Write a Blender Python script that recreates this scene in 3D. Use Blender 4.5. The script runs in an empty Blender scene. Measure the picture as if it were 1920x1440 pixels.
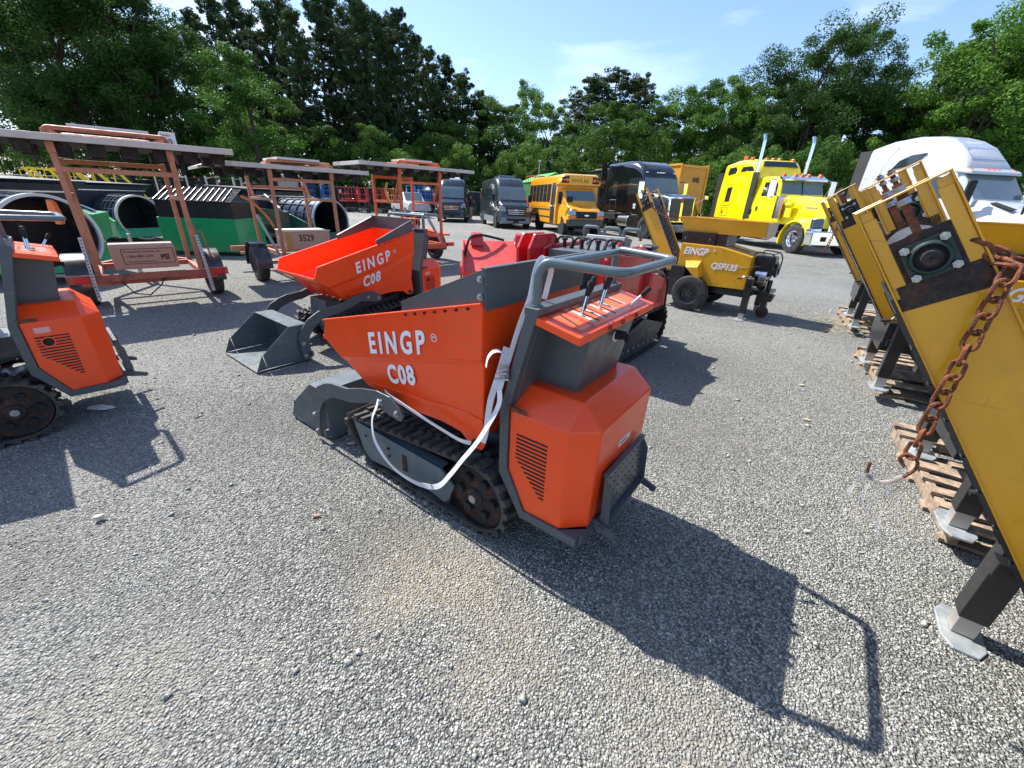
import bpy, math, random
import numpy as np
from mathutils import Vector, Matrix
R_ = math.radians
PI = math.pi
SC = bpy.context.scene
COL = SC.collection
rnd = random.Random(7)

# ------------------------------------------------------------------ camera, sky, sun, exposure
def setup():
    f_px, pitch, roll, h = 760.35, R_(24.43), R_(2.153), 1.52
    fw = Vector((0, math.cos(pitch), -math.sin(pitch)))
    rt = Vector((1, 0, 0)); up = Vector((0, math.sin(pitch), math.cos(pitch)))
    r2 = rt*math.cos(roll)+up*math.sin(roll); u2 = -rt*math.sin(roll)+up*math.cos(roll)
    cd = bpy.data.cameras.new('camera'); cam = bpy.data.objects.new('camera', cd); COL.objects.link(cam)
    m = Matrix.Identity(4)
    for i in range(3):
        m[i][0] = r2[i]; m[i][1] = u2[i]; m[i][2] = -fw[i]
    m[2][3] = h
    cam.matrix_world = m
    cd.sensor_width = 36; cd.lens = f_px/1920*36; cd.clip_start = .05; cd.clip_end = 3000
    SC.camera = cam
    SC.render.resolution_x = 1024; SC.render.resolution_y = 768
    w = bpy.data.worlds.new('World'); SC.world = w; w.use_nodes = True
    nt = w.node_tree; N = nt.nodes; bg = N['Background']
    sky = N.new('ShaderNodeTexSky'); sky.sky_type = 'NISHITA'; sky.sun_disc = False
    sky.sun_elevation = R_(51.7); sky.sun_rotation = R_(-52.6)
    sky.air_density = 1.1; sky.dust_density = .6; sky.ozone_density = 2.0
    tc = N.new('ShaderNodeTexCoord'); mp = N.new('ShaderNodeMapping'); mp.inputs['Scale'].default_value = (1.2, 2.6, 4.5)
    mp.inputs['Rotation'].default_value = (0, 0, R_(35))
    n1 = N.new('ShaderNodeTexNoise'); n1.inputs['Scale'].default_value = 2.4; n1.inputs['Detail'].default_value = 9; n1.inputs['Distortion'].default_value = .5
    cr = N.new('ShaderNodeValToRGB'); cr.color_ramp.elements[0].position = .5; cr.color_ramp.elements[1].position = .82
    cr.color_ramp.elements[0].color = (0, 0, 0, 1); cr.color_ramp.elements[1].color = (.55, .55, .55, 1)
    mx = N.new('ShaderNodeMixRGB'); mx.inputs['Color2'].default_value = (7.5, 8.0, 8.8, 1)
    L = nt.links.new
    L(tc.outputs['Generated'], mp.inputs['Vector']); L(mp.outputs[0], n1.inputs['Vector']); L(n1.outputs['Fac'], cr.inputs[0])
    tint = N.new('ShaderNodeMixRGB'); tint.blend_type = 'MULTIPLY'; tint.inputs[0].default_value = 1; tint.inputs[2].default_value = (.80, .86, .98, 1); L(sky.outputs[0], tint.inputs[1])
    L(cr.outputs[0], mx.inputs['Fac']); L(tint.outputs[0], mx.inputs['Color1']); L(mx.outputs[0], bg.inputs['Color'])
    bg.inputs['Strength'].default_value = .130
    sd = bpy.data.lights.new('sun', 'SUN'); sd.energy = 5.0; sd.angle = R_(.5); sd.color = (1, .955, .88)
    so = bpy.data.objects.new('sun', sd); COL.objects.link(so)
    az, el = R_(142.6), R_(51.7)
    d = Vector((math.cos(el)*math.cos(az), math.cos(el)*math.sin(az), math.sin(el)))
    so.rotation_euler = d.to_track_quat('Z', 'Y').to_euler(); so.location = d*60
    vs = SC.view_settings; vs.view_transform = 'Standard'; vs.look = 'None'; vs.exposure = .90; vs.gamma = 1
setup()

# ------------------------------------------------------------------ materials
MATS = {}
def mat(name, col, rough=.5, metal=0., coat=0., var=.1, scale=5., bump=0., bscale=60., col2=None, c2amt=.5, c2lo=.5, c2hi=.6, c2scale=3., spec=.5, alpha=1, trans=0, scratch=0, sc_col=(.5, .42, .36)):
    if name in MATS: return MATS[name]
    m = bpy.data.materials.new(name); m.use_nodes = True; nt = m.node_tree; N = nt.nodes; L = nt.links.new
    b = N['Principled BSDF']; b.inputs['Metallic'].default_value = metal
    b.inputs['Coat Weight'].default_value = coat; b.inputs['Coat Roughness'].default_value = .12
    b.inputs['Specular IOR Level'].default_value = spec
    b.inputs['Transmission Weight'].default_value = trans
    b.inputs['Alpha'].default_value = alpha
    tc = N.new('ShaderNodeTexCoord')
    n = N.new('ShaderNodeTexNoise'); n.inputs['Scale'].default_value = scale; n.inputs['Detail'].default_value = 6
    L(tc.outputs['Object'], n.inputs['Vector'])
    mr = N.new('ShaderNodeMapRange'); mr.inputs[1].default_value = .3; mr.inputs[2].default_value = .7
    mr.inputs[3].default_value = 1-var; mr.inputs[4].default_value = 1+var
    L(n.outputs['Fac'], mr.inputs[0])
    mu = N.new('ShaderNodeVectorMath'); mu.operation = 'SCALE'; mu.inputs[0].default_value = col[:3]
    L(mr.outputs[0], mu.inputs['Scale'])
    out = mu.outputs[0]
    if col2:
        n2 = N.new('ShaderNodeTexNoise'); n2.inputs['Scale'].default_value = c2scale; n2.inputs['Detail'].default_value = 10; n2.inputs['Roughness'].default_value = .7
        L(tc.outputs['Object'], n2.inputs['Vector'])
        m2 = N.new('ShaderNodeMapRange'); m2.inputs[1].default_value = c2lo; m2.inputs[2].default_value = c2hi; m2.inputs[4].default_value = c2amt
        L(n2.outputs['Fac'], m2.inputs[0])
        mx = N.new('ShaderNodeMixRGB'); mx.inputs['Color2'].default_value = (*col2, 1)
        L(m2.outputs[0], mx.inputs['Fac']); L(out, mx.inputs['Color1']); out = mx.outputs[0]
    if scratch:                                                    # scuffs and dust specks that belong to the surface
        for k, (sv, lo, hi) in enumerate((((3, 3, 60), .66, .70), ((60, 4, 4), .68, .72), ((38, 38, 38), .66, .74))):
            mp = N.new('ShaderNodeMapping'); mp.inputs['Scale'].default_value = sv; mp.inputs['Rotation'].default_value = (.3*k, .5, .2); L(tc.outputs['Object'], mp.inputs['Vector'])
            ns = N.new('ShaderNodeTexNoise'); ns.inputs['Scale'].default_value = 1.6; ns.inputs['Detail'].default_value = 5; L(mp.outputs[0], ns.inputs['Vector'])
            q = N.new('ShaderNodeMapRange'); q.inputs[1].default_value = lo; q.inputs[2].default_value = hi; q.inputs[4].default_value = scratch; L(ns.outputs['Fac'], q.inputs[0])
            mx = N.new('ShaderNodeMixRGB'); mx.inputs['Color2'].default_value = (*sc_col, 1); L(q.outputs[0], mx.inputs['Fac']); L(out, mx.inputs['Color1']); out = mx.outputs[0]
    L(out, b.inputs['Base Color'])
    r = N.new('ShaderNodeMapRange'); r.inputs[1].default_value = .3; r.inputs[2].default_value = .7
    r.inputs[3].default_value = max(.02, rough*.75); r.inputs[4].default_value = min(1, rough*1.3)
    n3 = N.new('ShaderNodeTexNoise'); n3.inputs['Scale'].default_value = scale*3; n3.inputs['Detail'].default_value = 4
    L(tc.outputs['Object'], n3.inputs['Vector']); L(n3.outputs['Fac'], r.inputs[0]); L(r.outputs[0], b.inputs['Roughness'])
    if bump:
        n4 = N.new('ShaderNodeTexNoise'); n4.inputs['Scale'].default_value = bscale; n4.inputs['Detail'].default_value = 4
        L(tc.outputs['Object'], n4.inputs['Vector'])
        bp = N.new('ShaderNodeBump'); bp.inputs['Strength'].default_value = bump; bp.inputs['Distance'].default_value = .005
        L(n4.outputs['Fac'], bp.inputs['Height']); L(bp.outputs[0], b.inputs['Normal'])
    MATS[name] = m
    return m

ORANGE = mat('orange_paint', (.95, .070, .004), .34, 0, .2, .06, 2.5, .08, 160, col2=(.50, .13, .05), c2amt=.28, c2lo=.54, c2hi=.74, c2scale=3.2, scratch=.28, sc_col=(.36, .12, .06))
ORANGE_T = mat('orange_panel', (.88, .13, .02), .35, 0, .15, .06, 3)
DGREY = mat('grey_paint', (.066, .078, .087), .42, 0, .15, .1, 4, .08, 150, col2=(.16, .14, .12), c2amt=.3, c2lo=.58, c2hi=.75, scratch=.35, sc_col=(.22, .21, .20))
SGREY = mat('slate_paint', (.075, .10, .112), .45, 0, .1, .15, 6, .08, 120, col2=(.20, .18, .15), c2amt=.45, c2lo=.5, c2hi=.7, c2scale=7, scratch=.45, sc_col=(.30, .29, .27))
TUBE = mat('tube_grey', (.10, .135, .145), .32, 0, .3, .06, 5)
WHITE = mat('white_decal', (.82, .82, .84), .5, 0, 0, .03)
WPAINT = mat('white_paint', (.50, .515, .53), .25, 0, .6, .03, 1.5)
STRAP = mat('strap_web', (.74, .72, .74), .8, 0, 0, .1, 14, .2, 400, col2=(.45, .42, .40), c2amt=.4)
BLACK = mat('black_paint', (.012, .013, .015), .35, 0, .3, .2)
MATBLACK = mat('matt_black', (.012, .012, .012), .75, 0, 0, .2)
RUBBER = mat('rubber', (.028, .027, .026), .8, 0, 0, .25, 12, .4, 90, col2=(.17, .145, .115), c2amt=.6, c2lo=.42, c2hi=.7, c2scale=9)
TYRE = mat('tyre', (.022, .022, .022), .75, 0, 0, .2, 8, .2, 80, col2=(.15, .135, .11), c2amt=.5, c2lo=.45, c2hi=.7, c2scale=4)
CHROME = mat('chrome', (.85, .86, .88), .08, 1, 0, .03)
ALU = mat('alloy', (.62, .63, .65), .25, 1, 0, .05)
TFRAME = mat('track_frame_paint', (.085, .115, .128), .45, 0, .1, .15, 6, .08, 120, col2=(.24, .21, .17), c2amt=.45, c2lo=.5, c2hi=.7, c2scale=7)
STEEL = mat('steel', (.42, .43, .44), .35, .9, 0, .15, 20)
GALV = mat('galvanised', (.44, .48, .50), .48, .6, 0, .14, 14, .1, 90, col2=(.55, .54, .5), c2amt=.5)
RUST = mat('rust', (.20, .062, .024), .85, .1, 0, .35, 30, .7, 220, col2=(.07, .028, .016), c2amt=.8, c2lo=.45, c2hi=.6, c2scale=25)
DRUST = mat('dark_rust', (.034, .026, .024), .7, .3, 0, .35, 30, .4, 220, col2=(.13, .045, .02), c2amt=.7, c2lo=.5, c2hi=.62, c2scale=16)
GREEND = mat('bearing_green', (.011, .034, .029), .5, .1, 0, .2, 20, .2, 120, col2=(.07, .03, .02), c2amt=.7, c2lo=.53, c2hi=.62, c2scale=18)
YELLOW = mat('machine_yellow', (.70, .335, .010), .33, 0, .35, .07, 4, .06, 150, col2=(.30, .16, .05), c2amt=.45, c2lo=.58, c2hi=.75, c2scale=6, scratch=.28, sc_col=(.20, .09, .03))
TYELLOW = mat('truck_yellow', (.86, .70, .005), .16, 0, .9, .02, 1)
BUSY = mat('bus_yellow', (.80, .34, .008), .3, 0, .5, .03, 1)
CONTY = mat('container_yellow', (.72, .31, .015), .5, 0, .1, .1, .8, 0, 60, col2=(.45, .20, .03), c2amt=.4, c2scale=1.5)
GLASS = mat('window_glass', (.02, .028, .032), .05, 0, .5, .1, 1, spec=.8)
GLASSB = mat('windscreen_glass', (.12, .165, .18), .06, 0, .6, .2, .8, spec=.9)
VANG = mat('van_grey', (.034, .042, .05), .25, .2, .4, .06, 1)
VANB = mat('van_bumper', (.19, .225, .25), .5, 0, 0, .08)
VANBL = mat('van_blue_black', (.016, .022, .034), .2, .2, .5, .05, 1)
TRKB = mat('truck_black', (.006, .007, .010), .12, 0, 1, .1, 1)
RED = mat('red_paint', (.50, .012, .016), .28, 0, .5, .06, 3, .05, 120)
SALMON = mat('faded_red', (.66, .045, .035), .45, 0, .2, .12, 3, .1, 100, col2=(.35, .05, .03), c2amt=.5)
TRLP = mat('faded_salmon', (.45, .185, .10), .6, 0, 0, .12, 4, .15, 90, col2=(.20, .06, .03), c2amt=.75, c2lo=.56, c2hi=.66, c2scale=9)
TRLR = mat('rust_salmon', (.40, .12, .07), .6, 0, 0, .15, 4, .15, 90, col2=(.12, .04, .025), c2amt=.8, c2lo=.52, c2hi=.65, c2scale=9)
TRLO = mat('trailer_orange', (.62, .115, .035), .5, 0, .1, .1, 4, .1, 90, col2=(.3, .06, .03), c2amt=.5, c2lo=.55, c2hi=.7, c2scale=6)
PANELG = mat('panel_rim', (.50, .47, .42), .55, 0, 0, .1, 4, 0, 60, col2=(.35, .22, .17), c2amt=.6, c2lo=.55, c2hi=.7, c2scale=5)
PANELU = mat('panel_under', (.02, .022, .022), .7)
TAIL = mat('tail_lens', (.55, .006, .01), .15, 0, .6, .1)
AMBER = mat('amber_lens', (.85, .16, .01), .2, 0, .5, .1)
GREEN = mat('machine_green', (.014, .32, .11), .3, 0, .4, .1, 2, .05, 80, col2=(.06, .16, .08), c2amt=.4, c2lo=.55, c2hi=.7)
GREEN2 = mat('dark_green', (.006, .065, .045), .35, 0, .3, .1, 2)
NAVY = mat('black_navy', (.009, .012, .020), .5, 0, .1, .15, 2, col2=(.05, .04, .04), c2amt=.3)
DRUMM = mat('drum_metal', (.05, .06, .075), .32, .5, .2, .2, 5)
DRUMI = mat('drum_inside', (.10, .115, .15), .28, .7, 0, .35, 5, col2=(.36, .35, .36), c2amt=.5)
WOOD = mat('weathered_wood', (.36, .27, .19), .85, 0, 0, .3, 18, .6, 120, col2=(.13, .10, .08), c2amt=.7, c2lo=.45, c2hi=.6, c2scale=14)
BOXP = mat('cabinet_pink', (.52, .30, .21), .55, 0, 0, .06, 3, col2=(.40, .2, .13), c2amt=.4)
CREAM = mat('cabinet_top', (.74, .66, .52), .6, 0, 0, .06, 3)
PLASTIC = mat('clear_plastic', (.75, .77, .78), .12, 0, 0, .05, 8, spec=1, alpha=.16)
PAPER = mat('paper', (.75, .75, .73), .6)
TAN = mat('tan_decal', (.55, .38, .22), .6)
LBLUE = mat('lift_blue', (.02, .17, .50), .4, 0, .2, .1)
LRED = mat('lift_red', (.50, .04, .03), .45, 0, .2, .1)
LORG = mat('lift_orange', (.75, .25, .02), .45, 0, .2, .1)
PINE = None

# ------------------------------------------------------------------ mesh builder
class MB:
    def __init__(s): s.v = []; s.f = []; s.m = []
    def mark(s): s.m.append((len(s.v), len(s.f)))
    def add(s, vs, fs):
        o = len(s.v); s.v += [tuple(p) for p in vs]; s.f += [tuple(i+o for i in f) for f in fs]; return s
    def box(s, x0, x1, y0, y1, z0, z1):
        vs = [(x, y, z) for x in (x0, x1) for y in (y0, y1) for z in (z0, z1)]
        return s.add(vs, [(0, 1, 3, 2), (4, 6, 7, 5), (0, 4, 5, 1), (2, 3, 7, 6), (0, 2, 6, 4), (1, 5, 7, 3)])
    def hexa(s, b, t):
        n = len(b); return s.add(list(b)+list(t), [tuple(range(n))[::-1], tuple(range(n, 2*n))]+[(i, (i+1) % n, (i+1) % n+n, i+n) for i in range(n)])
    def prism(s, poly, y0, y1, ax='y'):
        """poly in the plane normal to ax: y-> (x,z), x->(y,z), z->(x,y)"""
        def P(a, b, c): return (a, c, b) if ax == 'y' else ((c, a, b) if ax == 'x' else (a, b, c))
        return s.hexa([P(a, b, y0) for a, b in poly], [P(a, b, y1) for a, b in poly])
    def beam(s, p, q, w, h=None, up=(0, 0, 1)):
        h = h or w; p = Vector(p); q = Vector(q); d = (q-p).normalized(); u = Vector(up)
        if abs(d.dot(u)) > .97: u = Vector((1, 0, 0))
        a = d.cross(u).normalized()*(w/2); b = a.cross(d).normalized()*(h/2)
        return s.hexa([p-a-b, p+a-b, p+a+b, p-a+b], [q-a-b, q+a-b, q+a+b, q-a+b])
    def tube(s, pts, r, n=10, closed=False, caps=True):
        pts = [Vector(p) for p in pts]; m = len(pts); rings = []
        prev = None
        for i, p in enumerate(pts):
            if closed: t = (pts[(i+1) % m]-pts[i-1]).normalized()
            else: t = (pts[min(i+1, m-1)]-pts[max(i-1, 0)]).normalized()
            if prev is None:
                u = Vector((0, 0, 1)) if abs(t.z) < .9 else Vector((1, 0, 0))
                a = t.cross(u).normalized()
            else:
                a = (prev-t*prev.dot(t)).normalized()
            prev = a; b = t.cross(a); rr = r[i] if isinstance(r, (list, tuple)) else r
            rings.append([p+(a*math.cos(2*PI*k/n)+b*math.sin(2*PI*k/n))*rr for k in range(n)])
        return s.rings(rings, closed, caps)
    def rings(s, rings, closed=False, caps=True):
        n = len(rings[0]); m = len(rings); vs = [p for r in rings for p in r]; fs = []
        for i in range(m if closed else m-1):
            j = (i+1) % m
            for k in range(n): fs.append((i*n+k, i*n+(k+1) % n, j*n+(k+1) % n, j*n+k))
        if caps and not closed: fs += [tuple(range(n))[::-1], tuple(range((m-1)*n, m*n))]
        return s.add(vs, fs)
    def cyl(s, p, q, r, n=14, r2=None):
        p = Vector(p); q = Vector(q); d = (q-p).normalized(); u = Vector((0, 0, 1)) if abs(d.z) < .9 else Vector((1, 0, 0))
        a = d.cross(u).normalized(); b = d.cross(a); r2 = r if r2 is None else r2
        return s.rings([[c+(a*math.cos(2*PI*k/n)+b*math.sin(2*PI*k/n))*rr for k in range(n)] for c, rr in ((p, r), (q, r2))])
    def lathe(s, c, prof, n=32, ax='y'):
        """prof: (offset along axis, radius); closed ring profile if first==last not needed"""
        def P(o, r, a):
            u, v = r*math.cos(a), r*math.sin(a)
            return (c[0]+u, c[1]+o, c[2]+v) if ax == 'y' else ((c[0]+o, c[1]+u, c[2]+v) if ax == 'x' else (c[0]+u, c[1]+v, c[2]+o))
        return s.rings([[P(o, r, 2*PI*k/n) for k in range(n)] for o, r in prof], caps=False)
    def build(s, name, m, parent=None, bevel=0, smooth=False, solid=0, loc=None, seg=2):
        if len(s.m) > 1:                                            # marked pieces become parts of their own
            ends = s.m[1:]+[(len(s.v), len(s.f))]; o = None
            for (v0, f0), (v1, f1) in zip(s.m, ends):
                q = MB(); q.v = s.v[v0:v1]; q.f = [tuple(i-v0 for i in f) for f in s.f[f0:f1]]; o = q.build(name, m, parent, bevel, smooth, solid, loc, seg)
            return o
        me = bpy.data.meshes.new(name); me.from_pydata(s.v, [], s.f); me.update()
        me.materials.append(m)
        o = bpy.data.objects.new(name, me); COL.objects.link(o)
        if parent: o.parent = parent
        if loc: o.location = loc
        if solid:
            md = o.modifiers.new('solid', 'SOLIDIFY'); md.thickness = solid; md.offset = 0
        else:
            import bmesh
            bm = bmesh.new(); bm.from_mesh(me); bmesh.ops.recalc_face_normals(bm, faces=bm.faces); bm.to_mesh(me); bm.free()
        if bevel:
            md = o.modifiers.new('bevel', 'BEVEL'); md.width = bevel; md.segments = seg; md.limit_method = 'ANGLE'; md.angle_limit = R_(35)
        if smooth:
            for p in me.polygons: p.use_smooth = True
            me.set_sharp_from_angle(angle=R_(38)) if hasattr(me, 'set_sharp_from_angle') else None
        return o

def absorb(o, b, m):
    """surface pattern (holes, plates) stays inside its part's mesh as a second material"""
    me = o.data; v0 = [tuple(v.co) for v in me.vertices]; f0 = [tuple(p.vertices) for p in me.polygons]; sm = [p.use_smooth for p in me.polygons]; n = len(v0)
    q = bpy.data.meshes.new(me.name); q.from_pydata(v0+b.v, [], f0+[tuple(i+n for i in f) for f in b.f]); q.update()
    q.materials.append(me.materials[0]); q.materials.append(m)
    for i, p in enumerate(q.polygons):
        if i < len(f0): p.use_smooth = sm[i]
        else: p.material_index = 1
    o.data = q; bpy.data.meshes.remove(me)
def B(): return MB()
def tag(o, label=None, cat=None, group=None, kind=None):
    for k, v in (('label', label), ('category', cat), ('group', group), ('kind', kind)):
        if v: o[k] = v
    return o
def thing(name, label, cat, loc=(0, 0, 0), rz=0, group=None):
    o = bpy.data.objects.new(name, None); COL.objects.link(o); o.empty_display_size = .2
    o.location = loc; o.rotation_euler = (0, 0, R_(rz)); return tag(o, label, cat, group)
def children(o): return [c for c in bpy.data.objects if c.parent == o]
def copy_tree(o, parent=None):
    c = o.copy(); COL.objects.link(c)
    if parent: c.parent = parent
    for ch in children(o): copy_tree(ch, c)
    return c
def dup(o, label, loc, rz, group=None):
    c = copy_tree(o); c.location = loc; c.rotation_euler = (0, 0, R_(rz)); c['label'] = label
    if group: c['group'] = group
    return c
def arc(pts, r=.05, n=5):
    """round the corners of a polyline"""
    pts = [Vector(p) for p in pts]; out = [pts[0]]
    for i in range(1, len(pts)-1):
        p, q, s = pts[i-1], pts[i], pts[i+1]
        a = (p-q); b = (s-q); ra = min(r, a.length*.45, b.length*.45); A = q+a.normalized()*ra; Bq = q+b.normalized()*ra
        for k in range(n+1):
            t = k/n; out.append((1-t)**2*A+2*t*(1-t)*q+t*t*Bq)
    out.append(pts[-1]); return out
def text(body, origin, u, v, size, m, parent, name='lettering', xs=1., bold=0., shear=0., ext=.0012, align='LEFT', space=1.):
    """flat lettering as a mesh: u = reading direction, v = up direction of the letters"""
    cu = bpy.data.curves.new(name, 'FONT'); cu.body = body; cu.size = 1; cu.extrude = ext/size; cu.offset = bold; cu.shear = shear
    cu.align_x = align; cu.resolution_u = 3; cu.space_character = space
    t = bpy.data.objects.new(name, cu); COL.objects.link(t)
    bpy.context.view_layer.update()
    me = bpy.data.meshes.new_from_object(t.evaluated_get(bpy.context.evaluated_depsgraph_get()))
    bpy.data.objects.remove(t); bpy.data.curves.remove(cu)
    for p in me.vertices: p.co.y = min(1.0, max(-.28, p.co.y)); p.co.x = min(len(body)*1.1, max(-.12, p.co.x))
    u = Vector(u).normalized(); v = Vector(v); v = v.normalized(); n = u.cross(v).normalized()
    M = Matrix.Identity(4)
    for i in range(3): M[i][0] = u[i]*size*xs; M[i][1] = v[i]*size; M[i][2] = n[i]*size; M[i][3] = origin[i]
    me.transform(M); me.materials.clear(); me.materials.append(m); me.name = name
    o = bpy.data.objects.new(name, me); COL.objects.link(o); o.parent = parent
    return o
def wheel(parent, c, r, w, rim_r, side=1, rimmat=STEEL, tyremat=TYRE, holes=8, name='wheel', hub=None, tread=0, n=40):
    """axis along y; side=+1 -> outer face towards +y"""
    b = B(); hw = w/2
    prof = [(-hw*.75, rim_r), (-hw, rim_r+.02*r), (-hw, r*.80), (-hw*.86, r*.95), (-hw*.6, r), (hw*.6, r), (hw*.86, r*.95), (hw, r*.80), (hw, rim_r+.02*r), (hw*.75, rim_r)]
    b.lathe((0, 0, 0), prof, n)
    for g in (-.3, 0, .3): b.lathe((0, 0, 0), [(hw*(g-.05), r+.001), (hw*(g-.05), r+r*.015), (hw*(g+.05), r+r*.015), (hw*(g+.05), r+.001)], n) if tread else None
    t = b.build(name, tyremat, parent, smooth=True, loc=c)
    b = B(); s = side
    b.lathe((0, 0, 0), [(s*hw*.72, rim_r*1.0), (s*hw*.80, rim_r*.98), (s*hw*.70, rim_r*.86), (s*hw*.35, rim_r*.80), (s*hw*.30, rim_r*.36), (s*hw*.52, rim_r*.30), (s*hw*.55, .001)], n)
    b.lathe((0, 0, 0), [(-s*hw*.7, rim_r), (s*hw*.3, rim_r*.8)], n)
    o = b.build('rim', rimmat, t, smooth=True)
    b = B()
    for k in range(holes):
        a = 2*PI*k/holes; x, z = math.cos(a)*rim_r*.6, math.sin(a)*rim_r*.6
        b.cyl((x, s*hw*.325, z), (x, s*hw*.345, z), rim_r*.12, 10)
    b.build('rim_holes', MATBLACK, o)
    b = B()
    for k in range(5 if holes < 9 else 10):
        a = 2*PI*k/(5 if holes < 9 else 10)+.2; x, z = math.cos(a)*rim_r*.27, math.sin(a)*rim_r*.27
        b.cyl((x, s*hw*.4, z), (x, s*hw*.62, z), rim_r*.045, 6)
    b.build('lug_nuts', STEEL, o)
    return t
def bolt(b, p, d, r=.012, h=.010):
    b.mark() if not b.v or b.m else None; p = Vector(p); d = Vector(d).normalized(); b.cyl(p, p+d*h*.3, r*1.5, 12); b.cyl(p+d*h*.3, p+d*h, r, 6)
def hull_circles(cs, n=48):
    pts = []
    for x, z, r in cs:
        for k in range(n): pts.append((x+r*math.cos(2*PI*k/n), z+r*math.sin(2*PI*k/n)))
    pts = sorted(set(pts))
    def half(ps):
        h = []
        for p in ps:
            while len(h) > 1 and (h[-1][0]-h[-2][0])*(p[1]-h[-2][1])-(h[-1][1]-h[-2][1])*(p[0]-h[-2][0]) <= 0: h.pop()
            h.append(p)
        return h
    a = half(pts); c = half(pts[::-1]); return a[:-1]+c[:-1]
def resample(poly, step):
    n = len(poly); L = [math.dist(poly[i], poly[(i+1) % n]) for i in range(n)]; T = sum(L); m = max(3, int(round(T/step))); out = []
    i = 0; acc = 0
    for k in range(m):
        s = T*k/m
        while acc+L[i] < s: acc += L[i]; i += 1
        t = (s-acc)/L[i]; p, q = poly[i], poly[(i+1) % n]
        out.append(((p[0]+(q[0]-p[0])*t, p[1]+(q[1]-p[1])*t), ((q[0]-p[0])/L[i], (q[1]-p[1])/L[i])))
    return out
def track(parent, y0, y1, circles, mat_=RUBBER, lug=.05, lh=.02, th=.014, sgn=1):
    """rubber belt round the given circles between y0 and y1, with two rows of staggered lugs"""
    out = hull_circles([(x, z, r-lh) for x, z, r in circles]); inn = hull_circles([(x, z, r-lh-th) for x, z, r in circles])
    inn = [p for p, t in resample(inn, .004)]; o = [p for p, t in resample(out, .03)]; i_ = []
    for p in o:
        i_.append(min(inn, key=lambda q: math.dist(p, q)))
    b = B(); n = len(o)
    vs = [(p[0], y0, p[1]) for p in o]+[(p[0], y1, p[1]) for p in o]+[(p[0], y1, p[1]) for p in i_]+[(p[0], y0, p[1]) for p in i_]
    fs = []
    for k in range(n):
        j = (k+1) % n
        for a in range(4): c = (a+1) % 4; fs.append((a*n+k, a*n+j, c*n+j, c*n+k))
    b.add(vs, fs)
    w = y1-y0; ym = (y0+y1)/2
    for k, (p, t) in enumerate(resample(out, lug)):
        nx, nz = t[1], -t[0]
        for sd in (0, 1):
            off = (.25 if sd else -.25)*lug; sl = .22*lug*(1 if sd else -1)
            a0, a1 = (y0-.004, ym-.012) if sd == 0 else (ym+.012, y1+.004)
            hl = lug*.30
            def q(y, dt, dn): return (p[0]+t[0]*dt+nx*dn, y, p[1]+t[1]*dt+nz*dn)
            s0 = off-sl if sd == 0 else off+sl*.2; s1 = off+sl*.2 if sd == 0 else off-sl
            b.hexa([q(a0, s0-hl, -.004), q(a1, s1-hl, -.004), q(a1, s1+hl, -.004), q(a0, s0+hl, -.004)],
                   [q(a0, s0-hl*.7, lh), q(a1, s1-hl*.7, lh*.9), q(a1, s1+hl*.7, lh*.9), q(a0, s0+hl*.7, lh)])
    for k, (p, t) in enumerate(resample(inn, lug)):
        nx, nz = t[1], -t[0]
        b.hexa([(p[0]-t[0]*.01, ym-.02, p[1]-t[1]*.01), (p[0]-t[0]*.01, ym+.02, p[1]-t[1]*.01), (p[0]+t[0]*.01, ym+.02, p[1]+t[1]*.01), (p[0]+t[0]*.01, ym-.02, p[1]+t[1]*.01)],
               [(p[0]-nx*.03, ym-.012, p[1]-nz*.03), (p[0]-nx*.03, ym+.012, p[1]-nz*.03), (p[0]-nx*.03+t[0]*.004, ym+.012, p[1]-nz*.03+t[1]*.004), (p[0]-nx*.03+t[0]*.004, ym-.012, p[1]-nz*.03+t[1]*.004)])
    return b.build('rubber_track', mat_, parent)

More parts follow.
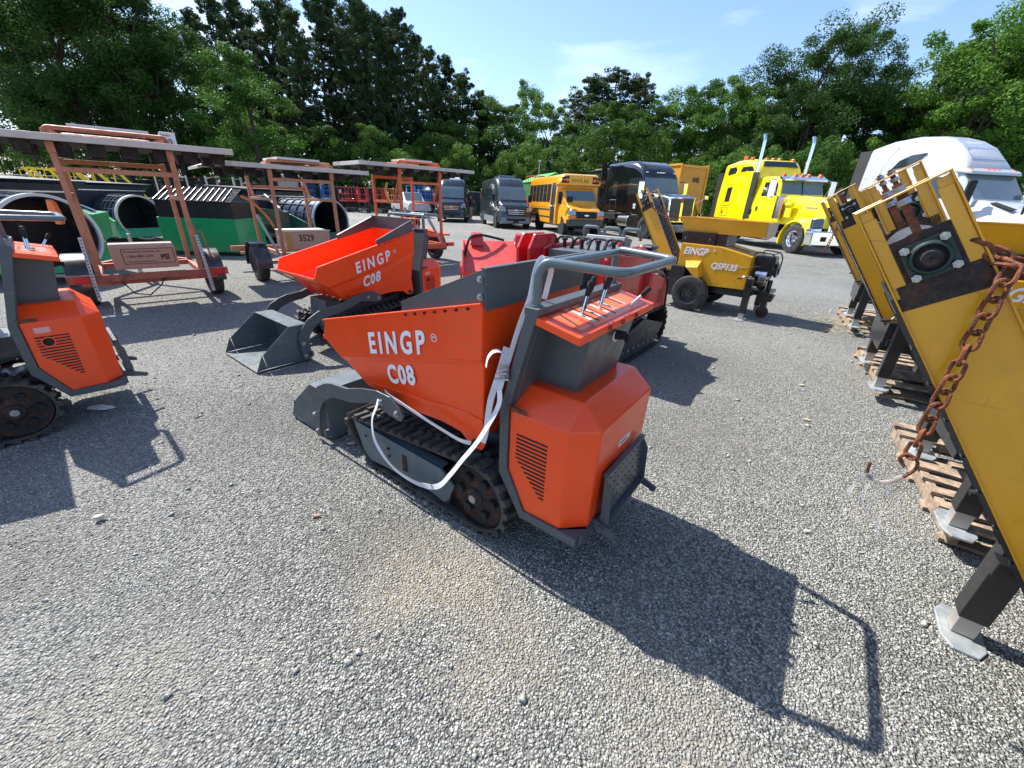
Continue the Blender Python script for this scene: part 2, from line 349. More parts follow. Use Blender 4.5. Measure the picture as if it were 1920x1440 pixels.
# ------------------------------------------------------------------ ground
def gravel_mat(name, stones=False):
    m = bpy.data.materials.new(name); m.use_nodes = True; nt = m.node_tree; N = nt.nodes; L = nt.links.new
    b = N['Principled BSDF']; b.inputs['Specular IOR Level'].default_value = .25
    tc = N.new('ShaderNodeTexCoord'); V = tc.outputs['Object']
    def noise(sc, det=5, rg=.6):
        n = N.new('ShaderNodeTexNoise'); n.inputs['Scale'].default_value = sc; n.inputs['Detail'].default_value = det; n.inputs['Roughness'].default_value = rg
        L(V, n.inputs['Vector']); return n.outputs['Fac']
    def rng(x, a, c, lo=0., hi=1.):
        r = N.new('ShaderNodeMapRange'); r.inputs[1].default_value = a; r.inputs[2].default_value = c; r.inputs[3].default_value = lo; r.inputs[4].default_value = hi
        L(x, r.inputs[0]); return r.outputs[0]
    def ramp(x, els):
        r = N.new('ShaderNodeValToRGB'); e = r.color_ramp.elements
        while len(e) < len(els): e.new(.5)
        for q, (p, c) in zip(e, els): q.position = p; q.color = (*c, 1)
        L(x, r.inputs[0]); return r.outputs[0]
    def mix(f, a, c, t='MIX'):
        x = N.new('ShaderNodeMixRGB'); x.blend_type = t
        for i, v in ((0, f), (1, a), (2, c)):
            if isinstance(v, (int, float)): x.inputs[i].default_value = v
            elif isinstance(v, tuple): x.inputs[i].default_value = (*v, 1)
            else: L(v, x.inputs[i])
        return x.outputs[0]
    vo = N.new('ShaderNodeTexVoronoi'); vo.inputs['Scale'].default_value = 112; vo.inputs['Randomness'].default_value = 1
    wn = N.new('ShaderNodeTexNoise'); wn.inputs['Scale'].default_value = 60; L(V, wn.inputs['Vector'])
    wv = N.new('ShaderNodeVectorMath'); wv.operation = 'MULTIPLY_ADD'; wv.inputs[1].default_value = (.012, .012, .012)
    L(wn.outputs['Color'], wv.inputs[0]); L(V, wv.inputs[2]); L(wv.outputs[0], vo.inputs['Vector'])
    sx = N.new('ShaderNodeSeparateXYZ'); L(vo.outputs['Color'], sx.inputs[0])
    stone = ramp(sx.outputs[0], [(0, (.10, .105, .102)), (.20, (.19, .196, .188)), (.42, (.30, .308, .290)), (.62, (.43, .432, .395)), (.82, (.58, .575, .52)), (1, (.74, .73, .68))])
    tint = mix(.25, stone, ramp(sx.outputs[1], [(0, (.20, .212, .215)), (.5, (.31, .312, .290)), (1, (.40, .36, .27))]))
    if not stones:
        gap = ramp(vo.outputs['Distance'], [(0, (1, 1, 1)), (.45, (.88, .88, .88)), (.75, (.36, .36, .34))])
        col = mix(1., tint, gap, 'MULTIPLY')
        dust = rng(noise(1.1, 6), .46, .66)                       # patches of fine pale dust and of dark damp grit
        col = mix(rng(noise(.9, 6), .52, .70, 0, .35), col, (.40, .375, .32))
        n2 = noise(.75, 8, .65)
        col = mix(rng(n2, .52, .70, 0, .40), col, (.12, .12, .114))
        col = mix(rng(noise(.12, 4), .42, .6, 0, .35), col, (.42, .42, .40))
        mp = N.new('ShaderNodeMapping'); mp.inputs['Scale'].default_value = (2.6, .22, 1); mp.inputs['Rotation'].default_value = (0, 0, R_(-28)); L(V, mp.inputs['Vector'])
        n5 = N.new('ShaderNodeTexNoise'); n5.inputs['Scale'].default_value = 1; n5.inputs['Detail'].default_value = 4; L(mp.outputs[0], n5.inputs['Vector'])
        col = mix(rng(n5.outputs['Fac'], .56, .72, 0, .30), col, (.20, .20, .19))   # old wheel tracks pressed into the grit
        dn = N.new('ShaderNodeTexNoise'); dn.inputs['Scale'].default_value = 2.2; dn.inputs['Detail'].default_value = 8; dn.inputs['Roughness'].default_value = .65; L(V, dn.inputs['Vector'])
        dv = N.new('ShaderNodeVectorMath'); dv.operation = 'MULTIPLY_ADD'; dv.inputs[1].default_value = (.9, .9, 0); dv.inputs[2].default_value = (-.45, -.45, 0); L(dn.outputs['Color'], dv.inputs[0])
        ad2 = N.new('ShaderNodeVectorMath'); ad2.operation = 'ADD'; L(V, ad2.inputs[0]); L(dv.outputs[0], ad2.inputs[1])
        for (px, py, r, c, am) in ((-.28, 1.32, .34, (.40, .35, .27), .62), (-.02, .98, .26, (.36, .32, .26), .5), (-.62, 1.50, .30, (.17, .155, .135), .45), (1.35, 2.55, .55, (.16, .15, .135), .4), (-1.7, 2.55, .6, (.14, .135, .125), .35), (-2.2, 1.25, .5, (.18, .165, .14), .35), (.55, .72, .35, (.36, .33, .27), .5), (0, 6.5, 1.6, (.36, .34, .30), .5), (-1.2, .75, .35, (.38, .355, .30), .5), (1.9, 4.2, .8, (.18, .17, .155), .4), (3, 8.5, 1.8, (.19, .185, .175), .4)):
            ds = N.new('ShaderNodeVectorMath'); ds.operation = 'DISTANCE'; ds.inputs[1].default_value = (px, py, 0); L(ad2.outputs[0], ds.inputs[0])
            col = mix(rng(ds.outputs['Value'], r*.45, r*1.15, am, 0), col, c)
        L(col, b.inputs['Base Color'])
        inv = rng(vo.outputs['Distance'], 0, .8, 1, 0)
        bp = N.new('ShaderNodeBump'); bp.inputs['Strength'].default_value = 1; bp.inputs['Distance'].default_value = .014
        ad = N.new('ShaderNodeMath'); ad.operation = 'MULTIPLY_ADD'; ad.inputs[1].default_value = .5
        L(noise(160, 3), ad.inputs[0]); L(inv, ad.inputs[2]); L(ad.outputs[0], bp.inputs['Height']); L(bp.outputs[0], b.inputs['Normal'])
    else:
        L(tint, b.inputs['Base Color'])
    b.inputs['Roughness'].default_value = .9
    return m
def ground():
    b = B(); xs = [-900, -60, -20, 0, 20, 60, 900]; ys = [-60, -5, 5, 20, 60, 1200]
    vs = [(x, y, 0) for y in ys for x in xs]; n = len(xs)
    b.add(vs, [(j*n+i, j*n+i+1, (j+1)*n+i+1, (j+1)*n+i) for j in range(len(ys)-1) for i in range(n-1)])
    o = b.build('ground', gravel_mat('gravel')); tag(o, kind='structure')
    rs = np.random.default_rng(11)
    def scatter(name, n, x0, x1, y0, y1, s0, s1, m):
        x = rs.uniform(x0, x1, n*2); y = rs.uniform(y0, y1, n*2)
        keep = np.abs(x) < (y*1.55+1.3); x = x[keep][:n]; y = y[keep][:n]; n = len(x)
        s = rs.uniform(s0, s1, n)**1.; base = np.array([(1, 0, 0), (.1, 1, 0), (-1, .1, 0), (0, -1, .1), (.1, .1, .7), (0, 0, -.5)])
        j = rs.uniform(.65, 1.3, (n, 6, 3)); P = base[None]*j+rs.uniform(-.18, .18, (n, 6, 3))
        P[:, :, 1] *= rs.uniform(.55, 1, n)[:, None]
        a = rs.uniform(0, 2*PI, n); ca, sa = np.cos(a)[:, None], np.sin(a)[:, None]
        X = P[:, :, 0]*ca-P[:, :, 1]*sa; Y = P[:, :, 0]*sa+P[:, :, 1]*ca
        tz = rs.uniform(-.4, .4, n)[:, None]; Z = P[:, :, 2]+X*tz
        V = np.stack([X*s[:, None]+x[:, None], Y*s[:, None]+y[:, None], (Z*.8+.25)*s[:, None]], 2).reshape(-1, 3)
        F = np.array([(0, 1, 4), (1, 2, 4), (2, 3, 4), (3, 0, 4), (1, 0, 5), (2, 1, 5), (3, 2, 5), (0, 3, 5)])
        F = (F[None]+6*np.arange(n)[:, None, None]).reshape(-1, 3)
        return np_mesh(name, V, F, m)
    gm = gravel_mat('gravel_stone', True)
    o = scatter('gravel_stones', 85000, -5, 5, .15, 3.0, .0030, .0070, gm); tag(o, kind='stuff', label='loose grey and white gravel stones scattered over the yard', cat='gravel')
    o = scatter('gravel_stones', 30000, -9, 9, 3.0, 8, .005, .010, gm); tag(o, kind='stuff', label='coarse gravel stones spread between the parked machines', cat='gravel')
    o = scatter('larger_stones', 260, -5, 5, .5, 7, .011, .024, gm); tag(o, kind='stuff', label='a few larger loose stones lying on the gravel', cat='gravel')
def np_mesh(name, V, F, m, mi=None):
    me = bpy.data.meshes.new(name); k = F.shape[1]
    me.vertices.add(len(V)); me.vertices.foreach_set('co', V.astype(np.float32).ravel())
    me.loops.add(F.size); me.loops.foreach_set('vertex_index', F.astype(np.int32).ravel())
    me.polygons.add(len(F)); me.polygons.foreach_set('loop_start', np.arange(0, F.size, k, dtype=np.int32)); me.polygons.foreach_set('loop_total', np.full(len(F), k, np.int32))
    me.update(calc_edges=True); me.materials.append(m)
    o = bpy.data.objects.new(name, me); COL.objects.link(o); return o
ground()

# ------------------------------------------------------------------ trees
def leaf_mat(name, c1, c2, tr=.35):
    m = bpy.data.materials.new(name); m.use_nodes = True; nt = m.node_tree; N = nt.nodes; L = nt.links.new
    b = N['Principled BSDF']; out = N['Material Output']
    oi = N.new('ShaderNodeObjectInfo'); tc = N.new('ShaderNodeTexCoord')
    n = N.new('ShaderNodeTexNoise'); n.inputs['Scale'].default_value = 1.3; n.inputs['Detail'].default_value = 8; L(tc.outputs['Object'], n.inputs['Vector'])
    ad = N.new('ShaderNodeMath'); ad.operation = 'MULTIPLY_ADD'; ad.inputs[1].default_value = .45
    L(oi.outputs['Random'], ad.inputs[0]); L(n.outputs['Fac'], ad.inputs[2])
    mr = N.new('ShaderNodeMapRange'); mr.inputs[1].default_value = .45; mr.inputs[2].default_value = .95; L(ad.outputs[0], mr.inputs[0])
    mx = N.new('ShaderNodeMixRGB'); mx.inputs[1].default_value = (*c1, 1); mx.inputs[2].default_value = (*c2, 1); L(mr.outputs[0], mx.inputs[0])
    L(mx.outputs[0], b.inputs['Base Color']); b.inputs['Roughness'].default_value = .65; b.inputs['Specular IOR Level'].default_value = .2
    t = N.new('ShaderNodeBsdfTranslucent'); L(mx.outputs[0], t.inputs['Color'])
    ms = N.new('ShaderNodeMixShader'); ms.inputs[0].default_value = tr; L(b.outputs[0], ms.inputs[1]); L(t.outputs[0], ms.inputs[2]); L(ms.outputs[0], out.inputs['Surface'])
    return m
LEAF = {'o': leaf_mat('leaf_dark', (.038, .090, .018), (.070, .150, .026)), 'd': leaf_mat('leaf_mid', (.050, .115, .020), (.095, .19, .030)),
        'l': leaf_mat('leaf_light', (.075, .175, .024), (.125, .25, .035)), 'm': leaf_mat('leaf_maple', (.060, .15, .022), (.12, .24, .035)),
        'p': leaf_mat('needles', (.030, .058, .020), (.055, .095, .030), .2), 'f': leaf_mat('leaf_back', (.032, .075, .016), (.060, .125, .024), .35),
        's': leaf_mat('leaf_shrub', (.050, .115, .020), (.12, .23, .034))}
LEAF['q'] = LEAF['p']
BARK = mat('bark', (.075, .060, .048), .9, 0, 0, .3, 6, .6, 30)
def leaves(rs, centres, radii, per, size, flat=.75, up=0.):
    """leaf-shaped faces thrown through each clump's volume, denser near its surface"""
    C = np.repeat(np.array(centres), per, 0); R = np.repeat(np.array(radii), per)
    n = len(C); d = rs.normal(size=(n, 3)); d /= np.linalg.norm(d, axis=1)[:, None]
    r = R*rs.uniform(.25, 1.08, n)**.6; P = C+d*r[:, None]*np.array([1, 1, flat])
    nm = d+rs.normal(size=(n, 3))*.75+np.array([0, 0, up]); nm /= np.linalg.norm(nm, axis=1)[:, None]
    a = np.cross(nm, rs.normal(size=(n, 3))); a /= np.linalg.norm(a, axis=1)[:, None]; b = np.cross(nm, a)
    s = (size*rs.uniform(.6, 1.35, n))[:, None]
    V = np.stack([P-a*s, P-b*s*.55+a*s*.1, P+a*s, P+b*s*.55+a*s*.1], 1).reshape(-1, 3)
    return V, np.arange(4*n).reshape(-1, 4)
def limb(b, p, q, r0, r1, rs, n=6, wob=.12):
    p = Vector(p); q = Vector(q); pts = []; L_ = (q-p).length
    for i in range(5):
        t = i/4; k = p.lerp(q, t)
        if 0 < i < 4: k += Vector(rs.normal(size=3)*L_*wob*.35)
        pts.append(k)
    b.tube(pts, [r0+(r1-r0)*i/4 for i in range(5)], n)
def make_tree(kind, seed):
    """unit tree: 1 high, crown about 1 wide; scaled per tree"""
    rs = np.random.default_rng(seed); b = B(); H_, W_ = 14., 8.
    cs, rad = [], []
    if kind in 'pq':
        H_, W_ = 19., 5.2; limb(b, (0, 0, 0), (rs.uniform(-.4, .4), 0, H_*.97), .26, .05, rs, 8, .03)
        z0 = .30 if kind == 'p' else .55; z = z0
        while z < .99:
            for k in range(rs.integers(4, 7)):
                a = rs.uniform(0, 2*PI); t = (z-z0)/(1-z0); ln = W_*.5*(.25+1.15*math.sin(PI*min(1, (t*.80+.22)))**.9)*rs.uniform(.3, 1.0)
                if kind == 'q': ln *= 1.15
                up_ = rs.uniform(-.15, .55); e = (math.cos(a)*ln, math.sin(a)*ln, z*H_+ln*up_)
                b.tube([(0, 0, z*H_), (e[0]*.5, e[1]*.5, z*H_+ln*.06), e], [.06, .04, .02], 4)
                for f_ in (.4, .62, .82, 1.0):
                    if rs.random() < .80:
                        cs.append((e[0]*f_+rs.normal()*.22, e[1]*f_+rs.normal()*.22, z*H_+(e[2]-z*H_)*f_+rs.normal()*.22)); rad.append(rs.uniform(.22, .48))
            z += rs.uniform(.022, .04)
        V, F = leaves(rs, cs, rad, 100, .088, .8, .1)
    else:
        sp = {'o': 1.0, 'd': 1., 'l': 1., 'm': 1., 'f': 1., 's': 1.}[kind]
        z0 = {'o': .12, 'd': .14, 'l': .12, 'm': .10, 'f': .10, 's': .0}[kind]
        if kind == 's': H_, W_ = 5., 5.5
        limb(b, (0, 0, 0), (rs.uniform(-.4, .4), rs.uniform(-.4, .4), H_*.72), .24 if kind != 's' else .09, .07, rs, 8, .05)
        nl = {'o': 15, 'd': 13, 'l': 13, 'm': 13, 'f': 10, 's': 9}[kind]
        for k in range(nl):
            a = 2*PI*k/nl*2.4+rs.uniform(-.4, .4); t = rs.uniform(0, 1) if k else 1
            zc = H_*(z0+(1-z0)*(.10+.82*(k+.5)/nl)); tt = (zc/H_-z0)/(1-z0)
            prof = (max(0., 1-(abs(tt-.42)/.62)**2.2))**.5 if kind != 'm' else max(.1, 1-tt)**.7
            ln = W_*.5*prof*rs.uniform(.62, 1.05); e = (math.cos(a)*ln*.75, math.sin(a)*ln*.75, zc)
            st = (0, 0, max(.3, zc-ln*.55)*.9)
            limb(b, st, e, .075 if kind != 's' else .03, .025, rs, 5, .12)
            for j in range(rs.integers(5, 8) if kind != 's' else 4):
                q = np.array(e)*rs.uniform(.55, 1.25)*np.array([1, 1, 0])+np.array([0, 0, zc])+rs.normal(size=3)*np.array([.8, .8, .62])*W_/8
                if q[2] > H_*.99: q[2] = H_*.97
                cs.append(tuple(q)); rad.append(rs.uniform(.42, 1.05)*W_/8*(1. if kind != 's' else .95))
        for j in range(4): cs.append((rs.normal()*.4, rs.normal()*.4, H_*rs.uniform(.86, .97))); rad.append(rs.uniform(.4, .8)*W_/8)
        V, F = leaves(rs, cs, rad, {'o': 420, 's': 200}.get(kind, 300), {'o': .070, 's': .072}.get(kind, .095), .8, .25)
    root = bpy.data.objects.new('tree', None); COL.objects.link(root)
    b.build('trunk', BARK, root, smooth=True)
    c = np_mesh('crown', V, F, LEAF[kind]); c.parent = root
    return root, H_, W_

TREES = [(-41.0, 40, 18.6, 'o', 13), (-38.4, 41, 18.2, 'o', 13), (-36.0, 42, 17.8, 'o', 12), (-33.6, 43, 17.4, 'o', 11), (-32.5, 44, 15.9, 'o', 10), (-34.6, 50, 16.2, 'd', 8), (-32.2, 53, 19.4, 'p', 5.2), (-22.9, 40, 12.0, 'm', 9.5), (-27.1, 54, 19.7, 'p', 5.2), (-22.6, 50, 17.3, 'p', 4.4), (-21.1, 52, 19.9, 'p', 4.8), (-18.7, 53, 18.8, 'p', 4.4), (-16.8, 51, 19.4, 'p', 4.4), (-14.7, 50, 17.4, 'p', 4.1), (-12.6, 51, 18.0, 'p', 4.4), (-10.0, 52, 15.6, 'p', 4.1), (-6.8, 54, 14.1, 'p', 4.4), (-37.3, 57, 19.2, 'p', 5), (-32.8, 58, 20.8, 'p', 5.2), (-30.2, 56, 19.3, 'p', 5), (-26.9, 57, 21.1, 'p', 5), (-22.0, 58, 21.1, 'p', 5), (-18.0, 57, 20.4, 'p', 4.6), (-15.4, 57, 19.7, 'p', 4.6), (-12.4, 57, 18.3, 'p', 4.6), (-9.1, 57, 16.0, 'p', 4.4), (-23.4, 46, 9.3, 'd', 8), (-19.5, 47, 7.8, 'd', 8), (-14.7, 47, 7.5, 'd', 7), (-7.9, 48, 9.0, 'd', 8), (-4.9, 56, 12.7, 'p', 3.7), (-2.3, 52, 11.1, 'd', 8), (0.2, 58, 14.7, 'l', 6), (3.3, 54, 11.4, 'd', 8), (5.8, 52, 10.1, 'd', 7), (7.6, 56, 14.1, 'q', 6), (10.8, 56, 14.9, 'q', 6.5), (13.7, 56, 14.5, 'q', 6), (9.2, 46, 10.7, 'd', 9), (14.5, 50, 11.0, 'd', 8), (17.9, 52, 12.9, 'l', 8.5), (20.0, 50, 13.2, 'd', 8), (20.4, 48, 12.1, 'l', 8), (23.6, 50, 13.5, 'd', 8), (24.3, 47, 13.3, 'd', 8), (24.7, 42, 15.0, 'o', 10), (27.5, 42, 15.6, 'o', 10), (29.9, 41, 13.8, 'o', 7), (32.8, 40, 10.7, 'd', 8), (32.9, 39, 13.1, 'd', 7), (31.4, 36, 14.0, 'l', 9), (31.7, 34, 13.6, 'l', 9), (34.3, 34, 13.4, 'l', 9), (25.0, 42, 11.6, 'd', 9), (32.4, 34, 10.0, 'l', 8)]
FILL = [(-58.8, 56.4, 23.6, 'f', 9.7), (-58.8, 58.3, 23.8, 'f', 8.5), (-54.2, 55.1, 20.0, 'f', 9.6), (-54.7, 59.9, 22.0, 'f', 10.9), (-52.3, 60.5, 22.1, 'f', 8.9), (-52.4, 63.7, 23.5, 'f', 8.9), (-47.5, 59.9, 17.3, 'f', 10.3), (-44.9, 61.1, 18.8, 'f', 8.3), (-46.9, 63.3, 8.1, 'f', 9.9), (-40.2, 61.4, 10.3, 'f', 8.7), (-36.5, 60.6, 8.7, 'f', 10.5), (-32.6, 61.6, 11.3, 'f', 8.3), (-28.4, 57.9, 9.0, 'f', 8.4), (-23.7, 56.9, 9.4, 'f', 8.8), (-21.2, 58.0, 10.0, 'f', 8.6), (-18.5, 61.5, 12.0, 'f', 9.7), (-13.7, 56.1, 7.4, 'f', 8.5), (-11.4, 60.2, 12.5, 'f', 10.9), (-9.4, 61.9, 10.9, 'f', 9.1), (-5.0, 55.9, 12.3, 'f', 10.6), (-1.3, 57.0, 11.9, 'f', 10.5), (1.9, 61.1, 7.4, 'f', 9.6), (5.8, 54.5, 7.3, 'f', 9.1), (9.7, 60.7, 10.1, 'f', 9.6), (11.8, 56.0, 10.1, 'f', 8.4), (16.7, 59.4, 9.6, 'f', 9.2), (18.7, 59.3, 11.2, 'f', 10.2), (23.1, 57.8, 10.5, 'f', 9.2), (25.1, 57.5, 11.6, 'f', 8.3), (31.3, 63.2, 12.8, 'f', 10.2), (35.1, 62.4, 12.1, 'f', 10.4), (27.2, 45.5, 10.9, 'f', 9.0), (29.6, 47.4, 14.4, 'f', 9.9), (31.1, 44.6, 12.0, 'f', 9.2), (33.9, 44.5, 9.9, 'f', 9.5), (39.7, 48.0, 10.5, 'f', 8.6), (39.7, 45.5, 10.2, 'f', 8.8), (41.1, 45.4, 13.8, 'f', 10.8), (44.3, 46.5, 15.3, 'f', 10.7), (46.0, 44.9, 12.8, 'f', 10.6), (48.7, 47.5, 16.8, 'f', 10.3)]
SHRUB = [(-55.8, 45.8, 3.4, 's', 4.5), (-52.3, 45.5, 5.3, 's', 6.2), (-51.0, 46.2, 5.1, 's', 5.3), (-49.0, 46.3, 5.1, 's', 5.1), (-47.1, 46.4, 5.0, 's', 5.5), (-44.6, 45.8, 4.1, 's', 4.8), (-43.0, 46.7, 5.0, 's', 5.6), (-39.3, 44.5, 3.8, 's', 5.2), (-38.5, 46.2, 4.4, 's', 5.6), (-36.6, 46.7, 4.7, 's', 5.9), (-33.8, 45.9, 5.0, 's', 5.8), (-31.7, 46.2, 5.5, 's', 5.7), (-29.5, 45.7, 4.6, 's', 4.6), (-27.8, 46.6, 5.3, 's', 5.8), (-25.0, 45.5, 5.0, 's', 5.2), (-22.5, 44.7, 4.9, 's', 6.2), (-21.5, 46.9, 4.8, 's', 4.8), (-19.0, 46.7, 6.4, 's', 5.3), (-16.5, 45.5, 6.1, 's', 5.8), (-14.4, 45.7, 6.4, 's', 5.8), (-12.1, 44.5, 5.2, 's', 6.1), (-10.3, 45.6, 5.9, 's', 5.6), (-8.4, 46.7, 6.4, 's', 4.9), (-6.0, 44.9, 5.8, 's', 5.7), (-4.1, 46.7, 5.3, 's', 4.8), (-1.9, 46.7, 5.9, 's', 4.9), (0.2, 46.3, 6.4, 's', 6.0), (2.3, 46.1, 6.4, 's', 5.8), (4.4, 46.1, 6.6, 's', 5.7), (6.5, 45.8, 6.0, 's', 5.2), (8.7, 46.8, 6.7, 's', 4.9), (10.2, 44.5, 7.1, 's', 6.2), (12.6, 45.1, 5.5, 's', 5.0), (14.7, 46.0, 7.3, 's', 5.5), (16.7, 45.0, 6.0, 's', 6.3), (19.1, 46.5, 7.2, 's', 6.1), (16.4, 35.5, 5.2, 's', 5.7), (17.3, 34.6, 5.7, 's', 5.5), (20.2, 36.7, 5.4, 's', 4.5), (20.7, 35.0, 5.7, 's', 4.8), (22.9, 36.4, 6.7, 's', 6.4), (23.9, 35.2, 6.0, 's', 5.5), (26.5, 36.2, 5.7, 's', 4.6), (27.9, 36.6, 6.8, 's', 5.5), (29.7, 36.3, 6.1, 's', 5.8), (30.7, 35.6, 5.9, 's', 5.0), (33.1, 37.0, 7.0, 's', 4.5), (34.8, 36.6, 6.2, 's', 5.0), (34.5, 35.2, 7.1, 's', 5.2), (36.5, 35.3, 6.5, 's', 6.4), (39.4, 36.8, 7.3, 's', 4.6), (39.7, 35.0, 5.9, 's', 6.0)]
def forest():
    protos = {}; used = set()
    names = {'o': 'oak_tree', 'd': 'broadleaf_tree', 'l': 'broadleaf_tree', 'm': 'maple_tree', 'p': 'pine_tree', 'q': 'pine_tree', 'f': 'broadleaf_tree', 's': 'shrub'}
    look = {'o': 'large dark broad tree', 'd': 'mid green tree', 'l': 'light green tree', 'm': '', 'p': 'tall dark pine', 'q': 'dark rounded pine', 'f': 'dim tree in back row', 's': 'low shrub'}
    cats = {'p': 'pine tree', 'q': 'pine tree', 's': 'shrub'}
    for k, n in (('o', 3), ('d', 4), ('l', 3), ('m', 1), ('p', 4), ('q', 2), ('f', 3), ('s', 4)):
        protos[k] = [make_tree(k, 100+37*i+ord(k)) for i in range(n)]
    cnt = {}
    LM = [(-60, 'far left'), (-36, 'above left trailer'), (-28, 'left of bright maple'), (-19, 'right of bright maple'), (-12, 'above orange trailer'), (-4, 'left of vans'), (2, 'behind vans'), (7.5, 'behind school bus'), (13, 'behind black truck'), (18.5, 'behind box truck'), (24.5, 'behind yellow truck'), (30, 'left of white truck'), (80, 'far right')]
    def where(x):
        for i in range(len(LM)-1):
            if x < LM[i+1][0]: return LM[i][1]
        return LM[-1][1]
    jobs = [(t, 'front row of trees behind the yard') for t in TREES]+[(t, 'dark trees deeper in the wood') for t in FILL]+[(t, 'shrubs along the foot of the wood') for t in SHRUB]
    jobs = [j for j in jobs]
    rows = {}
    for (x, y, z, k, w), grp in jobs: rows.setdefault((k, where(x)), []).append(x)
    for v in rows.values(): v.sort()
    ordn = ['first', 'second', 'third', 'fourth', 'fifth', 'sixth', 'seventh', 'eighth', 'ninth', 'tenth', 'eleventh', 'twelfth', 'thirteenth', 'fourteenth', 'fifteenth', 'sixteenth']
    for (x, y, z, k, w), grp in jobs:
        i = cnt.get(k, 0); cnt[k] = i+1; pr = protos[k][i % len(protos[k])]; root, H_, W_ = pr
        o = root if id(root) not in used else copy_tree(root); used.add(id(root))
        o.name = names[k]; o.location = (x, y, 0); sz = z/H_; sw = w/W_
        o.scale = (sw, sw, sz); o.rotation_euler = (0, 0, i*2.1+x)
        r = rows[(k, where(x))]; j = r.index(x)
        pos = '' if len(r) == 1 else ', %s of them from left' % ordn[min(j, 15)]
        lab = look[k]+' '+where(x)+pos
        if k == 'm': lab = 'bright green full maple standing before the dark pines on the left'
        tag(o, lab, cats.get(k, 'tree'), grp)
forest()

def fence():
    FM = mat('fence_screen', (.022, .026, .030), .8, 0, 0, .1, 1, alpha=.82)
    t = thing('chain_link_fence', 'long chain link fence with dark screen along the foot of the wood', 'fence', (0, 43.2, 0))
    B().box(-60, -2.5, -.01, .01, .05, 2.02).build('mesh_screen', FM, t)
    B().tube([(-60, 0, 2.07), (-2.5, 0, 2.07)], .03, 8).build('top_rail', STEEL, t)
    for k in range(20): B().cyl((-60+3*k, .045, 0), (-60+3*k, .045, 2.12), .035, 8).build('post', STEEL, t)
fence()

